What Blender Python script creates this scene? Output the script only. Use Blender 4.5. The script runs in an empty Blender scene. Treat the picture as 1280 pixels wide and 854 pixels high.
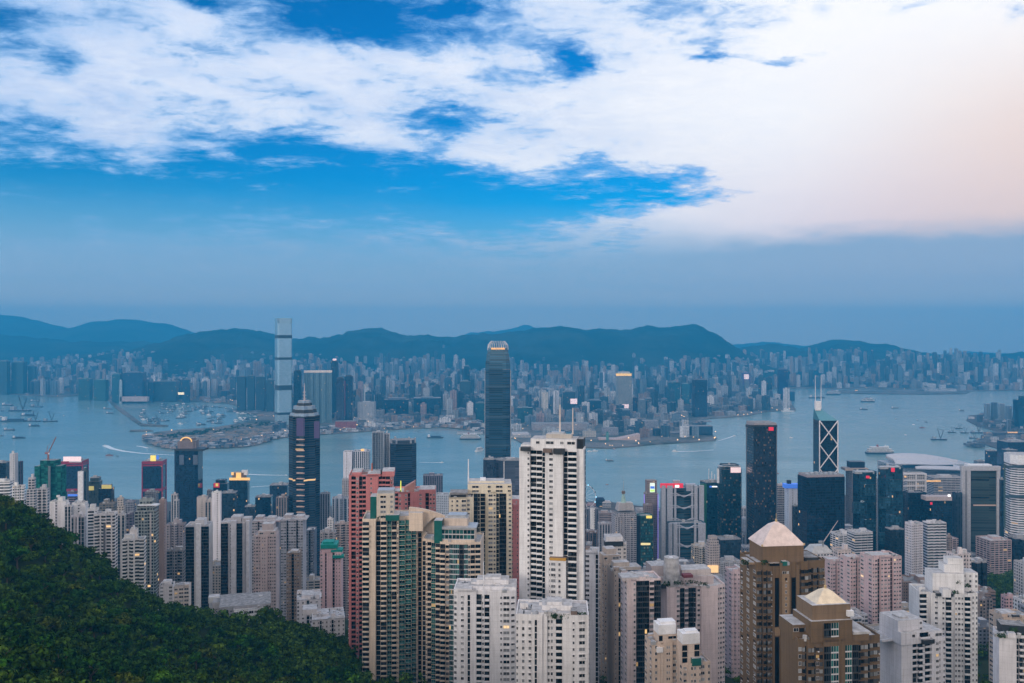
import bpy, math, random
import numpy as np
from mathutils import Vector, Matrix, noise as mnoise

# ------------------------------------------------------------------ scene, camera, sky, sun, exposure
SC = bpy.context.scene
COL = SC.collection
R = math.radians
F, HOR, CX, CAMZ = 1060.0, 418.0, 640.0, 428.0      # lens in photo pixels, horizon row, camera height above the sea

cam_d = bpy.data.cameras.new('camera'); cam = bpy.data.objects.new('camera', cam_d); COL.objects.link(cam)
cam.location = (0, 0, CAMZ); cam.rotation_euler = (R(90), 0, 0)
cam_d.sensor_width = 36; cam_d.lens = 36 * F / 1280.0
cam_d.shift_y = -(427 - HOR) / 1280.0
cam_d.clip_start = 1.0; cam_d.clip_end = 90000
SC.camera = cam

SUN_EL, SUN_AZ = R(14), R(-140)                      # low evening sun behind the left shoulder; azimuth clockwise from the view axis (+Y)
sun_d = bpy.data.lights.new('sun', 'SUN'); sun = bpy.data.objects.new('sun', sun_d); COL.objects.link(sun)
sun_d.energy = 1.25; sun_d.angle = R(16); sun_d.color = (1.0, 0.88, 0.76)
sd = Vector((math.sin(SUN_AZ) * math.cos(SUN_EL), math.cos(SUN_AZ) * math.cos(SUN_EL), math.sin(SUN_EL)))
sun.rotation_euler = sd.to_track_quat('Z', 'Y').to_euler()

vs = SC.view_settings
vs.view_transform = 'Standard'; vs.look = 'None'; vs.gamma = 1; vs.use_curve_mapping = False
vs.exposure = 0.38
cy = SC.cycles
cy.max_bounces = 5; cy.diffuse_bounces = 2; cy.glossy_bounces = 2; cy.transmission_bounces = 2; cy.volume_bounces = 0
cy.use_denoising = True
try:
    cy.denoiser = 'OPENIMAGEDENOISE'; cy.denoising_input_passes = 'RGB_ALBEDO_NORMAL'; cy.denoising_prefilter = 'ACCURATE'
except Exception:
    pass
cy.sample_clamp_indirect = 4

# ------------------------------------------------------------------ node helpers
class NT:
    def __init__(s, tree):
        s.t = tree; tree.nodes.clear()
    def n(s, typ, **kw):
        nd = s.t.nodes.new(typ)
        for k, v in kw.items():
            setattr(nd, k, v)
        return nd
    def l(s, a, b):
        s.t.links.new(a, b)
    def put(s, sock, v):
        if isinstance(v, bpy.types.NodeSocket): s.l(v, sock)
        elif isinstance(v, (tuple, list)):
            sock.default_value = tuple(v) + ((1.0,) if len(v) == 3 and len(sock.default_value) == 4 else ())
        else: sock.default_value = v
    def m(s, op, *a, clamp=False):
        nd = s.n('ShaderNodeMath', operation=op, use_clamp=clamp)
        for i, v in enumerate(a): s.put(nd.inputs[i], v)
        return nd.outputs[0]
    def vm(s, op, *a):
        nd = s.n('ShaderNodeVectorMath', operation=op)
        for i, v in enumerate(a):
            if op == 'SCALE' and i == 1: s.put(nd.inputs['Scale'], v)
            else: s.put(nd.inputs[i], v)
        return nd.outputs[0]
    def mix(s, f, a, b, blend='MIX'):
        nd = s.n('ShaderNodeMix', data_type='RGBA', blend_type=blend)
        s.put(nd.inputs[0], f); s.put(nd.inputs[6], a); s.put(nd.inputs[7], b)
        return nd.outputs[2]
    def noise(s, vec, scale, detail=4, rough=.55, dist=0, dim='3D'):
        nd = s.n('ShaderNodeTexNoise', noise_dimensions=dim)
        if vec is not None: s.l(vec, nd.inputs['Vector'])
        nd.inputs['Scale'].default_value = scale; nd.inputs['Detail'].default_value = detail
        nd.inputs['Roughness'].default_value = rough; nd.inputs['Distortion'].default_value = dist
        return nd.outputs['Fac']
    def rng(s, v, a, b, c=0., d=1., smooth=True):
        nd = s.n('ShaderNodeMapRange', interpolation_type='SMOOTHSTEP' if smooth else 'LINEAR')
        for i, x in enumerate((v, a, b, c, d)): s.put(nd.inputs[i], x)
        return nd.outputs[0]
    def comb(s, x, y, z=0.):
        nd = s.n('ShaderNodeCombineXYZ')
        for i, v in enumerate((x, y, z)): s.put(nd.inputs[i], v)
        return nd.outputs[0]
    def sep(s, v):
        nd = s.n('ShaderNodeSeparateXYZ'); s.l(v, nd.inputs[0]); return nd.outputs

# ------------------------------------------------------------------ world: sky texture plus layers of evening cloud
W = bpy.data.worlds.new('World'); SC.world = W; W.use_nodes = True
def build_world():
    g = NT(W.node_tree)
    out = g.n('ShaderNodeOutputWorld')
    sky = g.n('ShaderNodeTexSky', sky_type='NISHITA')
    sky.sun_disc = False; sky.sun_elevation = SUN_EL; sky.sun_rotation = SUN_AZ
    sky.altitude = 400; sky.air_density = 1.0; sky.dust_density = 0.6; sky.ozone_density = 3.0
    hs = g.n('ShaderNodeHueSaturation'); hs.inputs['Hue'].default_value = .512
    hs.inputs['Saturation'].default_value = 1.7; hs.inputs['Value'].default_value = 1.0
    g.l(sky.outputs[0], hs.inputs['Color'])
    bg_sky = g.n('ShaderNodeBackground'); g.l(hs.outputs[0], bg_sky.inputs[0]); bg_sky.inputs[1].default_value = 0.115
    tc = g.n('ShaderNodeTexCoord')
    d = g.vm('NORMALIZE', tc.outputs['Generated'])
    x, y, z = g.sep(d)
    az = g.m('ARCTAN2', x, y)                        # radians, 0 on the view axis, right positive
    el = g.m('ARCSINE', z)
    zz = g.m('ADD', g.m('MAXIMUM', z, 0.0), 0.13)
    plane = g.comb(g.m('DIVIDE', x, zz), g.m('DIVIDE', y, zz), 0.0)
    n1 = g.noise(plane, 1.5, 10, .64, .5)
    nx_ = g.noise(g.vm('ADD', plane, (3.1, 5.2, 1.0)), 2.6, 7, .62, .3); ny_ = g.noise(g.vm('ADD', plane, (8.4, .7, 6.0)), 2.6, 7, .62, .3)
    n4 = g.noise(g.vm('MULTIPLY', plane, (1.0, 1.6, 1.0)), 11.0, 7, .68, .6)
    n2 = g.noise(g.vm('ADD', plane, (7.3, 2.1, 0)), 4.5, 8, .6, .3)
    n3 = g.noise(g.vm('ADD', plane, (1.7, 9.4, 3)), .8, 6, .55, .2)
    # blue openings: centre column, row, half width, half height (photo pixels turned into azimuth and elevation), depth
    holes = [(440, 22, 85, 26, .75), (595, 12, 30, 18, .6), (705, 80, 28, 17, .75), (568, 148, 50, 13, .75), (897, 75, 28, 11, 1.0), (985, 70, 32, 9, .9),
             (225, 2, 40, 12, .5), (45, 25, 40, 22, .35), (80, 78, 40, 18, .25), (850, 236, 95, 24, 1.15), (735, 203, 50, 15, .6),
             (490, 240, 180, 36, .70), (140, 240, 230, 26, .40), (40, 262, 160, 30, .36), (330, 185, 90, 22, .38), (110, 180, 120, 14, .2), (640, 262, 90, 24, .5),  (800, 20, 120, 26, .18), (960, 95, 140, 26, .15), (820, 175, 60, 10, .25),
             (600, 105, 60, 20, .2), (1265, 20, 60, 40, .35)]
    lumps = [(180, 85, 130, 60, .25), (90, 140, 140, 24, .2), (270, 182, 28, 18, .28), (375, 218, 22, 10, .35), (820, 150, 150, 60, .15), (520, 115, 120, 48, .34), (620, 195, 90, 20, .34), (380, 90, 90, 40, .15), (1080, 190, 230, 130, 1.3), (880, 130, 130, 60, .3), (1000, 255, 60, 14, .4)]
    azw = g.m('ADD', az, g.m('MULTIPLY', g.m('SUBTRACT', nx_, .5), .22)); elw = g.m('ADD', el, g.m('MULTIPLY', g.m('SUBTRACT', ny_, .5), .085))
    bias = None
    for sgn, lst in ((-1, holes), (1, lumps)):
        for (px, py, rx, ry, a) in lst:
            dx = px - CX
            a0 = math.atan(dx / F); e0 = math.atan((HOR - py) / math.hypot(F, dx)); c = math.cos(a0)
            u = g.m('DIVIDE', g.m('SUBTRACT', azw, a0), rx / F * c * c)
            v = g.m('DIVIDE', g.m('SUBTRACT', elw, e0), ry / F * c)
            r2 = g.m('ADD', g.m('MULTIPLY', u, u), g.m('MULTIPLY', v, v))
            b = g.m('MULTIPLY', g.m('EXPONENT', g.m('MULTIPLY', r2, -.75)), sgn * a)
            bias = b if bias is None else g.m('ADD', bias, b)
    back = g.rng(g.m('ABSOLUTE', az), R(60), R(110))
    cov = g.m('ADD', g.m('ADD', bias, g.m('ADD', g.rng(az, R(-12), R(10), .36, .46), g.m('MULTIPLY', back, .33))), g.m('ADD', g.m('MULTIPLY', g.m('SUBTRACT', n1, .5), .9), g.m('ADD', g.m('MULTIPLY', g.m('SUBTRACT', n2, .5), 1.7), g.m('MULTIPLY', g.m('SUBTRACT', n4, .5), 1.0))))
    cloud = g.rng(cov, -.14, .62)
    # colour of the clouds: white, blue-grey where thin or shaded, pink and peach low on the right
    shade = g.rng(g.m('ADD', g.m('ADD', g.m('MULTIPLY', n3, .5), g.m('MULTIPLY', nx_, .6)), g.m('MULTIPLY', n4, .5)), .62, 1.0)
    rightness = g.rng(az, R(-16), R(22))
    shade = g.m('MULTIPLY', shade, g.m('SUBTRACT', 1.0, g.m('MULTIPLY', rightness, .92)))
    white = g.mix(rightness, (.68, .72, .82), (.88, .86, .86))
    ccol = g.mix(g.m('MULTIPLY', shade, .9), white, (.34, .47, .72)); thick = g.m('MAXIMUM', g.rng(cov, .05, .80), g.m('MULTIPLY', rightness, .35)); ccol = g.mix(thick, (.22, .44, .76), ccol)
    pinkf = g.m('MULTIPLY', g.rng(az, R(2), R(26)), g.rng(el, R(14.5), R(5.5)))
    ccol = g.mix(g.m('MULTIPLY', pinkf, .95), ccol, (.76, .63, .66))
    peach = g.m('MULTIPLY', g.rng(az, R(16), R(35)), g.m('MULTIPLY', g.rng(el, R(20), R(11)), g.rng(el, R(2), R(6))))
    ccol = g.mix(g.m('MULTIPLY', peach, .72), ccol, (.80, .57, .46))
    ccol = g.mix(g.m('MULTIPLY', back, .9), ccol, (1.04, .90, .84))  # warm cloud out of view behind the camera, added to warm the facing walls
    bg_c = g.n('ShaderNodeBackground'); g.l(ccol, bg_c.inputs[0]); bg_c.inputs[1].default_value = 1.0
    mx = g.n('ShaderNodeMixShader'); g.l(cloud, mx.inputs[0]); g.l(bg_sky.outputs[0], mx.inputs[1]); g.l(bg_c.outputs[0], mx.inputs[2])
    # the low grey-blue bank above the horizon: sharp upper edge on the right, soft on the left
    edge = g.m('ADD', g.rng(az, R(-20), R(14), R(7.6), R(6.35)), g.m('ADD', g.m('MULTIPLY', g.m('SUBTRACT', n1, .5), R(1.6)), g.m('MULTIPLY', g.m('SUBTRACT', n2, .5), R(1.2))))
    wid = g.rng(az, R(-2), R(18), R(3.2), R(.9))
    bank = g.m('SUBTRACT', 1.0, g.rng(g.m('SUBTRACT', el, edge), g.m('MULTIPLY', wid, -1.0), wid))
    bcol = g.mix(g.rng(el, R(1.5), R(8.5)), (.36, .43, .52), (.13, .34, .56))
    bcol = g.mix(g.m('MULTIPLY', g.rng(az, R(-5), R(30)), .35), bcol, (.37, .38, .46))
    bcol = g.mix(g.rng(el, R(3.4), R(1.3)), bcol, (.56, .54, .53))
    bg_b = g.n('ShaderNodeBackground'); g.l(bcol, bg_b.inputs[0]); bg_b.inputs[1].default_value = 1.0
    mx2 = g.n('ShaderNodeMixShader'); g.l(g.m('MULTIPLY', bank, .93), mx2.inputs[0]); g.l(mx.outputs[0], mx2.inputs[1]); g.l(bg_b.outputs[0], mx2.inputs[2])
    g.l(mx2.outputs[0], out.inputs[0])
build_world()
try: W.cycles.sampling_method = 'MANUAL'; W.cycles.sample_map_resolution = 1024
except Exception: pass

# ------------------------------------------------------------------ materials
MATS = {}
def mat(name, fn):
    if name not in MATS:
        m = bpy.data.materials.new(name); m.use_nodes = True
        g = NT(m.node_tree); out = g.n('ShaderNodeOutputMaterial'); p = g.n('ShaderNodeBsdfPrincipled'); g.l(p.outputs[0], out.inputs[0])
        fn(g, p, out); MATS[name] = m
    return MATS[name]
def plain(name, col, rough=.7, metal=0., spec=.3, emit=0., vary=.12):
    def fn(g, p, out):
        geo = g.n('ShaderNodeNewGeometry'); tc = g.n('ShaderNodeTexCoord')
        n = g.noise(tc.outputs['Object'], .35, 4, .6)
        f = g.rng(n, .3, .7, 1 - vary, 1 + vary)
        g.l(g.vm('SCALE', g.comb(*col), f), p.inputs['Base Color'])
        p.inputs['Roughness'].default_value = rough; p.inputs['Metallic'].default_value = metal; p.inputs['Specular IOR Level'].default_value = spec
        if emit:
            p.inputs['Emission Color'].default_value = (*col, 1); p.inputs['Emission Strength'].default_value = emit
    return mat(name, fn)
def wall_mat():
    """Rendered wall in the object's own colour: floor joints, panel patches, rain streaks."""
    def fn(g, p, out):
        oi = g.n('ShaderNodeObjectInfo'); tc = g.n('ShaderNodeTexCoord')
        ox, oy, oz = g.sep(tc.outputs['Object'])
        st = g.noise(g.vm('MULTIPLY', tc.outputs['Object'], (.9, .9, .05)), 1.0, 5, .6)
        blot = g.noise(tc.outputs['Object'], .11, 4, .6)
        j = g.m('FRACT', g.m('DIVIDE', oz, 3.0))
        joint = g.m('LESS_THAN', j, .06)
        f = g.m('MULTIPLY', g.rng(st, .35, .8, 1.05, .78), g.rng(blot, .3, .7, .90, 1.05))
        f = g.m('MULTIPLY', f, g.m('SUBTRACT', 1.0, g.m('MULTIPLY', joint, .13)))
        g.l(g.vm('SCALE', oi.outputs['Color'], f), p.inputs['Base Color'])
        p.inputs['Roughness'].default_value = .75; p.inputs['Specular IOR Level'].default_value = .25
    return mat('painted_wall', fn)
def glass_mat(name, dark, light, rough=.12, lit=.02, warm=(1.0, .62, .25), spec=.5):
    """Window pane: dark interior, some with curtains, a few with the lamp on. One value for each pane."""
    def fn(g, p, out):
        geo = g.n('ShaderNodeNewGeometry'); oi = g.n('ShaderNodeObjectInfo')
        r = g.m('FRACT', g.m('ADD', geo.outputs['Random Per Island'], g.m('MULTIPLY', oi.outputs['Random'], 7.0)))
        r2 = g.m('FRACT', g.m('MULTIPLY', r, 37.0))
        c = g.mix(g.m('POWER', r, 2.6), dark, light)
        g.l(c, p.inputs['Base Color']); p.inputs['Roughness'].default_value = rough; p.inputs['Specular IOR Level'].default_value = spec
        on = g.m('GREATER_THAN', r2, 1 - lit)
        p.inputs['Emission Color'].default_value = (*warm, 1); g.l(g.m('MULTIPLY', on, g.rng(r, 0, 1, .25, .8)), p.inputs['Emission Strength'])
    return mat(name, fn)
def facade(name, pu, pv, fu, fv, dark=(.012, .016, .022), light=(.14, .16, .18), lit=.012, rough=.18, tint=False, metal=0., stripe=0., island=False, lum=1.0, spec=.4, var=(.35, 1.8)):
    """Far or middle-distance front: window cells from UV metres; the wall takes the object's colour (or, tint=True, the glass does)."""
    def fn(g, p, out):
        oi = g.n('ShaderNodeObjectInfo'); uv = g.n('ShaderNodeUVMap'); tc = g.n('ShaderNodeTexCoord'); geo = g.n('ShaderNodeNewGeometry')
        u, v, _ = g.sep(uv.outputs[0])
        a, b = g.m('DIVIDE', u, pu), g.m('DIVIDE', v, pv)
        iu, iv = g.m('FLOOR', a), g.m('FLOOR', b)
        mu = g.m('LESS_THAN', g.m('ABSOLUTE', g.m('SUBTRACT', g.m('FRACT', a), .5)), fu / 2)
        mv = g.m('LESS_THAN', g.m('ABSOLUTE', g.m('SUBTRACT', g.m('FRACT', b), .5)), fv / 2)
        mask = g.m('MULTIPLY', mu, mv)
        wn = g.n('ShaderNodeTexWhiteNoise', noise_dimensions='3D')
        g.l(g.comb(iu, iv, g.m('MULTIPLY', oi.outputs['Random'], 91.0)), wn.inputs['Vector'])
        r = wn.outputs['Value']; r2 = g.m('FRACT', g.m('MULTIPLY', r, 53.0))
        st = g.noise(g.vm('MULTIPLY', tc.outputs['Object'], (.35, .35, .03)), 1.0, 4, .6)
        f = g.rng(st, .3, .75, 1.08, .8)
        base = oi.outputs['Color']
        if island:
            k = geo.outputs['Random Per Island']
            base = g.mix(g.m('POWER', k, 1.9), (.03, .055, .085), (.62, .62, .64)); base = g.mix(g.m('LESS_THAN', g.m('FRACT', g.m('MULTIPLY', k, 17.0)), .18), base, (.33, .24, .20))
        if tint:
            gl = g.vm('SCALE', base, g.rng(r, 0, 1, *var, smooth=False)); wl = g.vm('SCALE', base, .35)
            if stripe: wl = g.vm('ADD', wl, (stripe, stripe, stripe))
        else:
            gl = g.mix(g.m('POWER', r, 3.0), dark, light); wl = g.vm('SCALE', base, f)
        g.l(g.mix(mask, wl, gl), p.inputs['Base Color'])
        g.l(g.m('SUBTRACT', .75, g.m('MULTIPLY', mask, .75 - rough)), p.inputs['Roughness'])
        p.inputs['Metallic'].default_value = metal; p.inputs['Specular IOR Level'].default_value = spec
        if tint and metal: p.inputs['Coat Weight'].default_value = .45; p.inputs['Coat Roughness'].default_value = .06
        if lit:
            on = g.m('MULTIPLY', mask, g.m('GREATER_THAN', r2, 1 - lit))
            p.inputs['Emission Color'].default_value = (1.0, .60, .24, 1); g.l(g.m('MULTIPLY', on, g.rng(r, 0, 1, .2 * lum, .9 * lum)), p.inputs['Emission Strength'])
    return mat(name, fn)

WALL = wall_mat()
ROOF = plain('roof_felt', (.24, .24, .245), .9, vary=.35)
ROOFL = plain('roof_pale', (.42, .42, .43), .9, vary=.25)
DARKM = plain('dark_metal', (.03, .035, .04), .5)
STEEL = plain('steel', (.45, .47, .5), .4, .4)
WHITEM = plain('white_paint', (.72, .73, .76), .55)
GREEN_T = plain('green_glass', (.02, .12, .105), .15, 0, .5)
PANE = glass_mat('window_pane', (.004, .005, .007), (.36, .38, .40), lit=.006, spec=.2)
PANE_T = glass_mat('teal_pane', (.006, .03, .034), (.05, .20, .19), lit=.004, spec=.35)
PANE_D = glass_mat('dark_pane', (.003, .004, .006), (.04, .05, .06), lit=.004, spec=.2)
FAC = {
    'punch': facade('front_punched', 3.2, 3.0, .52, .50, spec=.2),
    'punch_s': facade('front_small_windows', 2.4, 3.0, .45, .46),
    'grid': facade('front_grid', 3.6, 3.1, .74, .62, lit=.02),
    'band': facade('front_ribbon', 9.0, 3.4, .97, .50, light=(.10, .14, .17)),
    'rib': facade('front_ribbed', 4.2, 3.6, .55, .93, dark=(.015, .03, .045), light=(.06, .09, .11), lit=.004),
    'blank': facade('front_blank', 14.0, 3.0, .10, .40, lit=0),
    'balc': facade('front_balcony', 6.5, 3.0, .80, .56, lit=.02),  # dark cells paint the balcony shadow between pale parapets into the colour
    'curtain': facade('front_curtain', 2.6, 3.9, .86, .80, tint=True, lit=.006, rough=.10, metal=.35, spec=.6),
    'curtain_lit': facade('front_curtain_lit', 2.4, 4.0, .72, .60, tint=True, lit=.14, rough=.12, metal=.25, lum=.13, spec=.4),
    'curtain_h': facade('front_curtain_floors', 30.0, 4.0, .99, .62, tint=True, lit=.006, rough=.12, metal=.3, stripe=.03, spec=.5),
    'curtain_s': facade('front_curtain_smooth', 9.0, 4.2, .97, .80, tint=True, lit=0, rough=.12, metal=.3, spec=.5, var=(.9, 1.1)),
    'net': facade('front_netting', 6.0, 3.3, .96, .94, tint=True, lit=0, rough=.85, spec=.1),
    'far': facade('front_far', 7.0, 6.0, .5, .5, dark=(.02, .05, .08), light=(.2, .22, .24), lit=.012, lum=1.2),
    'far_mass': facade('front_far_mass', 7.0, 6.0, .5, .5, dark=(.02, .05, .08), light=(.2, .22, .24), lit=.014, island=True, lum=1.2),
}

# ------------------------------------------------------------------ mesh builder and object helpers
class MB:
    def __init__(s): s.v = []; s.f = []; s.uv = []; s.m = []
    def face(s, idx, uv=None, m=0):
        s.f.append(tuple(idx)); s.uv.append(uv or [(0, 0)] * len(idx)); s.m.append(m)
    def prism(s, poly, z0, z1, m=0, mt=1, scale_top=1.0, top=True, bottom=False, u0=0.0, vbase=0.0):
        n = len(poly); b = len(s.v)
        cx = sum(p[0] for p in poly) / n; cy_ = sum(p[1] for p in poly) / n
        s.v += [(p[0], p[1], z0) for p in poly]
        s.v += [(cx + (p[0] - cx) * scale_top, cy_ + (p[1] - cy_) * scale_top, z1) for p in poly]
        u = u0
        for i in range(n):
            j = (i + 1) % n; L = math.dist(poly[i][:2], poly[j][:2])
            s.face((b + i, b + j, b + n + j, b + n + i), [(u, z0 - vbase), (u + L, z0 - vbase), (u + L, z1 - vbase), (u, z1 - vbase)], m); u += L
        if top: s.face([b + n + i for i in range(n)], None, mt)
        if bottom: s.face([b + i for i in reversed(range(n))], None, mt)
        return s
    def box(s, c, size, rz=0.0, m=0, mt=None):
        x, y = size[0] / 2, size[1] / 2; cs, sn = math.cos(rz), math.sin(rz)
        poly = [(c[0] + a * cs - b * sn, c[1] + a * sn + b * cs) for a, b in ((-x, -y), (x, -y), (x, y), (-x, y))]
        return s.prism(poly, c[2], c[2] + size[2], m, m if mt is None else mt, bottom=True)
    def bar(s, a, b, r, n=6, m=0, r2=None):
        a, b = Vector(a), Vector(b); d = (b - a).normalized()
        q = d.to_track_quat('Z', 'Y'); r2 = r if r2 is None else r2; k = len(s.v)
        for p, rr in ((a, r), (b, r2)):
            for i in range(n):
                t = 2 * math.pi * i / n; s.v.append(tuple(p + q @ Vector((math.cos(t) * rr, math.sin(t) * rr, 0))))
        for i in range(n):
            j = (i + 1) % n; s.face((k + i, k + j, k + n + j, k + n + i), None, m)
        s.face([k + i for i in reversed(range(n))], None, m); s.face([k + n + i for i in range(n)], None, m)
        return s
    def build(s, name, mats, parent=None, loc=None, color=None, smooth=False):
        me = bpy.data.meshes.new(name); me.from_pydata(s.v, [], s.f)
        uvl = me.uv_layers.new(name='UVMap'); flat = [c for f in s.uv for p in f for c in p]
        uvl.data.foreach_set('uv', flat)
        if not isinstance(mats, (list, tuple)): mats = [mats]
        for m in mats: me.materials.append(m)
        me.polygons.foreach_set('material_index', [min(i, len(mats) - 1) for i in s.m])
        if smooth: me.polygons.foreach_set('use_smooth', [True] * len(s.f))
        me.update()
        return link(name, me, parent, loc, color)
def link(name, me, parent=None, loc=None, color=None):
    o = bpy.data.objects.new(name, me); COL.objects.link(o)
    if parent: o.parent = parent
    if loc: o.location = loc
    if color: o.color = (*color, 1)
    return o
def mesh_np(name, V, Q, mats, midx=None):
    """Fast mesh from arrays; Q is (n,4)."""
    me = bpy.data.meshes.new(name); V = np.asarray(V, np.float32); Q = np.asarray(Q, np.int32)
    me.vertices.add(len(V)); me.vertices.foreach_set('co', V.ravel())
    me.loops.add(Q.size); me.loops.foreach_set('vertex_index', Q.ravel())
    me.polygons.add(len(Q)); me.polygons.foreach_set('loop_start', np.arange(0, Q.size, 4, dtype=np.int32))
    for m in mats: me.materials.append(m)
    if midx is not None: me.polygons.foreach_set('material_index', np.asarray(midx, np.int32))
    me.update(calc_edges=True); me.validate()
    return me
def tag(o, label=None, cat=None, group=None, kind=None):
    if label: o['label'] = label
    if cat: o['category'] = cat
    if group: o['group'] = group
    if kind: o['kind'] = kind
    return o
def thing(name, label, cat, loc=(0, 0, 0), rz=0.0, group=None):
    o = bpy.data.objects.new(name, None); COL.objects.link(o); o.location = loc; o.rotation_euler = (0, 0, rz); o.empty_display_size = 1
    return tag(o, label, cat, group)
def P(px, py, Y): return Vector(((px - CX) * Y / F, Y, CAMZ - (py - HOR) * Y / F))
def ground_pt(px, py, z=0.0):
    Y = (CAMZ - z) * F / (py - HOR); return ((px - CX) * Y / F, Y)
def smooth(a, b, x):
    t = np.clip((np.asarray(x, float) - a) / (b - a), 0, 1); return t * t * (3 - 2 * t)
# ------------------------------------------------------------------ the island's terrain
_cp = []
for Yc, zc in ((-150, 400), (0, 385), (100, 345), (200, 305), (300, 266), (400, 238), (500, 214), (600, 190), (700, 168), (800, 142), (900, 115), (1000, 88), (1150, 55), (1300, 30), (1450, 13), (1600, 6), (1900, 4), (2400, 4)):
    for t in (-.9, -.45, -.15, .1, .35, .7):
        X = t * max(Yc, 350)
        if Yc < 780 and t < -.1: continue
        _cp.append((X, Yc, zc))
for px, py, Yc in ((0, 612, 560), (60, 645, 540), (125, 690, 520), (190, 726, 500), (255, 754, 490), (330, 788, 470), (400, 818, 440), (432, 850, 400),
                   (0, 705, 430), (0, 780, 310), (0, 854, 230), (100, 755, 400), (100, 854, 270), (200, 800, 395), (200, 854, 310), (300, 854, 345), (300, 818, 410), (380, 856, 370),
                   (-150, 560, 560), (-150, 700, 380), (-150, 900, 180), (-400, 480, 560), (-400, 700, 330)):
    p = P(px, py, Yc); _cp.append((p.x, p.y, p.z - (11 if Yc < 390 else 12 if px < 65 else 21 if px < 180 else 29)))
for px, py, Yc, dz in ((0, 612, 700, -85), (60, 645, 680, -75), (125, 690, 650, -62), (190, 726, 600, -72), (-150, 560, 720, -90), (255, 754, 580, -62), (310, 780, 570, -42), (255, 754, 640, -82), (190, 726, 680, -110), (330, 788, 620, -56)):
    p = P(px, py, Yc - 130); _cp.append((p.x * 1.2, p.y + 130, p.z + dz))
for X, Yc, zc in ((547, 1000, 135), (450, 880, 138), (700, 1050, 130), (640, 1150, 90), (-150, 610, 200), (-110, 700, 180), (-60, 560, 208), (-700, 900, 120), (-500, 900, 112), (-320, 900, 112)):
    _cp.append((X, Yc, zc))
_cp = np.array(_cp, float)
_D = np.linalg.norm(_cp[:, None, :2] - _cp[None, :, :2], axis=2)
_A = np.block([[_D + np.eye(len(_cp)) * -.0, np.ones((len(_cp), 1))], [np.ones((1, len(_cp))), np.zeros((1, 1))]])
_w = np.linalg.lstsq(_A, np.append(_cp[:, 2], 0), rcond=None)[0]
def terr(X, Y):
    X, Y = np.atleast_1d(np.asarray(X, float)), np.atleast_1d(np.asarray(Y, float))
    d = np.sqrt((X[:, None] - _cp[None, :, 0]) ** 2 + (Y[:, None] - _cp[None, :, 1]) ** 2)
    return np.maximum(d @ _w[:-1] + _w[-1], 3.0)
def tz(x, y): return float(terr(x, y)[0])

def ground_mat():
    def fn(g, p, out):
        tc = g.n('ShaderNodeTexCoord'); geo = g.n('ShaderNodeNewGeometry')
        n = g.noise(geo.outputs['Position'], .02, 5, .6); n2 = g.noise(geo.outputs['Position'], .25, 4, .6)
        z = g.sep(geo.outputs['Position'])[2]
        hill = g.rng(g.m('ADD', z, g.m('MULTIPLY', g.m('SUBTRACT', n, .5), 120.0)), 50, 95)
        c = g.mix(hill, g.mix(n2, (.05, .05, .052), (.16, .155, .15)), g.mix(n2, (.010, .018, .007), (.03, .045, .014)))
        g.l(c, p.inputs['Base Color']); p.inputs['Roughness'].default_value = .95; p.inputs['Specular IOR Level'].default_value = .1
    return mat('island_ground', fn)
# outline of the near harbour front, west to east (photo pixels at sea level)
NEAR_SHORE = [(-420, 606), (-200, 610), (0, 617), (110, 622), (230, 630), (330, 633), (420, 634), (520, 634), (600, 632), (690, 632), (720, 629), (755, 628), (800, 634), (870, 640), (960, 636), (1030, 628), (1085, 612),
              (1100, 596), (1118, 588), (1160, 588), (1205, 592), (1222, 590), (1235, 582), (1255, 572), (1262, 566), (1236, 558), (1222, 552), (1250, 545), (1240, 538), (1222, 533), (1208, 526), (1211, 520), (1235, 518), (1300, 520), (1420, 530), (1700, 540)]
near_poly = [ground_pt(*p) for p in NEAR_SHORE]
def build_island():
    xs = np.concatenate([np.arange(-1500, -400, 40), np.arange(-400, 500, 12), np.arange(500, 2600, 40)]); ys = np.concatenate([np.arange(-200, 700, 12), np.arange(700, 1640, 25)])
    GX, GY = np.meshgrid(xs, ys); Z = terr(GX.ravel(), GY.ravel())
    V = np.stack([GX.ravel(), GY.ravel(), Z], 1); nx, ny = len(xs), len(ys)
    i = np.arange((ny - 1) * nx).reshape(ny - 1, nx)[:, :-1].ravel()
    Q = np.stack([i, i + 1, i + nx + 1, i + nx], 1)
    me = mesh_np('hillside_ground', V, Q, [ground_mat()]); me.polygons.foreach_set('use_smooth', [True] * len(Q))
    tag(link('hillside_ground', me), kind='structure')
    # flat reclaimed ground to the quay wall
    back = [(2600, 1600), (-1500, 1600)]
    pts = near_poly + [(near_poly[-1][0], 1600), (near_poly[0][0], 1600)]
    mb = MB(); mb.prism(pts[::-1], -6, 3.2, 0, 0)
    tag(mb.build('harbour_front_ground', ground_mat()), kind='structure')
build_island()

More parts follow.
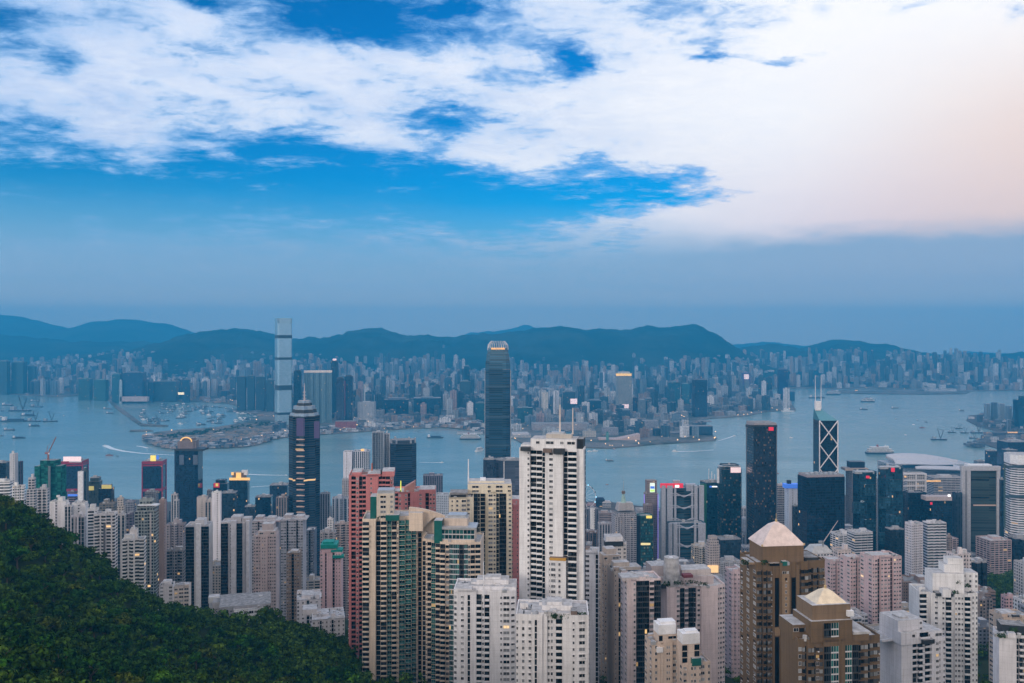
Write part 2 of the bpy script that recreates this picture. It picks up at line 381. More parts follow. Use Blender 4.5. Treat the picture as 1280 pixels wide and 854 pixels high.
# ------------------------------------------------------------------ sea
def water_mat():
    def fn(g, p, out):
        geo = g.n('ShaderNodeNewGeometry'); pos = geo.outputs['Position']
        n = g.noise(pos, .0022, 4, .6); st = g.noise(g.vm('MULTIPLY', pos, (.0009, .0042, 1.0)), 1.0, 6, .65, .4); c = g.mix(g.rng(st, .3, .7), (.12, .23, .245), (.23, .36, .375)); g.l(g.rng(st, .3, .7, .26, .09), p.inputs['Roughness'])
        g.l(c, p.inputs['Base Color']); p.inputs['Roughness'].default_value = .16; p.inputs['Specular IOR Level'].default_value = .5
        p.inputs['IOR'].default_value = 1.33
        w = g.noise(g.vm('MULTIPLY', pos, (.03, .055, .05)), 1.0, 5, .65); w2 = g.noise(g.vm('MULTIPLY', pos, (.0025, .008, .01)), 1.0, 4, .6)
        b = g.n('ShaderNodeBump'); b.inputs['Strength'].default_value = .5; b.inputs['Distance'].default_value = 3.0
        g.l(g.m('ADD', w, g.m('MULTIPLY', w2, .5)), b.inputs['Height']); g.l(b.outputs[0], p.inputs['Normal'])
    return mat('harbour_water', fn)
mb = MB(); mb.v = [(-15400, 900, 0), (18400, 900, 0), (18400, 17000, 0), (-15400, 17000, 0)]; mb.face((0, 1, 2, 3))
tag(mb.build('harbour_water', water_mat()), kind='structure')
FOAM = plain('foam', (.70, .78, .82), .8, vary=.3)
def wake(pts, w0, w1):
    """Foam trail on the water: world points from the boat backwards."""
    m_ = MB(); n = len(pts)
    for i, (x, y) in enumerate(pts):
        a = Vector(pts[max(i - 1, 0)]); b = Vector(pts[min(i + 1, n - 1)]); d = (b - a).normalized(); nn = Vector((-d.y, d.x))
        w = w0 + (w1 - w0) * i / (n - 1)
        m_.v += [(x + nn.x * w, y + nn.y * w, .25), (x - nn.x * w, y - nn.y * w, .25)]
    for i in range(n - 1): m_.face((2 * i, 2 * i + 1, 2 * i + 3, 2 * i + 2))
    return tag(m_.build('boat_wake', FOAM), kind='structure')
for pts, w0, w1 in (([(131, 557), (140, 561), (155, 564.2), (175, 566.6), (195, 568), (218, 569)], 11, 3), ([(184, 560), (178, 558.6), (171, 557.6)], 7, 4), ([(357, 594.2), (340, 594.1), (325, 593.7), (310, 593)], 3, 6),
                    ([(362, 607), (345, 607), (328, 608), (314, 609)], 1.2, 3), ([(552, 578.3), (540, 578.4), (524, 578)], 4, 2), ([(848, 564.5), (868, 564.3), (892, 562.5)], 7, 3), ([(916, 545.5), (909, 548), (898, 551)], 4, 3)):
    wake([ground_pt(*p) for p in pts], w0, w1)

# ------------------------------------------------------------------ far shore: flat land and breakwaters
def land_mat():
    def fn(g, p, out):
        geo = g.n('ShaderNodeNewGeometry'); n = g.noise(geo.outputs['Position'], .006, 6, .7); n2 = g.noise(geo.outputs['Position'], .03, 4, .7)
        c = g.mix(g.rng(n, .38, .6), g.mix(n2, (.02, .04, .025), (.06, .07, .06)), g.mix(n2, (.08, .08, .08), (.24, .22, .20)))
        g.l(c, p.inputs['Base Color']); p.inputs['Roughness'].default_value = .9
    return mat('far_ground', fn)
LANDM = land_mat()
def far_g(X, Y): return 4.0 + 95.0 * smooth(6300, 9300, Y)
def land(name, pix, z=4.0, extra=()):
    pts = [ground_pt(*p) for p in pix] + list(extra)
    a = sum(pts[i][0] * pts[(i + 1) % len(pts)][1] - pts[(i + 1) % len(pts)][0] * pts[i][1] for i in range(len(pts)))
    if a < 0: pts = pts[::-1]
    m_ = MB(); m_.prism(pts, -5, z, 0, 0); return tag(m_.build(name, LANDM), kind='structure')
KOWLOON = [(-300, 487), (-60, 491), (0, 492), (60, 497), (105, 495), (138, 499), (150, 502), (190, 503), (235, 502), (285, 505), (300, 509), (292, 514), (326, 520), (318, 527), (270, 535), (226, 538), (196, 541), (183, 546),
           (183, 551), (192, 558), (215, 562), (255, 562), (300, 560), (322, 557), (345, 549), (372, 546), (430, 542), (470, 539), (520, 536), (560, 535), (600, 541), (618, 545), (640, 548), (655, 556), (690, 560), (720, 560), (760, 561), (790, 559), (820, 556), (862, 553.5), (893, 551.5),
           (896, 548.5), (884, 541), (872, 534), (866, 528), (885, 524), (930, 521), (960, 515), (995, 513), (990, 506), (980, 500), (960, 497), (940, 494), (925, 490), (935, 487.5), (1000, 486), (1100, 487.5), (1200, 489.5), (1290, 489), (1500, 488)]
land('far_shore_ground', KOWLOON, 4.0, [(9500, 12000), (-9000, 12000)])
kow_poly = [ground_pt(*p) for p in KOWLOON] + [(9500, 12000), (-9000, 12000)]
land('pier_ground', [(1035, 491.5), (1040, 488.6), (1150, 489.5), (1212, 490.5), (1206, 493), (1150, 493.6), (1080, 492.8)], 5.0)
land('breakwater', [(136, 498), (150, 510), (168, 523), (178, 531), (210, 532.5), (210, 533.7), (176, 533), (164, 525), (146, 512), (133, 499)], 5.0)
land('breakwater', [(162, 538.4), (185, 538.0), (192, 539.4), (162, 540)], 4.0)
def inside(poly, x, y):
    c = False; j = len(poly) - 1
    for i in range(len(poly)):
        xi, yi = poly[i]; xj, yj = poly[j]
        if (yi > y) != (yj > y) and x < (xj - xi) * (y - yi) / (yj - yi) + xi: c = not c
        j = i
    return c

# ------------------------------------------------------------------ hills
def hill_mat():
    def fn(g, p, out):
        geo = g.n('ShaderNodeNewGeometry'); n = g.noise(geo.outputs['Position'], .0018, 7, .65); n2 = g.noise(geo.outputs['Position'], .02, 3, .6)
        c = g.mix(g.rng(n, .35, .68), (.006, .024, .022), (.042, .062, .052)); c = g.mix(g.m('MULTIPLY', n2, .35), c, (.02, .03, .02))
        g.l(c, p.inputs['Base Color']); p.inputs['Roughness'].default_value = 1.0; p.inputs['Specular IOR Level'].default_value = 0
    return mat('hill_scrub', fn)
def fbm(x, y, o=5):
    return mnoise.fractal(Vector((x, y, .37)), .85, 2.1, o)
def hills(name, prof, Yr, front, back, xa, xb, n=190, ny=34, rough=.13, seed=0.0, zfoot=0.0):
    """A range: ridge heights read along the ridge line at distance Yr, slopes falling to either side, spurs and gullies from noise."""
    pX = [(p[0] - CX) * Yr / F for p in prof]; pZ = [CAMZ - (p[1] - HOR) * Yr / F for p in prof]
    X0, X1 = (xa - CX) * Yr / F, (xb - CX) * Yr / F
    xs = np.linspace(X0, X1, n); ts = np.concatenate([np.linspace(-1, 0, ny), np.linspace(0, 1, ny // 2)[1:]])
    V = []
    for t in ts:
        Yc = Yr + (t * front if t < 0 else t * back)
        for x in xs:
            z0 = float(np.interp(x * Yr / Yr, pX, pZ))
            s = 1 - abs(t); k = s * s * (3 - 2 * s)
            f = fbm(x / 900 + seed, Yc / 900, 6); f2 = fbm(x / 260 + seed, Yc / 260, 5)
            z = zfoot + (z0 - zfoot) * (k ** 1.15) * (1 + rough * 1.6 * f * (1 - k) ** .7) + f * rough * 230 * k * (1 - k) * 1.6 + f2 * 45 * k - (1 - k) * 6
            z = min(z, CAMZ + (z0 - CAMZ) * Yc / Yr + 3 + f2 * 45) if t < 0 else z
            V.append((x, Yc, z))
    nx = len(xs); i = np.arange((len(ts) - 1) * nx).reshape(len(ts) - 1, nx)[:, :-1].ravel()
    me = mesh_np(name, V, np.stack([i, i + 1, i + nx + 1, i + nx], 1), [hill_mat()])
    me.polygons.foreach_set('use_smooth', [True] * len(me.polygons))
    return tag(link(name, me), kind='structure')
hills('hills', [(-700, 400), (-350, 380), (-150, 398), (-60, 392), (0, 394), (30, 397), (72, 409), (88, 412), (105, 408), (128, 402), (155, 399), (185, 402), (212, 407), (235, 415), (262, 424), (330, 436), (420, 444)], 15000, 3200, 2200, -700, 420, n=130, seed=3.1)
hills('hills', [(-700, 425), (-300, 412), (-120, 416), (-40, 420), (0, 419), (28, 421), (60, 425), (95, 428), (125, 427.5), (150, 429.5), (183, 429), (215, 434), (262, 444), (310, 452)], 11600, 3400, 1600, -700, 310, n=150, seed=7.7)
hills('hills', [(20, 462), (70, 451), (130, 443), (175, 437), (212, 430), (235, 420.5), (262, 413.5), (278, 411.3), (296, 411), (318, 414), (345, 420), (375, 425.5), (402, 424), (430, 420), (447, 413.5), (470, 410.5), (488, 414), (510, 421), (530, 419), (550, 422.5), (568, 425), (592, 420), (620, 417.5), (650, 414.5), (672, 411.5), (702, 408.5), (730, 411),
               (760, 411.8), (782, 413), (796, 409.5), (812, 410.5), (832, 411), (848, 408.3), (861, 406.5), (872, 409), (885, 417), (898, 427), (912, 436), (925, 443), (960, 452)], 10000, 3300, 2600, 20, 960, n=330, ny=40, seed=1.3)
hills('hills', [(830, 455), (880, 442), (915, 439), (938, 434.5), (960, 433), (980, 434), (1000, 439), (1015, 435), (1033, 428.5), (1046, 426.6), (1060, 427.3), (1080, 430.8), (1105, 431.5), (1122, 436), (1140, 443), (1170, 446), (1215, 447), (1245, 445), (1270, 443), (1300, 442), (1400, 438), (1600, 430)], 10600, 2700, 2400, 830, 1600, n=240, ny=36, seed=5.2)
hills('hills', [(540, 425), (600, 416), (640, 412), (656, 407.5), (672, 411), (690, 409), (720, 415), (800, 425), (860, 430), (900, 431.5), (935, 431), (965, 428.5), (1000, 433), (1100, 441), (1170, 444), (1195, 441.5), (1215, 440), (1240, 442), (1290, 446), (1400, 440), (1600, 436)], 16500, 3000, 1200, 540, 1600, n=150, ny=22, seed=9.9)

# ------------------------------------------------------------------ the evening haze: one closed box round the camera and everything in it
def haze_box():
    m = bpy.data.materials.new('haze'); m.use_nodes = True; g = NT(m.node_tree)
    out = g.n('ShaderNodeOutputMaterial'); v = g.n('ShaderNodeVolumePrincipled'); g.l(v.outputs[0], out.inputs['Volume'])
    v.inputs['Color'].default_value = (.05, .50, 1.0, 1); v.inputs['Density'].default_value = HAZE; v.inputs['Anisotropy'].default_value = 0.0
    mb_ = MB(); mb_.prism([(-15500, -900), (18500, -900), (18500, 17900), (-15500, 17900)], -8.5, 960, 0, 0, bottom=True)
    o = mb_.build('haze', m); tag(o, kind='stuff'); return o
HAZE = 1.02e-4
haze_box()
# ------------------------------------------------------------------ footprints (unit width, centred), fitted to the place where each tower stands
def rect(r=.7): return [(-.5, -r / 2), (.5, -r / 2), (.5, r / 2), (-.5, r / 2)]
def chamf(r=.8, c=.14): return [(-.5 + c, -r / 2), (.5 - c, -r / 2), (.5, -r / 2 + c), (.5, r / 2 - c), (.5 - c, r / 2), (-.5 + c, r / 2), (-.5, r / 2 - c), (-.5, -r / 2 + c)]
def ell(r=.8, n=24): return [(.5 * math.cos(2 * math.pi * i / n - math.pi / 2), r / 2 * math.sin(2 * math.pi * i / n - math.pi / 2)) for i in range(n)]
def cross(r=1.0, a=.19, b=.05):
    """Cruciform housing block: four wings with a re-entrant slot in the end of each."""
    h = .5; q = [(-a, -h), (-b, -h), (-b, -h + .12), (b, -h + .12), (b, -h), (a, -h), (a, -a)]
    pts = []
    for k in range(4):
        c, s = round(math.cos(k * math.pi / 2)), round(math.sin(k * math.pi / 2))
        pts += [(x * c - y * s, x * s + y * c) for x, y in q]
    return [(x, y * r) for x, y in pts]
def notch(n=3, r=.5, d=.09):
    """Slab with n recessed bays in its long sides."""
    w = 1.0 / (2 * n + 1); f = []
    for i in range(2 * n + 1):
        y = -r / 2 + (d if i % 2 else 0); f += [(-.5 + i * w, y), (-.5 + (i + 1) * w, y)]
    return f + [(-x, -y) for x, y in f]
def star8():
    return [((.5 if i % 2 == 0 else .40) * math.cos(math.pi * (i + .0) / 8 - math.pi / 2), (.5 if i % 2 == 0 else .40) * math.sin(math.pi * i / 8 - math.pi / 2)) for i in range(16)]
def fit(unit, px0, px1, Y, rot):
    """World footprint whose nearest point stands at depth Y and which spans the two columns."""
    c, s_ = math.cos(R(rot)), math.sin(R(rot)); U = [(x * c - y * s_, x * s_ + y * c) for x, y in unit]
    sc = (px1 - px0) * Y / F; cx = ((px0 + px1) / 2 - CX) * Y / F
    for _ in range(25):
        my = min(p[1] for p in U) * sc; pts = [(cx + p[0] * sc, Y - my + p[1] * sc) for p in U]
        q = [CX + F * x / y for x, y in pts]; a, b = min(q), max(q)
        sc *= (px1 - px0) / max(b - a, 1e-6); cx += ((px0 + px1) / 2 - (a + b) / 2) * Y / F
    my = min(p[1] for p in U) * sc
    return (cx, Y - my), sc, [(p[0] * sc, p[1] * sc) for p in U]
FOOT = []                                            # occupied circles (x, y, r)
SCREEN = []                                          # columns, top row and distance of each named tower
def scale_poly(poly, k, dx=0, dy=0): return [(p[0] * k + dx, p[1] * k + dy) for p in poly]
def bbox(poly): xs = [p[0] for p in poly]; ys = [p[1] for p in poly]; return min(xs), max(xs), min(ys), max(ys)
rng = random.Random(11)
def roof_kit(t, poly, z, col, n=3, big=True, para=1.3, far=False):
    """Parapet, lift housing, tanks and plant on a roof."""
    x0, x1, y0, y1 = bbox(poly); w, d = x1 - x0, y1 - y0
    if not far:
        m_ = MB(); k = len(poly)
        inn = scale_poly(poly, .955)
        b = 0; m_.v = [(*p, z) for p in poly] + [(*p, z + para) for p in poly] + [(*p, z + para) for p in inn] + [(*p, z + .02) for p in inn]
        for i in range(k):
            j = (i + 1) % k
            for a, c in ((0, k), (k, 2 * k), (2 * k, 3 * k)): m_.face((a + i, a + j, c + j, c + i))
        m_.build('parapet', WALL, t, color=col)
    if big:
        m_ = MB(); hw, hd, hh = w * rng.uniform(.18, .42), d * rng.uniform(.2, .45), rng.uniform(2.5, 5.5)
        m_.box((rng.uniform(-.2, .2) * w, rng.uniform(-.15, .15) * d, z - .1), (hw, hd, hh), 0, 0, 1)
        if rng.random() < .35: m_.box((rng.uniform(-.1, .1) * w, 0, z + hh - .2), (hw * .45, hd * .5, hh * .4), 0, 0, 1)
        m_.build('lift_housing', [WALL, ROOFL], t, color=tuple(min(.8, c * 1.12 + .02) for c in col))
    for i in range(n):
        a = rng.uniform(0, 6.28); rr = rng.uniform(.24, .33); m_ = MB(); x, y = math.cos(a) * rr * w, math.sin(a) * rr * d
        if i % 3 == 2: m_.bar((x, y, z), (x, y, z + rng.uniform(2, 3)), min(w, d) * .05, 10); m_.build('water_tank', ROOFL, t)
        else:
            m_.box((x, y, z), (w * rng.uniform(.06, .14), d * rng.uniform(.06, .16), rng.uniform(1.5, 3.2)), 0); m_.build('roof_plant', STEEL if i % 2 else ROOFL, t)
def tower(name, label, px0, px1, pyt, Y, style='punch', col=(.5, .5, .5), rot=0., shape=None, cat='tower block', zb=None, tiers=(), top='kit', group=None, sink=6, n=3, podium=0):
    """One tower: Empty at its base > wall (the front with its windows), roof pieces. tiers = (scale, row) of stepped tops."""
    unit = shape or rect(.75)
    (x, y), sc, poly = fit(unit, px0, px1, Y, rot)
    zt = CAMZ - (pyt - HOR) * Y / F
    zb = (tz(x, y) - sink if Y < 2600 else float(far_g(x, y)) - 3) if zb is None else zb
    if max(col) > .3: col = tuple(min(.80, q * 1.18) for q in col)
    t = thing(name, label, cat, (x, y, zb), 0, group)
    m_ = MB(); m_.prism(poly, 0, zt - zb, 0, 1)
    m_.build('wall', [FAC[style], ROOF], t, color=col)
    z = zt - zb; pl = poly
    for k, row in tiers:
        z2 = CAMZ - (row - HOR) * Y / F - zb; pl = scale_poly(poly, k)
        MB().prism(pl, z - .05, z2, 0, 1, vbase=0).build('upper_storeys', [FAC[style], ROOF], t, color=col); z = z2
    if top == 'kit': roof_kit(t, pl, z, tuple(min(.75, c) for c in col) if style not in ('curtain', 'curtain_lit', 'curtain_h', 'net') else (.3, .31, .33), n)
    if top == 'flat': roof_kit(t, pl, z, col, 2, False)
    FOOT.append((x, y, sc * .62)); SCREEN.append((px0, px1, pyt, Y))
    return dict(t=t, poly=poly, top=pl, z=z, zb=zb, Y=Y, x=x, y=y, sc=sc)
def zrow(b, py): return CAMZ - (py - HOR) * b['Y'] / F - b['zb']
def lx(b, px, Y=None): Y = Y or b['Y']; return (px - CX) * Y / F - b['x']
def glow(name, col, e): return plain('lit_' + name, col, .5, emit=e, vary=.03)
PINKSIGN = glow('pink_sign', (.92, .70, .70), .42); REDSIGN = glow('red_sign', (.70, .03, .06), .4); GOLD = glow('gold_lamps', (.85, .50, .16), .6); BLUEL = glow('blue_lamps', (.08, .22, .8), .35)
YELL = glow('yellow_sign', (.9, .7, .15), .5); WHITEL = glow('white_lamps', (.95, .93, .9), .85); GREENL = glow('green_lamps', (.5, .9, .15), .7); ORANGE = glow('amber_windows', (.90, .5, .2), .38); VIOLET = glow('violet_lamps', (.30, .24, .75), .5); CYANL = glow('cyan_lamps', (.35, .75, .95), .9)
RED = plain('red_paint', (.30, .02, .055), .5); PINKSTONE = plain('pink_stone', (.42, .36, .36), .7)
def slab(b, name, px0, px1, py0, py1, m, depth=2.0, dy=-.6, front=True, color=None):
    """A piece on the front of a building (or above it), spanning the given columns and rows at its own distance."""
    y0 = min(p[1] for p in b['poly']) + dy
    Yw = b['y'] + y0; k = Yw / F
    xa, xb = (px0 - CX) * k - b['x'], (px1 - CX) * k - b['x']; za, zb_ = CAMZ - (py1 - HOR) * k - b['zb'], CAMZ - (py0 - HOR) * k - b['zb']
    return MB().box(((xa + xb) / 2, y0 + depth / 2, za), (xb - xa, depth, zb_ - za)).build(name, m, b['t'], color=color)

# ------------------------------------------------------------------ landmarks on the far shore
def far_landmarks():
    B = {}
    # tallest tower: square, chamfered corners, darker plant floors, fins over the roof
    b = tower('glass_skyscraper', 'tallest pale glass skyscraper on the far waterfront, rising above the hills', 343.5, 365, 404, 3950, 'curtain_s', (.36, .52, .62), 28, chamf(1.0, .10), 'skyscraper', top='none', zb=2)
    z = b['z']
    for i, (r0, r1) in enumerate(((419, 423), (447, 450), (482, 488), (516, 519))):
        za, zc = zrow(b, r1), zrow(b, r0); MB().prism(scale_poly(b['poly'], 1.012), za, zc, 0, 0).build('plant_floor', DARKM, b['t'])
    for sx in range(8):
        i, j = sx, (sx + 1) % 8; p, q = b['poly'][i], b['poly'][j]
        if math.dist(p, q) < b['sc'] * .3: continue
        mx_, my_ = (p[0] + q[0]) / 2 * .985, (p[1] + q[1]) / 2 * .985; a = math.atan2(q[1] - p[1], q[0] - p[0])
        MB().box((mx_, my_, z - .5), (math.dist(p, q) * .96, 1.6, 24), a).build('roof_fin', FAC['curtain_s'], b['t'], color=(.42, .58, .66))
    b = tower('apartment_slab', 'wide teal glass apartment slab behind the near stepped dark tower with mast', 380, 415, 466, 4050, 'rib', (.20, .30, .34), 8, notch(4, .3, .04), 'apartment block', top='none')
    MB().prism(scale_poly(b['poly'], 1.01), b['z'], b['z'] + 10, 0, 1).build('lit_crown', [glow('warm_crown', (.60, .50, .42), .25), ROOFL], b['t'])
    for nm, lab, a0, a1, top_, col, Y in (('apartment_tower', 'dark slim apartment tower hard against the tallest glass skyscraper', 367, 377.5, 464, (.025, .05, .075), 4100), ('apartment_tower', 'dark brown left half of the paired waterfront towers with a red seam', 420.5, 430.5, 473, (.05, .05, .08), 3900),
                              ('apartment_tower', 'dark blue right half of the paired waterfront towers, slightly taller', 430.8, 441.5, 470.5, (.03, .05, .085), 3920), ('apartment_tower', 'slim dark tower with a pink lamp at its tip behind the wide teal slab', 413.5, 423, 452, (.03, .07, .12), 4300)):
        b = tower(nm, lab, a0, a1, top_, Y, 'curtain', col, 6, rect(.8), 'apartment tower', top='none')
        MB().prism(scale_poly(b['poly'], .7), b['z'], b['z'] + 5, 0, 1).build('plant_room', [DARKM, ROOF], b['t'])
        if top_ == 452: MB().prism(scale_poly(b['poly'], .5), b['z'] + 5, b['z'] + 14, 0, 0).build('roof_lamp', PINKSIGN, b['t'])
        if top_ == 470.5: slab(b, 'red_seam', 430.6, 431.6, 476, 520, RED, 1.5, -.7)
    for lab, a0, a1, top_, Y, st, col, rt in (
        ('broad dark blue harbour hotel with a pale podium at the breakwater', 152, 183, 466, 5250, 'curtain', (.02, .07, .14), 6), ('dark teal slab left of the broad blue harbour hotel', 140, 152, 468, 5300, 'curtain', (.03, .13, .17), 6), ('pale edge block between teal slab and blue hotel', 149, 153, 476, 5230, 'far', (.35, .42, .45), 0),
        ('broad low dark teal block right of the blue harbour hotel', 192, 224, 477, 5350, 'rib', (.03, .09, .13), 8), ('dark block joined to left end of low teal block', 185, 193, 478, 5330, 'curtain', (.02, .06, .11), 8), ('dark end block right of the low teal block with a lit sign', 228, 238, 475, 5300, 'curtain', (.02, .07, .12), 4),
        ('green netted block left of the blue harbour hotel', 98, 116, 474, 5500, 'rib', (.02, .13, .15), 0), ('second green block beside netted one near far docks', 117, 136, 475, 5450, 'rib', (.03, .16, .17), 0), ('dark slab tower at far left shore edge', -4, 13, 452, 6000, 'rib', (.03, .10, .14), 0), ('dark slab tower second from left shore edge', 14, 34, 453, 6050, 'rib', (.03, .11, .15), 0),
        ('dark tower beside the far-left slabs', 35, 46, 458, 6100, 'rib', (.03, .09, .14), 0),
        ('dark cluster block behind the dockside near tallest tower', 296, 308, 471, 4700, 'rib', (.02, .07, .12), 0), ('dark block second of the dockside cluster', 309, 319, 470, 4700, 'rib', (.02, .08, .13), 0), ('dark block third of the dockside cluster', 320, 332, 471, 4680, 'rib', (.02, .07, .12), 0), ('dark block left of the tallest glass skyscraper', 333, 343, 475, 4650, 'rib', (.025, .08, .12), 0),
        ('dark teal tower with warm roof line left of the slim office spire', 575, 588, 477, 4700, 'rib', (.05, .11, .14), 4), ('slim dark blue tower behind the warm roofed teal tower', 580, 587.5, 458, 5000, 'curtain', (.02, .09, .16), 0), ('dark green block at left foot of the domed harbour skyscraper', 594.5, 607, 504, 4050, 'curtain', (.02, .10, .13), 0),
        ('tall pale residential tower with lit crown in the far city centre', 769.5, 790, 467, 4450, 'rib', (.36, .38, .38), 10), ('dark tower at foot of the pale lit-crown tower', 770, 788, 513, 4200, 'rib', (.10, .17, .22), 4), ('dark needle tower left of pale striped block', 790.5, 797, 497, 4400, 'curtain', (.04, .05, .10), 0), ('striped pale block right of the dark needle', 797.5, 807, 500, 4350, 'rib', (.22, .26, .30), 0),
        ('dark blue tower with lit tip at the far shore point', 865, 884, 475, 4350, 'curtain', (.012, .035, .075), 8), ('lone dark tower across the inner bay', 971.5, 985, 462, 5500, 'curtain', (.02, .05, .13), 4), ('low block at foot of the lone bay tower', 984, 993.5, 490, 5450, 'curtain', (.02, .08, .15), 4),
        ('dark teal office block left of the pale terminal', 646, 666, 510, 4050, 'curtain', (.03, .11, .14), 4), ('tall dark frame block with pink sign behind the terminal', 703, 719, 490, 4400, 'curtain', (.04, .08, .12), 0), ('blue block near the pink sign', 733, 752, 501, 4500, 'curtain', (.03, .08, .14), 0),
        ('wide dark green block beyond far shopping streets', 834, 850, 478, 4900, 'curtain', (.03, .12, .17), 0), ('lighter half of the wide green block', 851, 862, 480, 4920, 'curtain', (.04, .15, .20), 0), ('violet lit block on the inner bay', 925.5, 938, 466, 6700, 'curtain', (.16, .10, .26), 0),
        ('long dark low block behind far middle shore', 480, 511, 500, 4500, 'curtain', (.015, .06, .12), 6), ('long dark low block right of first one behind far middle shore', 517, 551, 498, 4450, 'curtain', (.015, .06, .11), 6), ('pale hotel block on far middle shore', 447, 470, 503, 4200, 'far', (.38, .38, .40), 0)):
        b = tower('waterfront_tower' if top_ > 0 else '', lab, a0, a1, top_, Y, st, col, rt, rect(.6), 'tower block', top='none')
        MB().prism(scale_poly(b['poly'], rng.uniform(.4, .75)), b['z'], b['z'] + rng.uniform(4, 9), 0, 1).build('plant_room', [WALL, ROOF], b['t'], color=tuple(min(.6, c + .12) for c in col))
        if 'harbour hotel with' in lab: slab(b, 'podium', 150, 184, 496, 502, PINKSTONE, 30, -20)
        if 'lit sign' in lab: slab(b, 'sign', 222.5, 230, 490.5, 493.5, glow('warm_sign', (.95, .8, .5), .6), 2, -2)
        if 'lit crown' in lab: slab(b, 'lit_crown', 770, 789.5, 467, 470, GOLD, 3, -.8); slab(b, 'sign', 778, 786, 505.5, 510.5, PINKSIGN, 2, -1.5)
        if 'lit tip' in lab:
            MB().prism(scale_poly(b['poly'], .5), b['z'] + 3, b['z'] + 22, 0, 1, scale_top=.4).build('stepped_top', [FAC['curtain'], ROOF], b['t'], color=col); MB().bar((0, 0, b['z'] + 20), (0, 0, b['z'] + 48), 1.2).build('mast', STEEL, b['t'])
        if 'pink sign' in lab: slab(b, 'sign', 713, 721.5, 498.5, 505, PINKSIGN, 2, -1)
        if 'violet' in lab: slab(b, 'sign', 930, 936, 468, 474, PINKSIGN, 3, -1)
    # waterfront halls and terminals
    def hall(name, lab, px0, px1, row, Y, col, ratio=.35, rot=4, style='band', cat='terminal'):
        return tower(name, lab, px0, px1, row, Y, style, col, rot, rect(ratio), cat, top='none')
    b = hall('shopping_terminal', 'long white shopping terminal on the pier beside the domed skyscraper', 637, 664, 544, 3480, (.62, .60, .60), .9); MB().prism(scale_poly(b['poly'], .8), b['z'], b['z'] + 6, 0, 1).build('upper_deck', [WALL, ROOFL], b['t'], color=(.6, .58, .6))
    b = hall('harbour_mall', 'long pale pink-grey mall on far shore behind white foreground tower', 664, 737, 530, 3750, (.46, .42, .44), .3)
    b = hall('cultural_centre', 'windowless pink-beige hall with sweeping curved roof on far shore', 747, 800, 550, 3400, (.46, .36, .33), .35, 0, 'blank', 'concert hall')
    x0, x1, y0, y1 = bbox(b['poly']); m_ = MB(); nn = 14
    for i in range(nn + 1):
        t_ = i / nn; X = x0 + (x1 - x0) * t_; zz_ = b['z'] + 3 + 24 * max(0, abs(t_ - .38) - .04) ** 1.1 * 1.6 if t_ > .3 else b['z'] + 3 + 8 * (.3 - t_)
        m_.v += [(X, y0 - 2, b['z'] - 2), (X, y0 - 2, zz_), (X, y1 + 2, zz_ * .9 + b['z'] * .1), (X, y1 + 2, b['z'] - 2)]
    for i in range(nn):
        a, c = 4 * i, 4 * i + 4
        for e in range(3): m_.face((a + e, c + e, c + e + 1, a + e + 1) if e else (a, c, c + 1, a + 1))
    m_.face((0, 1, 2, 3)); m_.face((4 * nn + 3, 4 * nn + 2, 4 * nn + 1, 4 * nn)); m_.build('curved_roof', plain('pink_tiles', (.48, .37, .34), .7), b['t'])
    b = hall('clock_tower', 'slim green-topped clock tower beside the curved hall on far shore', 757.5, 761, 541, 3390, (.10, .28, .26), 1, 0, 'blank', 'clock tower'); MB().prism(scale_poly(b['poly'], 1.0), b['z'], b['z'] + 6, 0, 0, scale_top=.1).build('roof', GREEN_T, b['t'])
    hall('museum_block', 'pale lilac block left of the curved hall on far shore', 752, 773, 535, 3560, (.36, .36, .42), .4)
    hall('office_block', 'pale lilac office block with blue lamps right of the curved hall', 801, 823, 526, 3650, (.36, .37, .43), .5); hall('office_block', 'grey block between lilac offices and dark shore hotel', 823, 852, 541, 3600, (.16, .20, .24), .4, 0, 'far')
    hall('shore_hotel', 'dark blue stepped hotel at the point of far shore', 856, 891, 533, 3560, (.02, .06, .11), .5, 0, 'curtain', 'hotel'); hall('shore_hotel_wing', 'pink podium under dark blue tower at the point', 862, 890, 526.5, 4150, (.34, .30, .33), .5, 0, 'far', 'hotel wing')
    hall('ferry_terminal', 'low white terminal building with flat roof left of domed skyscraper', 571, 604, 541, 3620, (.62, .64, .66), .5); hall('pier_shed', 'long red-lit shed on pier left of the white terminal', 536, 572, 541.5, 3780, (.30, .14, .12), .3)
    hall('red_podium', 'low red brick podium under the paired waterfront towers', 419, 446, 527, 3800, (.40, .09, .06), .5)
    for i, (a0, a1, row, col) in enumerate(((402, 428, 535, (.55, .52, .5)), (430, 462, 533.5, (.5, .5, .5)), (463, 492, 532, (.58, .52, .48)), (494, 520, 531, (.5, .46, .44)), (521, 552, 531, (.46, .48, .5)))):
        hall('quay_shed', ['pale quay shed right of the stepped dark tower', 'second long quay shed along the far middle shore', 'third quay shed with warm front along far middle shore', 'fourth quay shed along the far middle shore', 'last grey quay shed before the red-lit pier'][i], a0, a1, row, 3950, col, .35, 4, 'band', 'shed')
    for i, (a0, a1, row, Y, col) in enumerate(((232, 262, 546, 3650, (.42, .36, .32)), (266, 292, 545, 3640, (.5, .46, .42)), (296, 318, 541, 3720, (.36, .33, .31)), (205, 228, 550, 3560, (.3, .26, .24)), (318, 340, 534, 3900, (.46, .42, .4)), (250, 285, 552.5, 3420, (.5, .45, .4)), (214, 244, 555, 3380, (.35, .3, .27)))):
        hall('site_shed', ['long brown works shed on reclaimed spit', 'pale works shed right of the brown one on reclaimed spit', 'grey works shed near the right end of reclaimed spit', 'dark low shed near spit tip', 'pale shed at foot of the tallest skyscraper', 'long pale shed near water edge of the spit', 'brown low shed at the water edge of spit tip'][i], a0, a1, row, Y, col, .4, 8, 'band', 'shed')
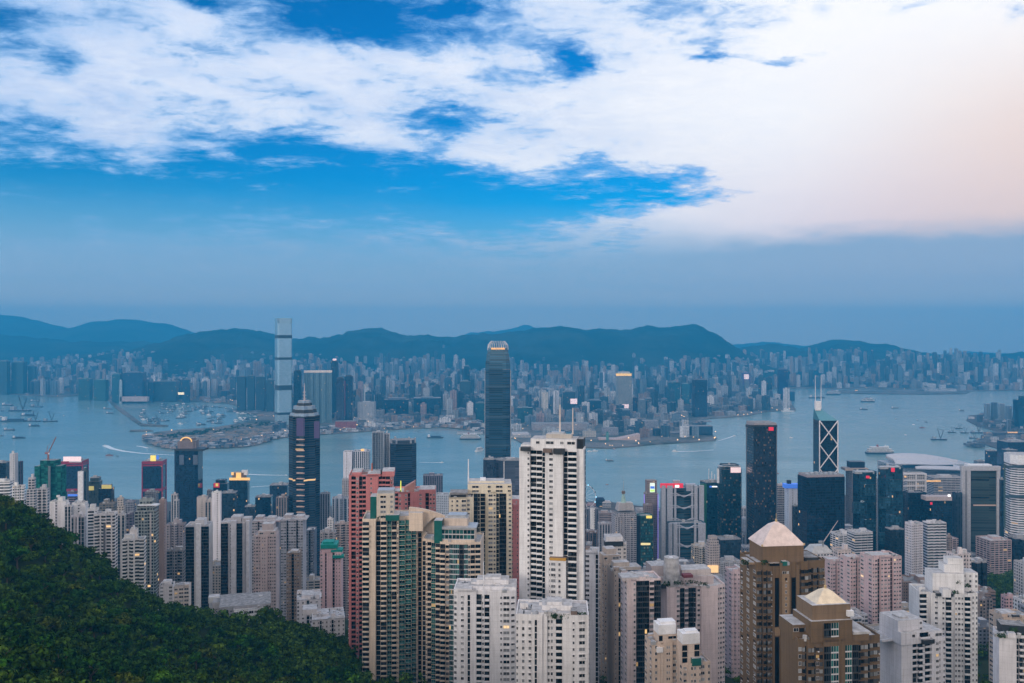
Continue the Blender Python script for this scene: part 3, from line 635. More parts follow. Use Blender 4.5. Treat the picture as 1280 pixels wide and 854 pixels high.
    b = hall('cruise_terminal', 'long low white cruise terminal on the far runway pier', 1155, 1196, 486.3, 6250, (.62, .62, .64), .3); b = hall('pier_building', 'low dark pier building with orange lamps at far runway', 1062, 1150, 489, 6350, (.14, .14, .18), .12); slab(b, 'orange_lamp', 1069, 1072, 487.6, 491, ORANGE, 3, -3)
far_landmarks()

# ------------------------------------------------------------------ the far city: 300 nearest or tallest towers as things, the rest as one mass
FARZ = [(-200, 60, 'by the far-left docks'), (60, 150, 'behind the container docks'), (150, 240, 'behind the blue harbour hotel'), (240, 345, 'behind the boat shelter'), (345, 420, 'behind the tallest skyscraper'), (420, 500, 'right of the paired dark towers'), (500, 605, 'left of the domed skyscraper'),
        (605, 690, 'right of the domed skyscraper'), (690, 770, 'behind the pink sign'), (770, 865, 'behind the lit-crown tower'), (865, 970, 'behind the far shore point'), (970, 1060, 'behind the lone bay tower'), (1060, 1150, 'behind the runway pier'), (1150, 1500, 'on the far-right shore')]
def far_city():
    r = random.Random(5); cand = []
    taken = [(x, y, q) for x, y, q in FOOT]
    step = 78
    for iy in range(int((9300 - 3500) / step)):
        for ix in range(-70, 80):
            X = ix * step + r.uniform(-28, 28); Y = 3500 + iy * step + r.uniform(-28, 28)
            px = CX + F * X / Y
            if px < -60 or px > 1340 or not inside(kow_poly, X, Y) or r.random() < .10: continue
            shore = HOR + CAMZ * F / Y
            if any((X - a) ** 2 + (Y - b) ** 2 < (q + 26) ** 2 for a, b, q in taken): continue
            if px < 345 and Y < 4550: 
                continue
            if 150 < px < 345 and Y < 5050 and r.random() < .6: continue
            if not inside(kow_poly, X, Y - 60): continue
            d = mnoise.noise(Vector((X / 700, Y / 700, 1.7))); d2 = mnoise.noise(Vector((X / 260, Y / 260, 8.2)))
            # a wooded knoll in the middle and another on the right stay open
            if ((px - 735) / 32) ** 2 + ((Y - 5600) / 420) ** 2 < 1 or ((px - 1000) / 45) ** 2 + ((Y - 7600) / 500) ** 2 < 1: continue
            if px > 930 and 4800 < Y < 6100 and px < 1000: h = r.uniform(25, 60)
            tall = d2 * 1.4 + d
            if tall > .33: h = r.uniform(85, 135); w = r.uniform(24, 36)
            elif tall > -.1: h = r.uniform(35, 80); w = r.uniform(24, 44)
            else: h = r.uniform(12, 38); w = r.uniform(26, 60)
            if Y > 7000: h *= 1.12
            if px > 1000: h *= 1.15
            if 480 < px < 660 and Y > 6800: h *= r.uniform(.9, 1.35)
            if Y < 4300: h = min(h, r.uniform(20, 60))
            if px < 120 and Y > 5600: h = min(h, 100)
            cand.append((X, Y, h, w, px))
    cols = [('pale grey', (.55, .57, .60), 5), ('cream', (.60, .56, .50), 2), ('white', (.74, .74, .76), 3), ('blue-grey', (.15, .21, .27), 5), ('dark', (.03, .07, .11), 7), ('brown', (.24, .17, .14), 1), ('pink', (.42, .30, .29), 1)]
    bag = [c for c in cols for _ in range(c[2])]
    cand.sort(key=lambda c: -c[2] * c[3] / c[1] ** 2)
    recs = []
    for i, (X, Y, h, w, px) in enumerate(cand):
        dk = mnoise.noise(Vector((X / 420, Y / 420, 5.5))); cname, c, _ = r.choice(bag) if dk < .12 or r.random() < .35 else r.choice([cols[3], cols[4], cols[4]]); h = recs and h * (1.18 if cname == 'dark' and h > 40 else 1.0) or h; k = r.uniform(.82, 1.12); d = w * r.uniform(.5, .95); rz = R(r.choice((4, 4, 12, -20, 30)) + r.uniform(-3, 3))
        recs.append([X, Y, h, w, px, cname, tuple(x * k for x in c), d, rz, float(far_g(X, Y)) - 3])
    big, rest = recs[:300], recs[300:]
    def shape(m_, h, w, d, ox, oy, oz, rz, s):
        rr = random.Random(s); cs, sn = math.cos(rz), math.sin(rz)
        kind = rr.random()
        pl = [(x * w, y * w) for x, y in (cross(1, .2, .06) if kind < .3 and h > 70 else notch(2, d / w, .1) if kind < .65 else rect(d / w))]
        pl = [(x * cs - y * sn + ox, x * sn + y * cs + oy) for x, y in pl]
        m_.prism(pl, oz, oz + h, 0, 1)
        m_.box((ox, oy, oz + h - .1), (w * rr.uniform(.25, .5), d * rr.uniform(.3, .5), rr.uniform(3, 8)), rz, 0, 1)
    groups = {}
    for e in big:
        X, Y, h, w, px, cname, c, d, rz, z = e
        zone = next(p for a, b, p in FARZ if a <= px < b); sh = 'tall slim' if h > 95 and w < 30 else 'tall' if h > 85 else 'broad' if w > 40 else 'middling' if h > 45 else 'low'
        dist = 'near water' if Y < 4700 else 'mid distance' if Y < 6200 else 'towards hills' if Y < 7600 else 'below hills'
        groups.setdefault((cname, sh, dist, zone), []).append(e)
    ords = ['first', 'second', 'third', 'fourth', 'fifth', 'sixth', 'seventh']
    for (cname, sh, dist, zone), L in groups.items():
        L.sort(key=lambda e: e[4])
        for i, (X, Y, h, w, px, cn, c, d, rz, z) in enumerate(L):
            m_ = MB(); shape(m_, h, w, d, 0, 0, 0, rz, int(X * 7 + Y)); o = m_.build('distant_tower', [FAC['far'], ROOF], None, (X, Y, z), c)
            lab = f'{sh} {cname} building {dist} {zone}'
            if len(L) > 1: lab = f'{ords[min(i, 6)]} from left, {sh} {cname} building {dist} {zone}'
            tag(o, lab, 'building', 'buildings of the city across the harbour')
    m_ = MB()
    for (X, Y, h, w, px, cn, c, d, rz, z) in rest: shape(m_, h, w, d, X, Y, z, rz, int(X * 7 + Y))
    o = m_.build('distant_city', [FAC['far_mass'], ROOF]); tag(o, 'packed lesser buildings filling the city across the harbour', 'city', kind='stuff')
    return len(recs)
print('far city', far_city())
# street and quay lamps glimmering across the water
def far_lamps():
    r = random.Random(21); m_ = MB()
    def spot(x, y, z, s): m_.box((x, y, z), (s, s, s), 0)
    for i in range(300):
        px = r.uniform(0, 1280); k = r.random()
        if k < .45: j = r.randrange(len(KOWLOON) - 1); a, b = KOWLOON[j], KOWLOON[j + 1]; t = r.random(); p = ground_pt(a[0] + (b[0] - a[0]) * t, a[1] + (b[1] - a[1]) * t - r.uniform(.2, 3))
        else: p = ground_pt(px, r.uniform(484, 545))
        if inside(kow_poly, *p): spot(p[0], p[1], 4 + r.uniform(0, 26) * (r.random() < .5), r.uniform(1.6, 3.6))
    tag(m_.build('quay_lights', glow('quay', (1.0, .62, .30), 1.6)), 'scattered warm lamps along the far quays and streets', 'street lights', kind='stuff')
far_lamps()
# low works, roofs and planting on the reclaimed spit, the quays and the right headland
def clutter():
    r = random.Random(77); m_ = MB(); br = MB(); tr = MB(); hd = MB()
    def leafy(mb, x, y, z, s):
        for _ in range(9):
            a = r.uniform(0, 6.28); px_, py_, pz = x + r.uniform(-s, s), y + r.uniform(-s, s), z + r.uniform(.1, 1.0) * s; q = s * r.uniform(.35, .7); b = len(mb.v)
            mb.v += [(px_ - q * math.cos(a), py_ - q * math.sin(a), pz - q * .5), (px_ + q * math.cos(a), py_ + q * math.sin(a), pz - q * .4), (px_ + q * .6 * math.cos(a), py_ + q * .6 * math.sin(a) + .4 * q, pz + q * .7), (px_ - q * .6 * math.cos(a), py_ - q * .6 * math.sin(a) + .4 * q, pz + q * .6)]; mb.face((b, b + 1, b + 2, b + 3))
    spit = [(186, 549), (200, 557), (258, 560.5), (310, 557), (345, 547.5), (360, 541), (350, 527), (318, 529), (270, 537), (226, 540), (196, 543)]
    n = 0
    while n < 560:
        px, py = r.uniform(184, 362), r.uniform(526, 561)
        if not inside(spit, px, py): continue
        n += 1; x, y = ground_pt(px, py, 4); band = py - (558 - .16 * (px - 190))
        mid = abs(py - (549.5 - .13 * (px - 186))) < 2.6
        if mid and r.random() < .75: leafy(tr, x, y, 4, r.uniform(4, 8))
        else: (m_ if r.random() < .35 else br).box((x, y, 4), (r.uniform(8, 34), r.uniform(6, 18), r.uniform(.4, 3.2)), r.uniform(-.3, .3))
    for i in range(900):
        j = r.randrange(17, 31); a, b = KOWLOON[j], KOWLOON[j + 1]; t = r.random(); x, y = ground_pt(a[0] + (b[0] - a[0]) * t, a[1] + (b[1] - a[1]) * t - r.uniform(.8, 9), 4)
        if inside(kow_poly, x, y) and not any((x - p) ** 2 + (y - q) ** 2 < (s * .45) ** 2 for p, q, s in FOOT): m_.box((x, y, 4), (r.uniform(8, 34), r.uniform(8, 20), r.uniform(3, 14)), r.uniform(-.2, .2))
    for i in range(260):
        px, py = r.uniform(-20, 345), r.uniform(491, 520); x, y = ground_pt(px, py, 4)
        if inside(kow_poly, x, y) and not any((x - p) ** 2 + (y - q) ** 2 < (s * .9) ** 2 for p, q, s in FOOT): m_.box((x, y, 4), (r.uniform(10, 60), r.uniform(8, 20), r.uniform(3, 12)), r.uniform(-.2, .2))
    tag(m_.build('shore_sheds', FAC['far_mass']), 'low sheds, yards and works along the far quays and reclaimed spit', 'sheds', kind='stuff')
    tag(br.build('site_yards', plain('site_earth', (.25, .20, .16), .9, vary=.5)), 'flat brown yards and works on the reclaimed spit', 'yards', kind='stuff')
    tag(tr.build('shore_planting', plain('far_leaf', (.02, .05, .025), .9)), 'rows of dark planting on the reclaimed spit', 'planting', kind='stuff')
    for i in range(240):
        px, py = r.uniform(1210, 1330), r.uniform(519, 560); x, y = ground_pt(px, py, 3)
        if inside(near_poly, x, y) and not any((x - p) ** 2 + (y - q) ** 2 < (s + 8) ** 2 for p, q, s in FOOT): hd.box((x, y, 3), (r.uniform(12, 40), r.uniform(10, 26), r.uniform(4, 14) if px < 1232 else r.uniform(5, 26)), r.uniform(-.2, .2))
    tag(hd.build('headland_sheds', FAC['far_mass']), 'low dim blocks crowding the right headland', 'sheds', kind='stuff')
# ------------------------------------------------------------------ towers of the near shore, middle distance
BLK = (.012, .022, .04); NAVY = (.015, .045, .085); TEAL = (.03, .11, .14); GREY = (.34, .34, .36); PALE = (.52, .52, .55); WHT = (.66, .66, .69); BEIGE = (.48, .41, .35); PINKC = (.46, .33, .34); BRN = (.20, .14, .11)
def mid_left():
    T = tower
    T('office_tower', 'dark glass tower at the left edge with pale vertical fins', -8, 13, 579, 1500, 'curtain', BLK, 5, rect(.8), 'office tower')
    b = T('apartment_tower', 'slim pale tower at left edge rising over its dark glass neighbour', 12, 22.5, 568, 1450, 'blank', (.46, .46, .48), 0, rect(1.0), 'apartment tower', n=1)
    b = T('apartment_tower', 'dark flank tower joined to the slim pale tower at left edge', 22.8, 29, 578, 1460, 'rib', (.10, .08, .12), 0, rect(1.4), 'apartment tower', top='flat')
    T('apartment_block', 'white low block at left edge just over the forest', -6, 16, 603, 950, 'band', WHT, 10, rect(.6), 'apartment block')
    T('apartment_block', 'second white block right of the left edge over the forest', 15, 32, 609, 900, 'punch', WHT, 15, notch(2, .6), 'apartment block')
    T('apartment_block', 'pale block with a rooftop box below the green wrapped tower', 33, 47, 612, 1000, 'grid', (.44, .43, .45), 12, rect(.8), 'apartment block', tiers=((.7, 599),))
    T('apartment_block', 'grey block with dark windows between forest and green wrapped tower', 46, 62, 613, 860, 'balc', (.36, .36, .39), 12, notch(2, .7), 'apartment block')
    b = T('scaffolded_tower', 'tower under construction wrapped in dark green netting, crane on top', 43, 83, 583, 1500, 'net', (.015, .115, .085), 4, notch(2, .5, .05), 'building site', top='none')
    z0 = b['z']; x0, x1, y0, y1 = bbox(b['poly'])
    MB().box((0, 0, z0 - .1), ((x1 - x0) * .56, (y1 - y0) * .8, 10), 0, 0, 1).build('upper_storeys', [FAC['net'], ROOF], b['t'], color=(.015, .105, .08))
    slab(b, 'hoist', 60, 62.5, 583, 628, plain('hoist_cage', (.22, .25, .24), .7), 2.5, -2)
    c = thing('tower_crane', 'rust red luffing crane on top of the green wrapped tower', 'crane', (b['x'] - 4, b['y'], b['zb'] + z0 + 10)); m_ = plain('crane_rust', (.30, .10, .055), .6)
    MB().box((0, 0, -.2), (2.2, 2.2, 13)).build('mast', m_, c); k = b['Y'] / F
    mm = MB(); mm.bar((0, 0, 12), (15, -2, 40), .9, 5, r2=.5); mm.bar((0, 0, 13.6), (15, -2, 41.4), .35, 4); [mm.bar((15 * t, -2 * t, 12 + 28 * t), (15 * (t + .04), -2 * (t + .04), 13.6 + 27.8 * (t + .04)), .25, 4) for t in np.arange(.05, .95, .1)]; mm.build('jib', m_, c)
    MB().box((-3, 0, 10), (5, 2.6, 3)).build('counterweight', m_, c); mm = MB(); mm.bar((-3, 0, 13), (-1, 0, 24), .4, 4); mm.bar((-1, 0, 24), (15, -2, 40.5), .15, 4); mm.build('stay', m_, c); MB().box((2, -1.6, 9.5), (2, 1.8, 2.4)).build('cab', WHITEM, c)
    for lab, a0, a1, sx in (('dark glass tower with red rim and glowing pink roof sign', 76, 110, 'p'), ('dark glass tower with two red bands and yellow roof sign', 178, 207.5, 'y')):
        b = T('twin_office_tower', lab, a0, a1, 577, 1900, 'curtain', NAVY, 8, rect(.8), 'office tower', top='none')
        for r0, r1 in ((577, 580.5), (581.5, 583), (611.5, 614.5)): MB().prism(scale_poly(b['poly'], 1.025), zrow(b, r1), zrow(b, r0) + .3, 0, 1).build('red_band', [RED, ROOF], b['t'])
        for e in b['poly']: MB().box((e[0] * 1.015, e[1] * 1.015, 0), (2.0, 2.0, b['z'])).build('corner_post', RED, b['t'])
        MB().prism(scale_poly(b['poly'], .62), b['z'], b['z'] + 4, 0, 1).build('plant_room', [WALL, ROOFL], b['t'], color=(.4, .4, .42))
        if sx == 'p': slab(b, 'roof_sign', 79, 101, 571, 577, PINKSIGN, 2, 2); slab(b, 'sign_frame', 78.4, 101.6, 576.6, 578, WHITEM, 2.4, 2)
        else: slab(b, 'roof_sign', 188, 194.5, 569.5, 576.5, YELL, 2, 2); slab(b, 'roof_sign', 195.5, 198, 569.5, 574.5, BLUEL, 2, 2)
    b = T('apartment_tower', 'slim tower with blank white wall and dark window side beside the pink roof sign', 97, 111, 590, 1280, 'rib', (.06, .08, .09), 14, rect(.9), 'apartment tower', n=1)
    slab(b, 'blank_wall', 97.2, 103.5, 589.5, 640, WHITEM, 3, -1)
    T('office_block', 'dark glass block with yellow lit top left of twin towers', 111, 128, 602, 1420, 'curtain', (.05, .07, .07), 6, rect(.8), 'office block', tiers=((.8, 598),)); b = T('office_block', 'black glass block with gold trimmed roof under the yellow lit one', 123, 143, 611, 1380, 'curtain', BLK, 8, rect(.8), 'office block', top='none', tiers=((.75, 607),))
    slab(b, 'gold_trim', 127, 139, 606.5, 611, glow('dull_gold', (.55, .46, .14), .25), 1.5, -.8); slab(b, 'yellow_panel', 111, 117, 608, 613, glow('dull_gold', (.55, .46, .14), .25), 1.5, -1.5)
    b = T('office_block', 'small purple grey block with blue lit strip beside the green netting', 84, 97, 616, 1300, 'band', (.22, .18, .22), 6, rect(.7), 'office block', n=1); slab(b, 'blue_strip', 84.5, 96.5, 618, 620.5, BLUEL, 1.2, -.9)
    T('apartment_block', 'white apartment block on the forest edge below green netting', 62, 86, 629, 850, 'blank', (.66, .65, .68), 12, notch(1, .6), 'apartment block'); T('apartment_block', 'grey striped white block right of the forest edge white one', 80, 92, 634, 830, 'rib', (.55, .55, .58), 12, notch(2, .7), 'apartment block')
    T('apartment_block', 'broad white block with dark gap under its roof slab', 89, 111, 632, 840, 'blank', WHT, 8, rect(.7), 'apartment block', tiers=((.9, 630.5),)); T('apartment_block', 'lower white flats with vertical bands below the broad white block', 88, 108, 647, 780, 'rib', (.58, .56, .60), 10, notch(2, .6), 'apartment block')
    T('apartment_tower', 'tall white tower with plain left wall near grid fronted flats', 109, 124, 638, 800, 'balc', WHT, 14, rect(.9), 'apartment tower')
    b = T('apartment_tower', 'white grid fronted flats with grey seam above the forest', 117, 147, 644, 770, 'balc', (.64, .62, .63), 10, notch(2, .6, .06), 'apartment tower'); slab(b, 'grey_seam', 129.2, 131, 655, 690, plain('seam_grey', (.16, .16, .17)), 1.5, -.5)
    T('apartment_tower', 'dim brown grey block behind the white grid flats', 124, 146, 631, 1020, 'grid', (.18, .17, .16), 10, rect(.7), 'apartment tower'); T('apartment_tower', 'beige block with penthouse box behind the white grid flats', 145, 157, 633, 1100, 'punch', (.42, .38, .35), 8, rect(.9), 'apartment tower', tiers=((.7, 624),)); T('office_block', 'grey violet block left of the greenish apartment tower', 156, 170, 628, 1180, 'grid', (.24, .25, .30), 6, rect(.8), 'office block')
    T('apartment_tower', 'pale tower with tan stripes left of the greenish apartment tower', 146, 158, 645, 900, 'rib', (.50, .48, .47), 10, rect(.9), 'apartment tower'); T('apartment_tower', 'dark violet window tower squeezed left of the greenish tower', 157, 168, 644, 950, 'grid', (.12, .11, .15), 8, rect(.9), 'apartment tower')
    b = T('apartment_tower', 'greenish glass apartment tower with stepped pale roof frame', 168, 199, 640, 820, 'grid', (.30, .34, .33), 8, notch(2, .7, .05), 'apartment tower', tiers=((.82, 632), (.6, 627)), n=4); slab(b, 'balcony_column', 187, 188.5, 642, 730, plain('pale_trim', (.55, .50, .48)), 1.5, -.8); slab(b, 'roof_frame', 172, 196, 631.4, 632.8, WHITEM, 8, 1)
    T('apartment_slab', 'narrow plain brown slab tower joined right of the greenish tower', 198.5, 208, 627, 835, 'blank', (.33, .25, .23), 8, rect(1.4), 'apartment tower', n=1); T('apartment_tower', 'grey block with flat roof in front of red banded twin tower', 181, 198, 616, 1500, 'grid', (.27, .26, .26), 8, rect(.8), 'apartment tower')
    T('apartment_block', 'small white stepped block on forest edge with a tall lift tower', 152, 183, 677, 720, 'balc', (.60, .60, .60), 14, notch(2, .7), 'apartment block', n=4); b = T('lift_tower_block', 'slim white tower part rising from the small stepped block', 162, 173, 664, 728, 'blank', (.62, .60, .59), 14, rect(.8), 'apartment block', n=1)
    T('apartment_block', 'dim rose grey flats between brown slab and grid tower', 208, 233, 657, 1000, 'punch', (.30, .27, .29), 6, notch(2, .6), 'apartment block'); T('apartment_tower', 'slim pale tower with yellow green sign left of the big dark tower', 214, 223, 619, 1380, 'rib', (.42, .40, .40), 0, rect(.9), 'apartment tower', n=1); T('apartment_tower', 'slim grey tower overlapping foot of the big dark tower', 217, 224.5, 626, 1250, 'rib', (.36, .36, .38), 0, rect(1.0), 'apartment tower', n=1)
    T('apartment_block', 'dim grey flats low between brown slab and grid tower', 208, 232, 690, 860, 'grid', (.27, .26, .26), 8, notch(2, .6), 'apartment block')
    b = T('office_skyscraper', 'big dark blue office tower with stone crown and golden arch', 218, 253.5, 562, 1750, 'curtain', (.012, .035, .075), 4, chamf(.9, .1), 'office skyscraper', top='none')
    br = plain('crown_stone', (.20, .16, .16), .7); zt = b['z']
    for nm, k, r0, r1 in (('crown_storeys', .72, 562, 552), ('crown_storeys', .5, 552, 549)): MB().prism(scale_poly(b['poly'], k), zrow(b, r0) - .1, zrow(b, r1), 0, 1).build(nm, [br, ROOF], b['t'])
    for sx in (-1, 1):
        MB().box((sx * b['sc'] * .36, -b['sc'] * .2, zt), (4, 4, 14)).build('corner_turret', br, b['t']); slab(b, 'window_panel', 235.5 + sx * 8.6 - 2.8, 235.5 + sx * 8.6 + 2.8, 569, 581, plain('dim_panel', (.11, .14, .19), .3), 1, -.4)
    k = b['Y'] / F; mm = MB(); pr = None
    for i in range(9):
        a = math.pi * i / 8; q = (-math.cos(a) * 7 * k, -b['sc'] * .3, zrow(b, 553) + math.sin(a) * 5.5 * k)
        if pr: mm.bar(pr, q, 1.4, 5)
        pr = q
    mm.build('golden_arch', GOLD, b['t']); slab(b, 'rim', 218, 254, 561.5, 564, DARKM, 30, -.8)
    T('apartment_tower', 'beige tower overlapping right foot of the big dark tower', 246, 260, 623, 1200, 'blank', (.46, .41, .38), 10, rect(.9), 'apartment tower', n=2); T('apartment_tower', 'beige and dark striped tower beside the slim white slab', 256, 267, 628, 1180, 'rib', (.40, .36, .34), 10, rect(.9), 'apartment tower', n=1)
    T('apartment_slab', 'slim plain white slab tower above the grid fronted pair', 264.5, 277, 617, 1100, 'blank', (.66, .64, .68), 12, rect(.9), 'apartment tower', n=1)
    b = T('office_tower', 'dark glass tower with gold lit crown beside the harbour', 286.5, 312, 600, 1780, 'curtain', (.015, .04, .075), 6, chamf(.8, .12), 'office tower', top='none')
    slab(b, 'gold_rim', 286.5, 312, 597.5, 600.5, GOLD, 3, -.8); MB().prism(scale_poly(b['poly'], .7), b['z'], b['z'] + 14, 0, 1).build('crown', [BRN_M, ROOF], b['t']); slab(b, 'gold_column', 295, 301, 591, 599, GOLD, 2, 4); slab(b, 'roof_box', 302, 309, 588, 594, WHITEM, 6, 8); slab(b, 'gold_column', 289, 292, 590.5, 594, GOLD, 2, 4)
    b = T('office_block', 'dark glass wing with a red sign left of the gold crowned tower', 266.5, 287, 605, 1830, 'curtain', (.02, .05, .085), 6, rect(.8), 'office block', tiers=((.7, 601.5),), top='flat'); slab(b, 'red_sign', 267, 274, 604, 609.5, REDSIGN, 1.5, -.8); slab(b, 'sign_lamp', 269.5, 272.5, 604.5, 608, YELL, 1.5, -1.6)
    T('office_block', 'dark glass block with sloping brown roof before the gold crowned tower', 276, 297, 617, 1480, 'curtain', (.03, .055, .08), 6, rect(.8), 'office block', n=4); T('office_block', 'small dim block left of the slim white slab by the shore', 258.5, 266, 614, 1640, 'grid', (.18, .17, .18), 6, rect(.8), 'office block', n=1)
    T('office_block', 'navy block with white roof beside the shore left of the stepped dark tower', 319, 341, 622, 1540, 'curtain', NAVY, 6, rect(.7), 'office block', n=4); T('office_block', 'dark blue block behind the navy one with grey rooftop', 337, 362, 607, 1720, 'curtain', (.02, .05, .10), 4, rect(.7), 'office block', n=4); T('apartment_tower', 'dull brown block against left foot of the stepped dark tower', 345, 361, 623, 1420, 'rib', (.24, .20, .19), 8, rect(.8), 'apartment tower'); T('office_block', 'small dark block low between navy block and grid towers', 306, 320, 634, 1450, 'curtain', (.04, .06, .09), 8, rect(.8), 'office block')
    # stepped dark star-plan tower with mast
    b = T('star_skyscraper', 'tall dark star-plan skyscraper with stepped silver top and mast', 361, 400, 521, 1420, 'curtain_h', (.012, .035, .065), 11, star8(), 'skyscraper', top='none')
    z = b['z']; sil = plain('silver_blue', (.28, .36, .44), .35, .4)
    for k_, r0, r1, mm_ in ((.94, 521, 517.5, sil), (.80, 517.5, 513, DARKM), (.72, 513, 508.5, sil), (.50, 508.5, 505, DARKM), (.42, 505, 502, sil)):
        MB().prism(scale_poly(b['poly'], k_), zrow(b, r0) - .1, zrow(b, r1), 0, 1, scale_top=.96).build('stepped_crown', [mm_, ROOFL], b['t'])
    mm = MB(); mm.bar((0, 0, zrow(b, 502)), (0, 0, zrow(b, 490)), 1.4, 8, r2=.8); mm.bar((0, 0, zrow(b, 490)), (0, 0, zrow(b, 480)), .7, 6, r2=.25); mm.build('mast', plain('mast_pink', (.62, .50, .50), .5), b['t'])
    mm = MB(); [mm.box((0, 0, zrow(b, q)), (5, 5, 1.0)) for q in (500, 496, 492)]; mm.build('mast_ring', STEEL, b['t'])
    slab(b, 'violet_bay', 370.5, 380.5, 523, 545, glow('violet_glass', (.08, .06, .14), .12), 3, .2); slab(b, 'violet_bay', 392.5, 399, 527, 548, glow('violet_glass', (.08, .06, .14), .12), 3, 9)
    for q in range(549, 650, 7):
        slab(b, 'lit_floor', 370.5, 380.5, q, q + 1.1, glow('dim_amber', (.45, .32, .26), .22), 3, .1)
    T('office_tower', 'grey pair tower right of the stepped star-plan skyscraper', 400, 413, 618, 1480, 'rib', (.28, .28, .31), 6, rect(.8), 'office tower'); T('office_block', 'blue grey office block left of the white harbour tower', 415, 437, 624, 1350, 'rib', (.30, .33, .40), 8, notch(2, .6), 'office block', n=4); T('apartment_tower', 'slim white tower with tan top left of the red pink tower', 427.5, 437, 600, 1500, 'punch', (.60, .58, .58), 4, rect(.9), 'apartment tower', n=1)
    b = T('office_tower', 'white slab half of the harbour tower behind the red pink tower', 429, 441.5, 565.5, 1700, 'blank', (.62, .62, .68), 4, rect(1.2), 'office tower', top='flat'); b = T('office_tower', 'white harbour tower with dark blue window bays and roof lamp', 441.5, 463, 565, 1705, 'rib', (.50, .52, .58), 4, rect(.8), 'office tower', n=2); slab(b, 'roof_lamp', 451, 455, 561.5, 564, GOLD, 3, 6)
    b = T('office_tower', 'tall grey ribbed harbour tower between white tower and dark rounded tower', 465, 481, 541, 1640, 'rib', (.32, .35, .40), 4, notch(3, .7, .05), 'office tower', n=3); b = T('office_tower_wing', 'narrow pale wing right of the tall grey ribbed harbour tower', 481, 487.5, 543, 1650, 'rib', (.46, .46, .48), 4, rect(1.2), 'office tower', n=1)
    b = T('office_tower', 'dark blue glass tower with rounded corners and jagged roof', 487, 520.5, 555, 1600, 'curtain_h', (.02, .055, .10), 12, chamf(.8, .2), 'office tower', top='none'); q = b['poly']
    MB().prism(scale_poly(q, .9), b['z'] - .1, zrow(b, 551), 0, 1).build('upper_storeys', [FAC['curtain_h'], ROOF], b['t'], color=(.06, .09, .13))
    for i in range(8): MB().box((q[i][0] * .9, q[i][1] * .9, b['z']), (3, 3, 6 + (i % 3) * 2)).build('roof_fin', STEEL, b['t'])
    T('office_block', 'squat purple grey block by water with flat pink roof band', 529, 553.5, 600, 1620, 'rib', (.16, .15, .20), 4, rect(.6), 'office block', tiers=((1.01, 595.5),), top='kit'); T('office_block', 'pale blue small blocks by the water right of the squat purple block', 545, 561, 619, 1480, 'punch', (.40, .44, .50), 6, rect(.8), 'office block', n=4)
    T('apartment_block', 'rose brown flats left of the red pink tower', 418, 437, 656, 1050, 'grid', (.36, .30, .29), 6, notch(2, .6), 'apartment block', n=4); T('apartment_block', 'grey low flats behind the teal roofed pink tower', 400, 420, 667, 1000, 'punch', (.36, .34, .35), 10, notch(2, .7), 'apartment block', n=4); T('apartment_tower', 'pale slim tower with spire roof behind the teal roofed tower', 409, 417, 650, 1120, 'punch', (.56, .54, .55), 4, rect(.9), 'apartment tower', n=1)
    # domed harbour skyscraper
    b = T('harbour_skyscraper', 'tallest dark glass skyscraper on the near shore with crown of curved claws', 606.5, 638, 462, 1880, 'curtain_h', (.02, .075, .13), 0, chamf(1.0, .16), 'skyscraper', top='none')
    pl = b['poly']; steps = ((1.0, 462, 452, .955), (.935, 452, 443, .94), (.85, 443, 435.5, .90))
    for k_, r0, r1, st in steps: MB().prism(scale_poly(pl, k_), zrow(b, r0) - .05, zrow(b, r1), 0, 1, scale_top=st).build('upper_storeys', [FAC['curtain_h'], ROOF], b['t'], color=(.035, .11, .16))
    slab(b, 'lit_floor', 614, 631, 434.8, 437, ORANGE, 4, 5)
    n_ = 26; bow = plain('claw_metal', (.50, .52, .55), .4, .3)
    for i in range(n_):
        a = 2 * math.pi * i / n_; ca, sa = math.cos(a), math.sin(a); r0 = b['sc'] * .41
        z1, z2 = zrow(b, 438), zrow(b, 426.5); mm = MB(); mm.bar((ca * r0, sa * r0, z1), (ca * r0 * .97, sa * r0 * .97, z1 + (z2 - z1) * .55), .9, 4); mm.bar((ca * r0 * .97, sa * r0 * .97, z1 + (z2 - z1) * .55), (ca * r0 * .66, sa * r0 * .66, z2), 1.0, 4, r2=.6); mm.build('crown_claw', bow, b['t'])
    for sx in (-1, 1): slab(b, 'corner_fin', *((605.8, 607.6) if sx < 0 else (636.9, 638.7)), 463, 572, plain('fin_pale', (.40, .44, .48), .4, .3), 4, 9)
    for q in (482, 520, 556): slab(b, 'plant_floor', 607.5, 637, q, q + 2.2, plain('louvre', (.05, .09, .12), .5), 2, -.4)
    T('office_block', 'dark glass exchange block with pink roof line under the domed skyscraper', 604, 620, 575, 1520, 'curtain', (.04, .055, .085), 0, chamf(.9, .2), 'office block', n=3); b = T('office_block', 'purple grey glass block right of the dark exchange block', 619, 654, 576, 1540, 'curtain_h', (.10, .11, .15), 0, chamf(.6, .12), 'office block', n=4); slab(b, 'white_fin', 629.5, 630.5, 577, 600, WHITEM, 1, -.8)
BRN_M = plain('brown_stone', (.16, .12, .10), .7)
mid_left()

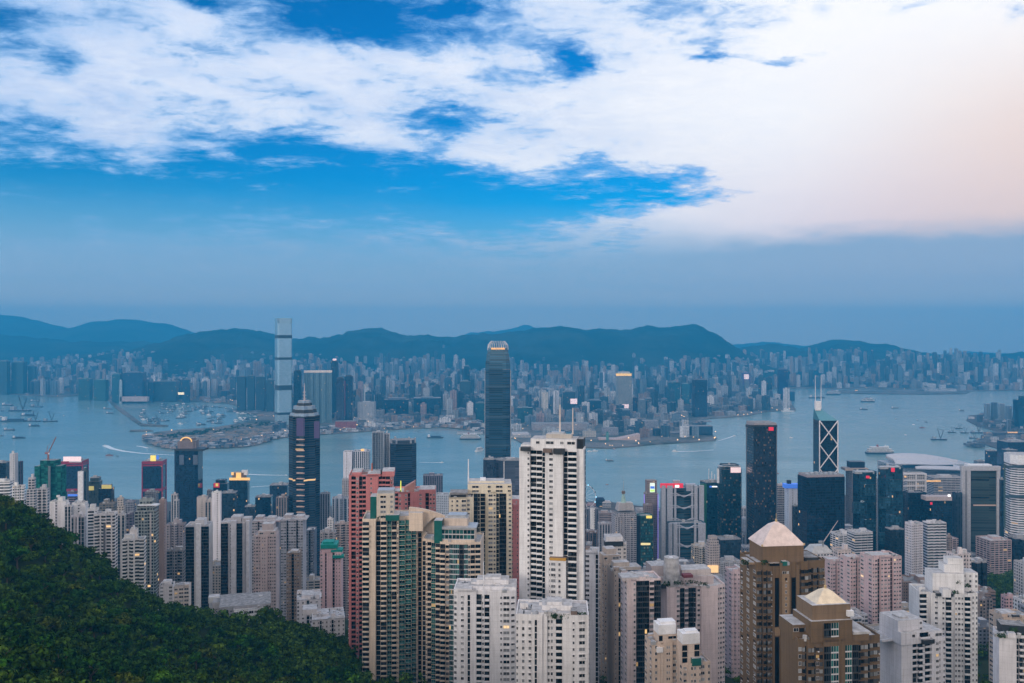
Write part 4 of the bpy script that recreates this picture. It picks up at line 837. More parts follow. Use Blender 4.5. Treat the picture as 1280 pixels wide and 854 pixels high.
def mid_right():
    T = tower
    T('office_block', 'grey violet block with white column right of the white foreground tower', 731, 748, 637, 1500, 'rib', (.22, .22, .26), 6, rect(.8), 'office block', n=3); b = T('lift_tower_block', 'bright white slim tower right of the white foreground tower', 737.5, 743.5, 637, 1480, 'blank', (.70, .70, .73), 0, rect(1.0), 'tower', top='flat'); T('office_block', 'pale low block with dark blue roof line beside bright slim tower', 747, 765, 656, 1300, 'rib', (.42, .40, .42), 6, rect(.7), 'office block', n=4)
    T('office_block', 'low block with orange lit roof terrace by the ferry piers', 747, 770, 642, 1700, 'band', (.32, .25, .24), 4, rect(.6), 'office block', n=4)
    b = T('hotel_tower', 'grey hotel tower with pale hat roof and small green lantern spire', 764, 798, 646, 1260, 'punch', (.36, .35, .38), 10, notch(3, .6, .04), 'hotel', tiers=((.86, 642),), top='none'); MB().prism(scale_poly(b['poly'], .72), b['z'] + 3, b['z'] + 14, 0, 1, scale_top=.82).build('hat_roof', [plain('hat_stone', (.40, .38, .38)), ROOFL], b['t'])
    zz = b['z'] + 14; mm = MB(); mm.bar((-2, 0, zz), (-2, 0, zz + 14), 4.2, 10, r2=1.2); mm.build('green_lantern', plain('copper_green', (.30, .44, .40), .6), b['t']); MB().box((-2, 0, zz + 13), (5, 5, 4)).build('cage', BRN_M, b['t']); MB().bar((-2, 0, zz + 17), (-2, 0, zz + 32), .35, 5).build('mast', STEEL, b['t'])
    b = T('office_tower', 'teal glass tower with black left side and yellow roof lamp', 795.5, 816.5, 646, 1180, 'curtain_lit', (.03, .13, .15), 14, rect(.8), 'office tower', top='flat'); slab(b, 'black_side', 795.8, 800, 645, 715, plain('black_cladding', (.008, .014, .025), .4), 2, -.8); slab(b, 'yellow_sign', 808, 815, 645, 648, YELL, 1.5, -1); slab(b, 'lit_floor', 801, 813, 679, 681.5, glow('lamp_floor', (.75, .62, .30), .6), 1, -.5)
    st = plain('violet_stone', (.26, .22, .24), .6)
    b = T('stone_tower', 'slim stone tower with violet edges and framed colour sign on top', 804.5, 823, 617, 1380, 'punch', (.30, .24, .24), 6, rect(.8), 'office tower', top='none', tiers=((.8, 601),)); slab(b, 'sign_panel', 812.5, 818.5, 604, 615.5, glow('sign_white', (.7, .8, .7), .6), 1, 1.0); slab(b, 'sign_blue', 813, 818, 608, 611, BLUEL, 1, .4); slab(b, 'sign_green', 813, 818, 612.2, 614.5, GREENL, 1, .4)
    for q in (805, 822.2): slab(b, 'violet_edge', q, q + .8, 618, 700, VIOLET, 1.2, -.8)
    T('stone_tower_wing', 'stepped lower wing left of the slim stone tower with violet edges', 803.5, 816, 632, 1360, 'punch', (.30, .24, .24), 6, rect(.8), 'office tower', top='flat')
    # banking tower with exterior trusses: two staggered slabs of silver frames and dark glass
    for lab, a0, a1, row, Y, sh in (('silver framed bank tower with hung trusses, tall rear slab with red roof sign', 826, 880, 612, 1300, 0), ('silver framed bank tower front slab, lower, with hung trusses', 834, 882, 656, 1230, 1)):
        b = T('bank_tower', lab, a0, a1, row, Y, 'curtain_h', (.03, .085, .12), 8, rect(.34), 'bank tower', top='flat'); sil = plain('silver_frame', (.40, .42, .48), .45, .2)
        cols = ((827, 832), (834, 841), (843, 845.5), (864.5, 866.5), (868, 872), (874, 880)) if not sh else ((836, 840.5), (842, 847), (848.5, 850), (868, 870.5), (873, 882))
        for p0, p1 in cols: slab(b, 'frame_column', p0, p1, row - (5 if not sh else 1.5), row + 110, sil, 4, -2.5)
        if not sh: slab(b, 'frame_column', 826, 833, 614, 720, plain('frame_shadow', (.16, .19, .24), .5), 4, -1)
        for q in ((row + 5, row + 20, row + 36) if not sh else (row + 1, row + 24, row + 46)):
            pA, pB = (845, 865) if not sh else (850, 868)
            y0 = b['y'] + min(p[1] for p in b['poly']) - 2; kk = y0 / F; f_ = lambda px, py: ((px - CX) * kk - b['x'], y0 - b['y'], CAMZ - (py - HOR) * kk - b['zb'])
            mm = MB(); mm.bar(f_(pA, q), f_((pA + pB) / 2, q + 4.2), 1.0, 5); mm.bar(f_(pB, q), f_((pA + pB) / 2, q + 4.2), 1.0, 5); mm.bar(f_(pA - 8, q + 1), f_(pA, q), 1.0, 5); mm.bar(f_(pB, q), f_(pB + 7, q + 1), 1.0, 5); mm.bar(f_(pA - 8, q + 2.6), f_(pB + 7, q + 2.6), .7, 5); mm.build('hung_truss', sil, b['t'])
        if not sh: slab(b, 'roof_sign', 825.5, 854, 604.5, 610, REDSIGN, 2, -2.4); slab(b, 'sign_lamp', 844, 849, 606.5, 609.5, WHITEL, 1, -3); slab(b, 'roof_box', 842, 850, 601, 605, STEEL, 8, 4); slab(b, 'roof_box', 858, 870, 605.5, 614, sil, 10, 3)
    b = T('office_tower', 'green sided glass tower with blue lamp right of the silver bank', 875, 901, 604, 1430, 'curtain', (.018, .075, .115), 18, rect(.9), 'office tower', n=4); slab(b, 'green_side', 875.3, 885.5, 605, 690, plain('green_cladding', (.03, .14, .085), .3), 2, 1.5); slab(b, 'blue_lamp', 887, 890, 607.5, 609.5, BLUEL, 1, -1); slab(b, 'white_strip', 890, 899, 607.8, 609.2, WHITEL, 1, -1); slab(b, 'red_edge', 874, 875.2, 618, 655, plain('red_edge', (.5, .12, .14)), 1.5, 3); mm = MB(); [mm.bar((-b['sc'] * .1 + i * 5, 0, b['z']), (-b['sc'] * .1 + i * 5, 0, b['z'] + 22 - 5 * i), .5, 5) for i in range(3)]; mm.build('mast', WHITEM, b['t'])
    b = T('office_tower', 'tall dark teal tower with pink white sign left of the dark grid tower', 896.5, 927, 587, 1390, 'curtain_lit', (.015, .055, .085), 6, chamf(.8, .1), 'office tower', top='flat', tiers=((.8, 583),)); slab(b, 'pink_sign', 913.5, 926, 584.5, 591, PINKSIGN, 1.5, -1); slab(b, 'pale_edge', 896.5, 899, 586, 604, WHITEM, 2, -.5); slab(b, 'amber_floor', 903, 919, 682, 688, ORANGE, 1, -.4); slab(b, 'roof_frame', 899, 926, 582.6, 583.8, STEEL, 10, 2)
    b = T('office_tower', 'pale brown stepped tower with warm lit foot below dark teal tower', 881.5, 900, 682, 1010, 'punch_s', (.40, .35, .34), 8, chamf(.9, .15), 'office tower', tiers=((.85, 677), (.65, 673)), top='flat'); slab(b, 'lit_foot', 884.5, 898, 707, 716, glow('foot_lamp', (.95, .62, .3), .55), 1.2, -.6)
    b = T('grid_skyscraper', 'tall dark square office tower with fine grid and red roof mark', 932.5, 971.5, 533, 1330, 'curtain_lit', (.022, .035, .06), 3, chamf(1.0, .03), 'skyscraper', top='none'); roof = plain('roof_rail', (.30, .28, .30)); MB().prism(scale_poly(b['poly'], .97), b['z'], zrow(b, 529), 0, 1).build('roof_screen', [roof, ROOF], b['t']); slab(b, 'red_mark', 961, 967, 534, 538.5, REDSIGN, 1, -.5); slab(b, 'rim', 932.3, 971.7, 531.5, 533.5, DARKM, 3, -.8)
    for q in (932.5, 970.5): slab(b, 'corner_strip', q, q + 1.0, 534, 700, plain('corner_pale', (.16, .19, .23), .3, .3), 1, -.7)
    b = T('office_block', 'pale brown block between dark grid tower and blue capped white tower', 969, 983, 607, 1620, 'band', (.40, .35, .33), 4, rect(.8), 'office block', n=2); b = T('office_tower', 'white tower with blue lit cap behind the navy slab block', 980.5, 1001, 609, 1560, 'blank', (.60, .62, .68), 8, rect(.8), 'office tower', top='none'); slab(b, 'blue_cap', 981, 1000, 605.5, 610.5, BLUEL, 14, -.8); slab(b, 'black_box', 984.5, 989, 600.5, 605.5, DARKM, 6, 4)
    # prism tower with white cross bracing
    b = T('prism_skyscraper', 'dark glass prism tower with white crossed bracing and twin masts', 1016.5, 1047, 526, 1440, 'curtain', (.012, .035, .065), 2, rect(1.0), 'skyscraper', top='none', zb=2)
    x0, x1, y0, y1 = bbox(b['poly']); zt, zr = b['z'], zrow(b, 512.5); mm = MB(); xm = x0 + (x1 - x0) * .38
    mm.v = [(x0, y0, zt), (x1, y0, zt), (x1, y1, zt), (x0, y1, zt), (x0 + .5, y1 - 3, zr), (xm, y1 - 3, zr)]
    mm.face((0, 1, 5, 4)); mm.face((1, 2, 5)); mm.face((2, 3, 4, 5)); mm.face((3, 0, 4)); mm.build('sloping_roof', plain('pale_teal_glass', (.10, .27, .32), .12, .3, .6), b['t'])
    Wd = x1 - x0; H_ = zt; mm = MB(); r_ = .95; yy = y0 - .5
    for i in range(5):
        za, zc = H_ - i * Wd * 1.31, H_ - (i + 1) * Wd * 1.31
        if zc < 10: break
        mm.bar((x0, yy, za), (x1, yy, zc), r_, 4); mm.bar((x1, yy, za), (x0, yy, zc), r_, 4)
    mm.build('cross_bracing', plain('white_brace', (.72, .70, .72), .5), b['t'])
    mm = MB(); [mm.bar((q, yy, 0), (q, yy, H_), r_, 4) for q in (x0, x1)]; mm.build('corner_tube', plain('white_brace', (.72, .70, .72)), b['t']); mm = MB(); mm.box((xm * .5 + x0 * .5, y1 - 6, zr - 3), (9, 6, 16)); mm.build('mast_base', plain('white_brace', (.72, .70, .72)), b['t'])
    for q in (x0 + 2, xm): MB().bar((q, y1 - 6, zr), (q, y1 - 6, zrow(b, 470)), .7, 6, r2=.25).build('mast', plain('white_brace', (.72, .70, .72)), b['t'])
    b = T('slab_block', 'wide navy blue glass slab block in front of the braced prism tower', 997, 1056, 597, 1230, 'curtain', (.008, .025, .055), 8, rect(.5), 'office block', top='none'); pr = plain('pink_coping', (.30, .26, .28)); x0, x1, y0, y1 = bbox(b['poly']); MB().prism(scale_poly(b['poly'], .96), b['z'], b['z'] + 3, 0, 1).build('roof_screen', [pr, ROOF], b['t']); mm = MB(); [mm.box((x0 * .7 + i * (x1 - x0) * .11, y0 * .2, b['z'] + 2), (4, 6, 2 + i % 3)) for i in range(7)]; mm.build('roof_plant', STEEL, b['t'])
    T('office_block', 'small dark block at left foot of the navy slab block', 990, 998, 633, 1300, 'curtain', (.06, .08, .11), 4, rect(.9), 'office block', n=1)
    b = T('office_tower', 'grey brown tower with dark box on its roof right of the braced prism', 1057, 1085, 588, 1460, 'rib', (.22, .20, .21), 6, rect(.8), 'office tower', top='none'); slab(b, 'stone_cap', 1056.5, 1085.5, 585.5, 588.5, plain('tan_cap', (.36, .30, .28)), 20, -1); slab(b, 'roof_box', 1063, 1081, 577.5, 586, plain('navy_box', (.01, .03, .06), .4), 16, 4)
    for lab, a0, a1, row in (('faceted dark blue tower, left one of the stepped pair', 1066, 1096, 592, ), ('faceted dark blue tower, right and taller one of the stepped pair', 1097.5, 1129, 586)):
        b = T('faceted_tower', lab, a0, a1, row, 1240 if row < 590 else 1260, 'curtain', (.018, .07, .12), 16, chamf(1.0, .22), 'office tower', top='flat'); r9 = random.Random(row)
        for i in range(5):
            q = row + 14 + i * 22; pc = (a0 + a1) / 2 + (-1) ** i * 7; slab(b, 'projecting_bay', pc - 7, pc + 7, q, q + 14, [FAC['curtain'], ROOF], 5, -2.2, color=(.03, .10, .16))
        slab(b, 'roof_screen', a0 + 3, a1 - 3, row - 2.5, row + .5, STEEL, 10, 3); slab(b, 'red_lamp', a0 + 17, a0 + 21, row - 1 if row < 590 else row + 3, row + 4 if row < 590 else row + 6, REDSIGN, 1.5, -1.2)
    # convention hall with winged roofs
    cx_, cy_ = ground_pt(1160, 590); t = thing('convention_centre', 'white winged roof of the convention hall on the harbour edge', 'convention hall', (cx_, cy_, 3)); k = cy_ / F
    MB().box((0, 20, 0), (104 * k, 90, 24)).build('hall', [FAC['band'], ROOFL], t, color=(.42, .44, .47))
    wr = plain('white_roof', (.50, .50, .54), .5)
    def wing(nm, xa, xb, ya, yb, za, zm, zb2, lift):
        mm = MB(); nn, mv = 18, 8
        for i in range(nn + 1):
            s = i / nn; X = xa + (xb - xa) * s; top_ = za + (zb2 - za) * s + zm * math.sin(math.pi * min(1, s * 1.05)) ** .8
            for j in range(mv + 1):
                w = j / mv; tp = 1 - .75 * abs(2 * s - .9) ** 2.2; Y_ = (ya + yb) / 2 + (w - .5) * (yb - ya) * max(.12, tp); mm.v.append((X, Y_, top_ + lift * math.sin(math.pi * w) + (w - .5) * 10))
        for i in range(nn):
            for j in range(mv): a = i * (mv + 1) + j; mm.face((a, a + mv + 1, a + mv + 2, a + 1))
        n0 = len(mm.v); base = list(mm.v); mm.v += [(x, y, z - 2.2) for x, y, z in base]; fs = list(mm.f)
        for f in fs: mm.face(tuple(n0 + q for q in reversed(f)))
        return mm.build(nm, wr, t, smooth=True)
    wing('roof_wing', -44 * k, 46 * k, -40, 30, 30, 6, 17, 6); wing('roof_wing', -46 * k, 44 * k, -5, 70, 38, 9, 22, 7); wing('roof_wing', -24 * k, 48 * k, -62, -10, 20, 3, 13, 4)
    mm = MB(); mm.box((-8 * k, -38, 16), (62 * k, 6, 9)); mm.build('glass_wall', plain('hall_glass', (.012, .035, .06), .2), t); mm = MB(); mm.bar((-50 * k, 15, 42), (-36 * k, 0, 22), 4, 6, r2=5); mm.build('prow', plain('prow_grey', (.30, .31, .35)), t); FOOT.append((cx_, cy_, 110))
    b = T('frame_block', 'open white framed pavilion block above the dark courts', 1128, 1158, 593, 1560, 'grid', (.50, .48, .48), 4, rect(.5), 'office block', top='flat'); [slab(b, 'frame_beam', 1127, 1158.5, q, q + 1.5, plain('frame_white', (.62, .60, .62)), 3, -2) for q in (592, 600, 607, 614)]; [slab(b, 'frame_post', q, q + 1.2, 592, 616, plain('frame_white', (.62, .60, .62)), 2.5, -2.6) for q in (1127, 1145, 1157)]; slab(b, 'amber_sign', 1130.5, 1133, 595, 597, ORANGE, 1, -2.9)
    b = T('mall_block', 'low grey block with amber lit strip before the convention hall', 1157, 1204, 598, 1700, 'band', (.34, .33, .35), 4, rect(.5), 'office block', n=5); slab(b, 'amber_strip', 1158, 1176, 600.5, 602.5, ORANGE, 1, -1)
    b = T('court_tower', 'broad dark navy hotel slab below the framed pavilion', 1128, 1158, 617, 1300, 'curtain', (.012, .04, .075), 4, rect(.6), 'hotel', top='flat'); b = T('court_tower', 'broad dark navy hotel slab with pink roof line and red lamp', 1157, 1190, 626, 1270, 'curtain', (.010, .035, .07), 4, rect(.6), 'hotel', top='flat'); slab(b, 'pink_roof', 1157.5, 1190, 621, 626, PINKSTONE, 16, -.8); slab(b, 'red_lamp', 1163, 1165.5, 628, 631, REDSIGN, 1, -1.2); slab(b, 'white_lamp', 1185.5, 1188.5, 618.5, 621, WHITEL, 2, -1)
    T('court_tower', 'narrow dark slab with pale fin left of the striped grey tower', 1190, 1203, 617, 1320, 'rib', (.03, .05, .08), 4, rect(.8), 'hotel', top='flat')
    b = T('striped_tower', 'tall grey tower with dark green striped face and pale corner columns', 1202.5, 1250, 586, 1340, 'curtain_h', (.05, .075, .075), -4, rect(.55), 'office tower', top='none'); gp = plain('pale_pier', (.44, .44, .47)); [slab(b, 'corner_column', p0, p1, 584.5, 706, gp, 4, -2.4) for p0, p1 in ((1202.3, 1206.5), (1209, 1213.5), (1246.5, 1250.5))]; slab(b, 'column_gap', 1206.5, 1209, 586, 706, plain('gap_grey', (.22, .22, .24)), 4, -2); slab(b, 'cornice', 1202, 1250.8, 583, 588.5, gp, 6, -2.9); slab(b, 'amber_floor', 1217, 1246, 631, 632.5, glow('dim_amber', (.45, .32, .26), .22), 1, -.5); slab(b, 'roof_box', 1210, 1240, 581, 584, WHITEM, 12, 5)
    b = T('curved_tower', 'white striped round-cornered tower with blank white cap at right edge', 1255, 1300, 580, 1230, 'band', (.60, .60, .64), -8, chamf(.9, .2), 'hotel', top='none'); MB().prism(scale_poly(b['poly'], 1.01), b['z'], zrow(b, 569.5), 0, 1).build('white_cap', [WHITEM, ROOFL], b['t']); slab(b, 'dark_floor', 1258, 1290, 582, 585, plain('louvre', (.05, .09, .12)), 2, -.8); slab(b, 'dark_floor', 1258, 1290, 619, 622.5, plain('louvre', (.05, .09, .12)), 2, -.8); slab(b, 'green_edge', 1255.5, 1257, 580, 660, plain('edge_green', (.06, .10, .10)), 2, -.6)
    for lab, a0, a1, row, Y, c in (('dark blue block behind the striped grey tower on the harbour', 1231, 1246, 564, 2250, (.03, .055, .10)), ('wide dark blue block at right edge over the white cap', 1246, 1290, 553, 2450, (.02, .045, .09)), ('low dark wharf block left of the wide blue block', 1252, 1272, 563, 2350, (.05, .06, .09)), ('small grey roofs between convention hall and blue blocks', 1217, 1234, 577, 2300, (.24, .26, .30)), ('dark slot block between striped grey tower and white capped tower', 1249, 1257, 600, 1300, (.02, .05, .085))):
        T('office_block', lab, a0, a1, row, Y, 'curtain', c, 4, rect(.7), 'office block', n=3)
    # far-right headland
    for i, (a0, a1, row, Y, c) in enumerate(((1230, 1238, 505, 4150, (.30, .36, .42)), (1238.5, 1247, 503.5, 4200, (.16, .22, .28)), (1247.5, 1256, 505, 4100, (.34, .40, .46)), (1256.5, 1265, 508, 4050, (.20, .26, .33)), (1266, 1275, 500, 3900, (.02, .06, .12)), (1273, 1300, 496, 3800, (.015, .07, .12)), (1221, 1229, 519, 4100, (.12, .15, .2)), (1258, 1264, 525, 3700, (.25, .28, .33)))):
        T('headland_tower', ['leftmost pale tower of the right headland cluster', 'second grey tower of the right headland cluster', 'third pale tower of the right headland cluster', 'fourth blue grey tower of the right headland cluster', 'dark blue tower left of the teal edge tower on headland', 'broad teal glass tower at right edge on headland', 'low block at the tip of the right headland', 'small pale block at foot of the headland cluster'][i], a0, a1, row, Y, 'rib' if i not in (4, 5) else 'curtain', c, 8, notch(2, .6, .08), 'tower block', zb=2, top='flat')
    b = T('wharf_shed', 'long wharf with orange lamps below the right headland', 1240, 1300, 541, 3560, 'band', (.10, .11, .14), -4, rect(.12), 'wharf', zb=2, top='none'); slab(b, 'orange_lamp', 1260, 1272, 540, 541.5, ORANGE, 3, -3)
    # residential middle ground on the right
    b = T('apartment_tower', 'white grey twin-winged apartment tower above the park trees, left wing', 1131, 1154, 656, 1000, 'punch_s', (.50, .48, .52), 18, notch(2, .7, .06), 'apartment tower', n=4); b = T('apartment_tower', 'white grey apartment tower above the park trees, right wing with ribbon windows', 1153, 1183, 655, 1010, 'band', (.52, .52, .56), 4, notch(3, .5, .03), 'apartment tower', n=4)
    T('office_block', 'tiny brown block right of the white grey twin wings', 1182, 1190, 672, 1150, 'punch', (.30, .24, .22), 4, rect(.9), 'office block', n=1)
    b = T('dome_block', 'pale grey block with shallow vaulted roof behind brown pyramid tower', 1004, 1042, 692, 830, 'punch', (.48, .47, .48), 8, rect(.7), 'building', top='none'); mm = MB(); mm.prism([(p[0], p[1]) for p in scale_poly(b['poly'], .95)], b['z'], b['z'] + 6, 0, 0, scale_top=.6); mm.build('vaulted_roof', plain('vault_grey', (.46, .47, .48)), b['t'])
    c = thing('tower_crane', 'thin pale crane jib leaning over the vaulted grey roof', 'crane', (b['x'] + 3, b['y'] - 4, b['zb'] + b['z'] + 4)); MB().box((0, 0, -1), (1.6, 1.6, 8)).build('mast', STEEL, c); MB().bar((0, 0, 5), (15, 0, 27), .55, 5, r2=.3).build('jib', plain('crane_pale', (.45, .40, .40)), c); MB().box((-2, 0, 5), (4, 1.6, 2)).build('counterweight', STEEL, c)
    T('apartment_block', 'low cream block with roof boxes behind the pink estate', 1040, 1064, 689, 760, 'punch', (.50, .44, .43), 8, rect(.8), 'apartment block', n=4)
    T('apartment_tower', 'brown grey tower low on right behind the white balcony tower', 1206, 1241, 752, 720, 'punch', (.26, .23, .23), 10, notch(2, .8), 'apartment tower', n=3); T('apartment_tower', 'grey tower at the right edge among the park trees', 1267, 1300, 706, 820, 'punch', (.40, .39, .41), 6, notch(2, .8), 'apartment tower', n=3); T('apartment_block', 'small pink roofed block among trees at right', 1251, 1269, 747, 760, 'punch', (.48, .33, .35), 6, rect(.7), 'apartment block', n=3); T('apartment_block', 'white roofed block at the right edge below grey tower', 1266, 1300, 752, 650, 'punch', (.60, .60, .62), 6, rect(.7), 'apartment block', n=5)
    b = T('apartment_tower', 'back white tower with dark windows behind the white box tower top', 1183, 1214, 695, 640, 'punch_s', (.50, .46, .47), 6, notch(2, .7), 'apartment tower', n=3)
mid_right()

# ferry wheel at the piers
def wheel():
    x, y = ground_pt(729, 641); k = y / F; t = thing('observation_wheel', 'white observation wheel on the piers half hidden by white tower', 'ferris wheel', (x, y, 3)); rr = 15.5 * k; mm = MB(); pr = None; cz = 18 * k
    for i in range(33):
        a = 2 * math.pi * i / 32; q = (math.cos(a) * rr, 0, cz + math.sin(a) * rr)
        if pr: mm.bar(pr, q, .8, 5)
        pr = q
    mm.build('rim', WHITEM, t); mm = MB(); [mm.bar((0, 0, cz), (math.cos(a) * rr, 0, cz + math.sin(a) * rr), .22, 4) for a in np.arange(0, 6.28, .393)]; mm.build('spokes', WHITEM, t)
    for sx in (-1, 1): MB().bar((sx * 12, 3, 0), (0, 0, cz), .9, 5).build('support_leg', WHITEM, t)
    for i in range(16):
        a = 2 * math.pi * i / 16; MB().box((math.cos(a) * rr * 1.04, 0, cz + math.sin(a) * rr * 1.04 - 1.5), (2.4, 2.4, 3)).build('cabin', DARKM if i % 3 else CYANL, t)
wheel()
clutter()
for lab, a0, a1, row, c in (('navy roofed ferry pier beside the observation wheel', 744, 756, 625, (.03, .06, .11)), ('pink roofed ferry pier along the waterfront', 733, 747, 632, (.40, .28, .28)), ('pale long ferry pier shed left of the hotel spire', 752, 764, 629, (.5, .5, .52))):
    b = tower('ferry_pier', lab, a0, a1, row, 2080, 'band', c, 4, rect(.5), 'ferry pier', top='none'); MB().prism(scale_poly(b['poly'], 1.05), b['z'], b['z'] + 5, 0, 0, scale_top=.7).build('roof', WALL, b['t'], color=c)

# ------------------------------------------------------------------ near towers: every window and balcony is a piece on its wall
def unit_mesh(kind):
    m_ = MB()
    if kind in ('window', 'tall_window', 'teal_window'):       # slots: wall, pane, frame
        t = .06 if kind != 'tall_window' else .04
        m_.v += [(-.5, -.02, 0), (.5, -.02, 0), (.5, -.02, 1), (-.5, -.02, 1)]; m_.face((0, 1, 2, 3), None, 1)
        for c, s in (((0, -.04, -.05), (1.1, .14, .06)), ((0, -.03, .97), (1.04, .1, .05)), ((-.5, -.03, 0), (t, .1, 1)), ((.5, -.03, 0), (t, .1, 1)), ((.05, -.02, 0), (t * .8, .08, 1))): m_.box(c, s, 0, 2)
    elif kind == 'window_unit':                                # window with a cooler on a shelf under it
        m_.v += [(-.5, -.02, .1), (.5, -.02, .1), (.5, -.02, 1), (-.5, -.02, 1)]; m_.face((0, 1, 2, 3), None, 1)
        for c, s in (((0, -.12, 1.0), (1.2, .5, .06)), ((0, -.03, .06), (1.06, .12, .05)), ((.1, -.02, .1), (.05, .08, .9))): m_.box(c, s, 0, 0)
        m_.box((.25, -.28, -.28), (.45, .5, .28), 0, 2)
    elif kind == 'bay_window':
        m_.box((0, -.3, -.08), (1.0, .6, .10), 0, 0); m_.box((0, -.3, .92), (1.0, .6, .08), 0, 0)
        m_.box((0, -.27, .0), (.94, .54, .94), 0, 1); m_.box((0, -.56, 0), (.04, .04, .94), 0, 2); m_.box((-.46, -.55, 0), (.05, .05, .94), 0, 2); m_.box((.46, -.55, 0), (.05, .05, .94), 0, 2)
    elif kind in ('balcony', 'glass_balcony'):                 # unit height is a whole storey
        m_.v += [(-.48, -.03, .05), (.48, -.03, .05), (.48, -.03, .93), (-.48, -.03, .93)]; m_.face((0, 1, 2, 3), None, 1)
        m_.box((0, -.65, -.05), (1.0, 1.3, .09), 0, 0)
        pm = 3 if kind == 'glass_balcony' else 0; h = .30
        m_.box((0, -1.25, .04), (1.0, .10, h), 0, pm); m_.box((-.49, -.65, .04), (.02, 1.2, h), 0, pm); m_.box((.49, -.65, .04), (.02, 1.2, h), 0, pm)
        m_.box((0, -1.25, .04 + h), (1.02, .14, .03), 0, 2); m_.box((.0, -.06, .05), (.03, .06, .88), 0, 2)
    elif kind in ('glazing', 'teal_glazing'):                  # storey-high glass with mullions and a spandrel
        m_.v += [(-.5, -.03, .20), (.5, -.03, .20), (.5, -.03, .97), (-.5, -.03, .97)]
        for i in range(3): a = -.5 + i / 3; b = len(m_.v); m_.v += [(a, -.03, .2), (a + 1 / 3, -.03, .2), (a + 1 / 3, -.03, .97), (a, -.03, .97)]; m_.face((b, b + 1, b + 2, b + 3), None, 1)
        for i in range(4): m_.box((-.5 + i / 3, -.05, 0), (.025, .14, 1), 0, 2)
        m_.box((0, -.05, .0), (1.0, .12, .2), 0, 2)
    return m_
UNITS = {k: unit_mesh(k) for k in ('window', 'tall_window', 'teal_window', 'window_unit', 'bay_window', 'balcony', 'glass_balcony', 'glazing', 'teal_glazing')}
FRAME_D = plain('frame_dark', (.05, .055, .06), .5); FRAME_W = plain('frame_pale', (.55, .55, .57), .5)
SLOTS = {'window': [WALL, PANE, FRAME_W], 'tall_window': [WALL, PANE_D, FRAME_D], 'teal_window': [WALL, PANE_T, FRAME_W], 'window_unit': [WALL, PANE, FRAME_W], 'bay_window': [WALL, PANE, FRAME_D], 'balcony': [WALL, PANE_D, FRAME_D],
         'glass_balcony': [WALL, PANE_T, STEEL, GREEN_T], 'glazing': [WALL, PANE_D, FRAME_D], 'teal_glazing': [WALL, PANE_T, FRAME_W]}
PART = {'window': 'window', 'tall_window': 'window', 'teal_window': 'window', 'window_unit': 'window', 'bay_window': 'bay_window', 'balcony': 'balcony', 'glass_balcony': 'balcony', 'glazing': 'glass_panel', 'teal_glazing': 'glass_panel'}
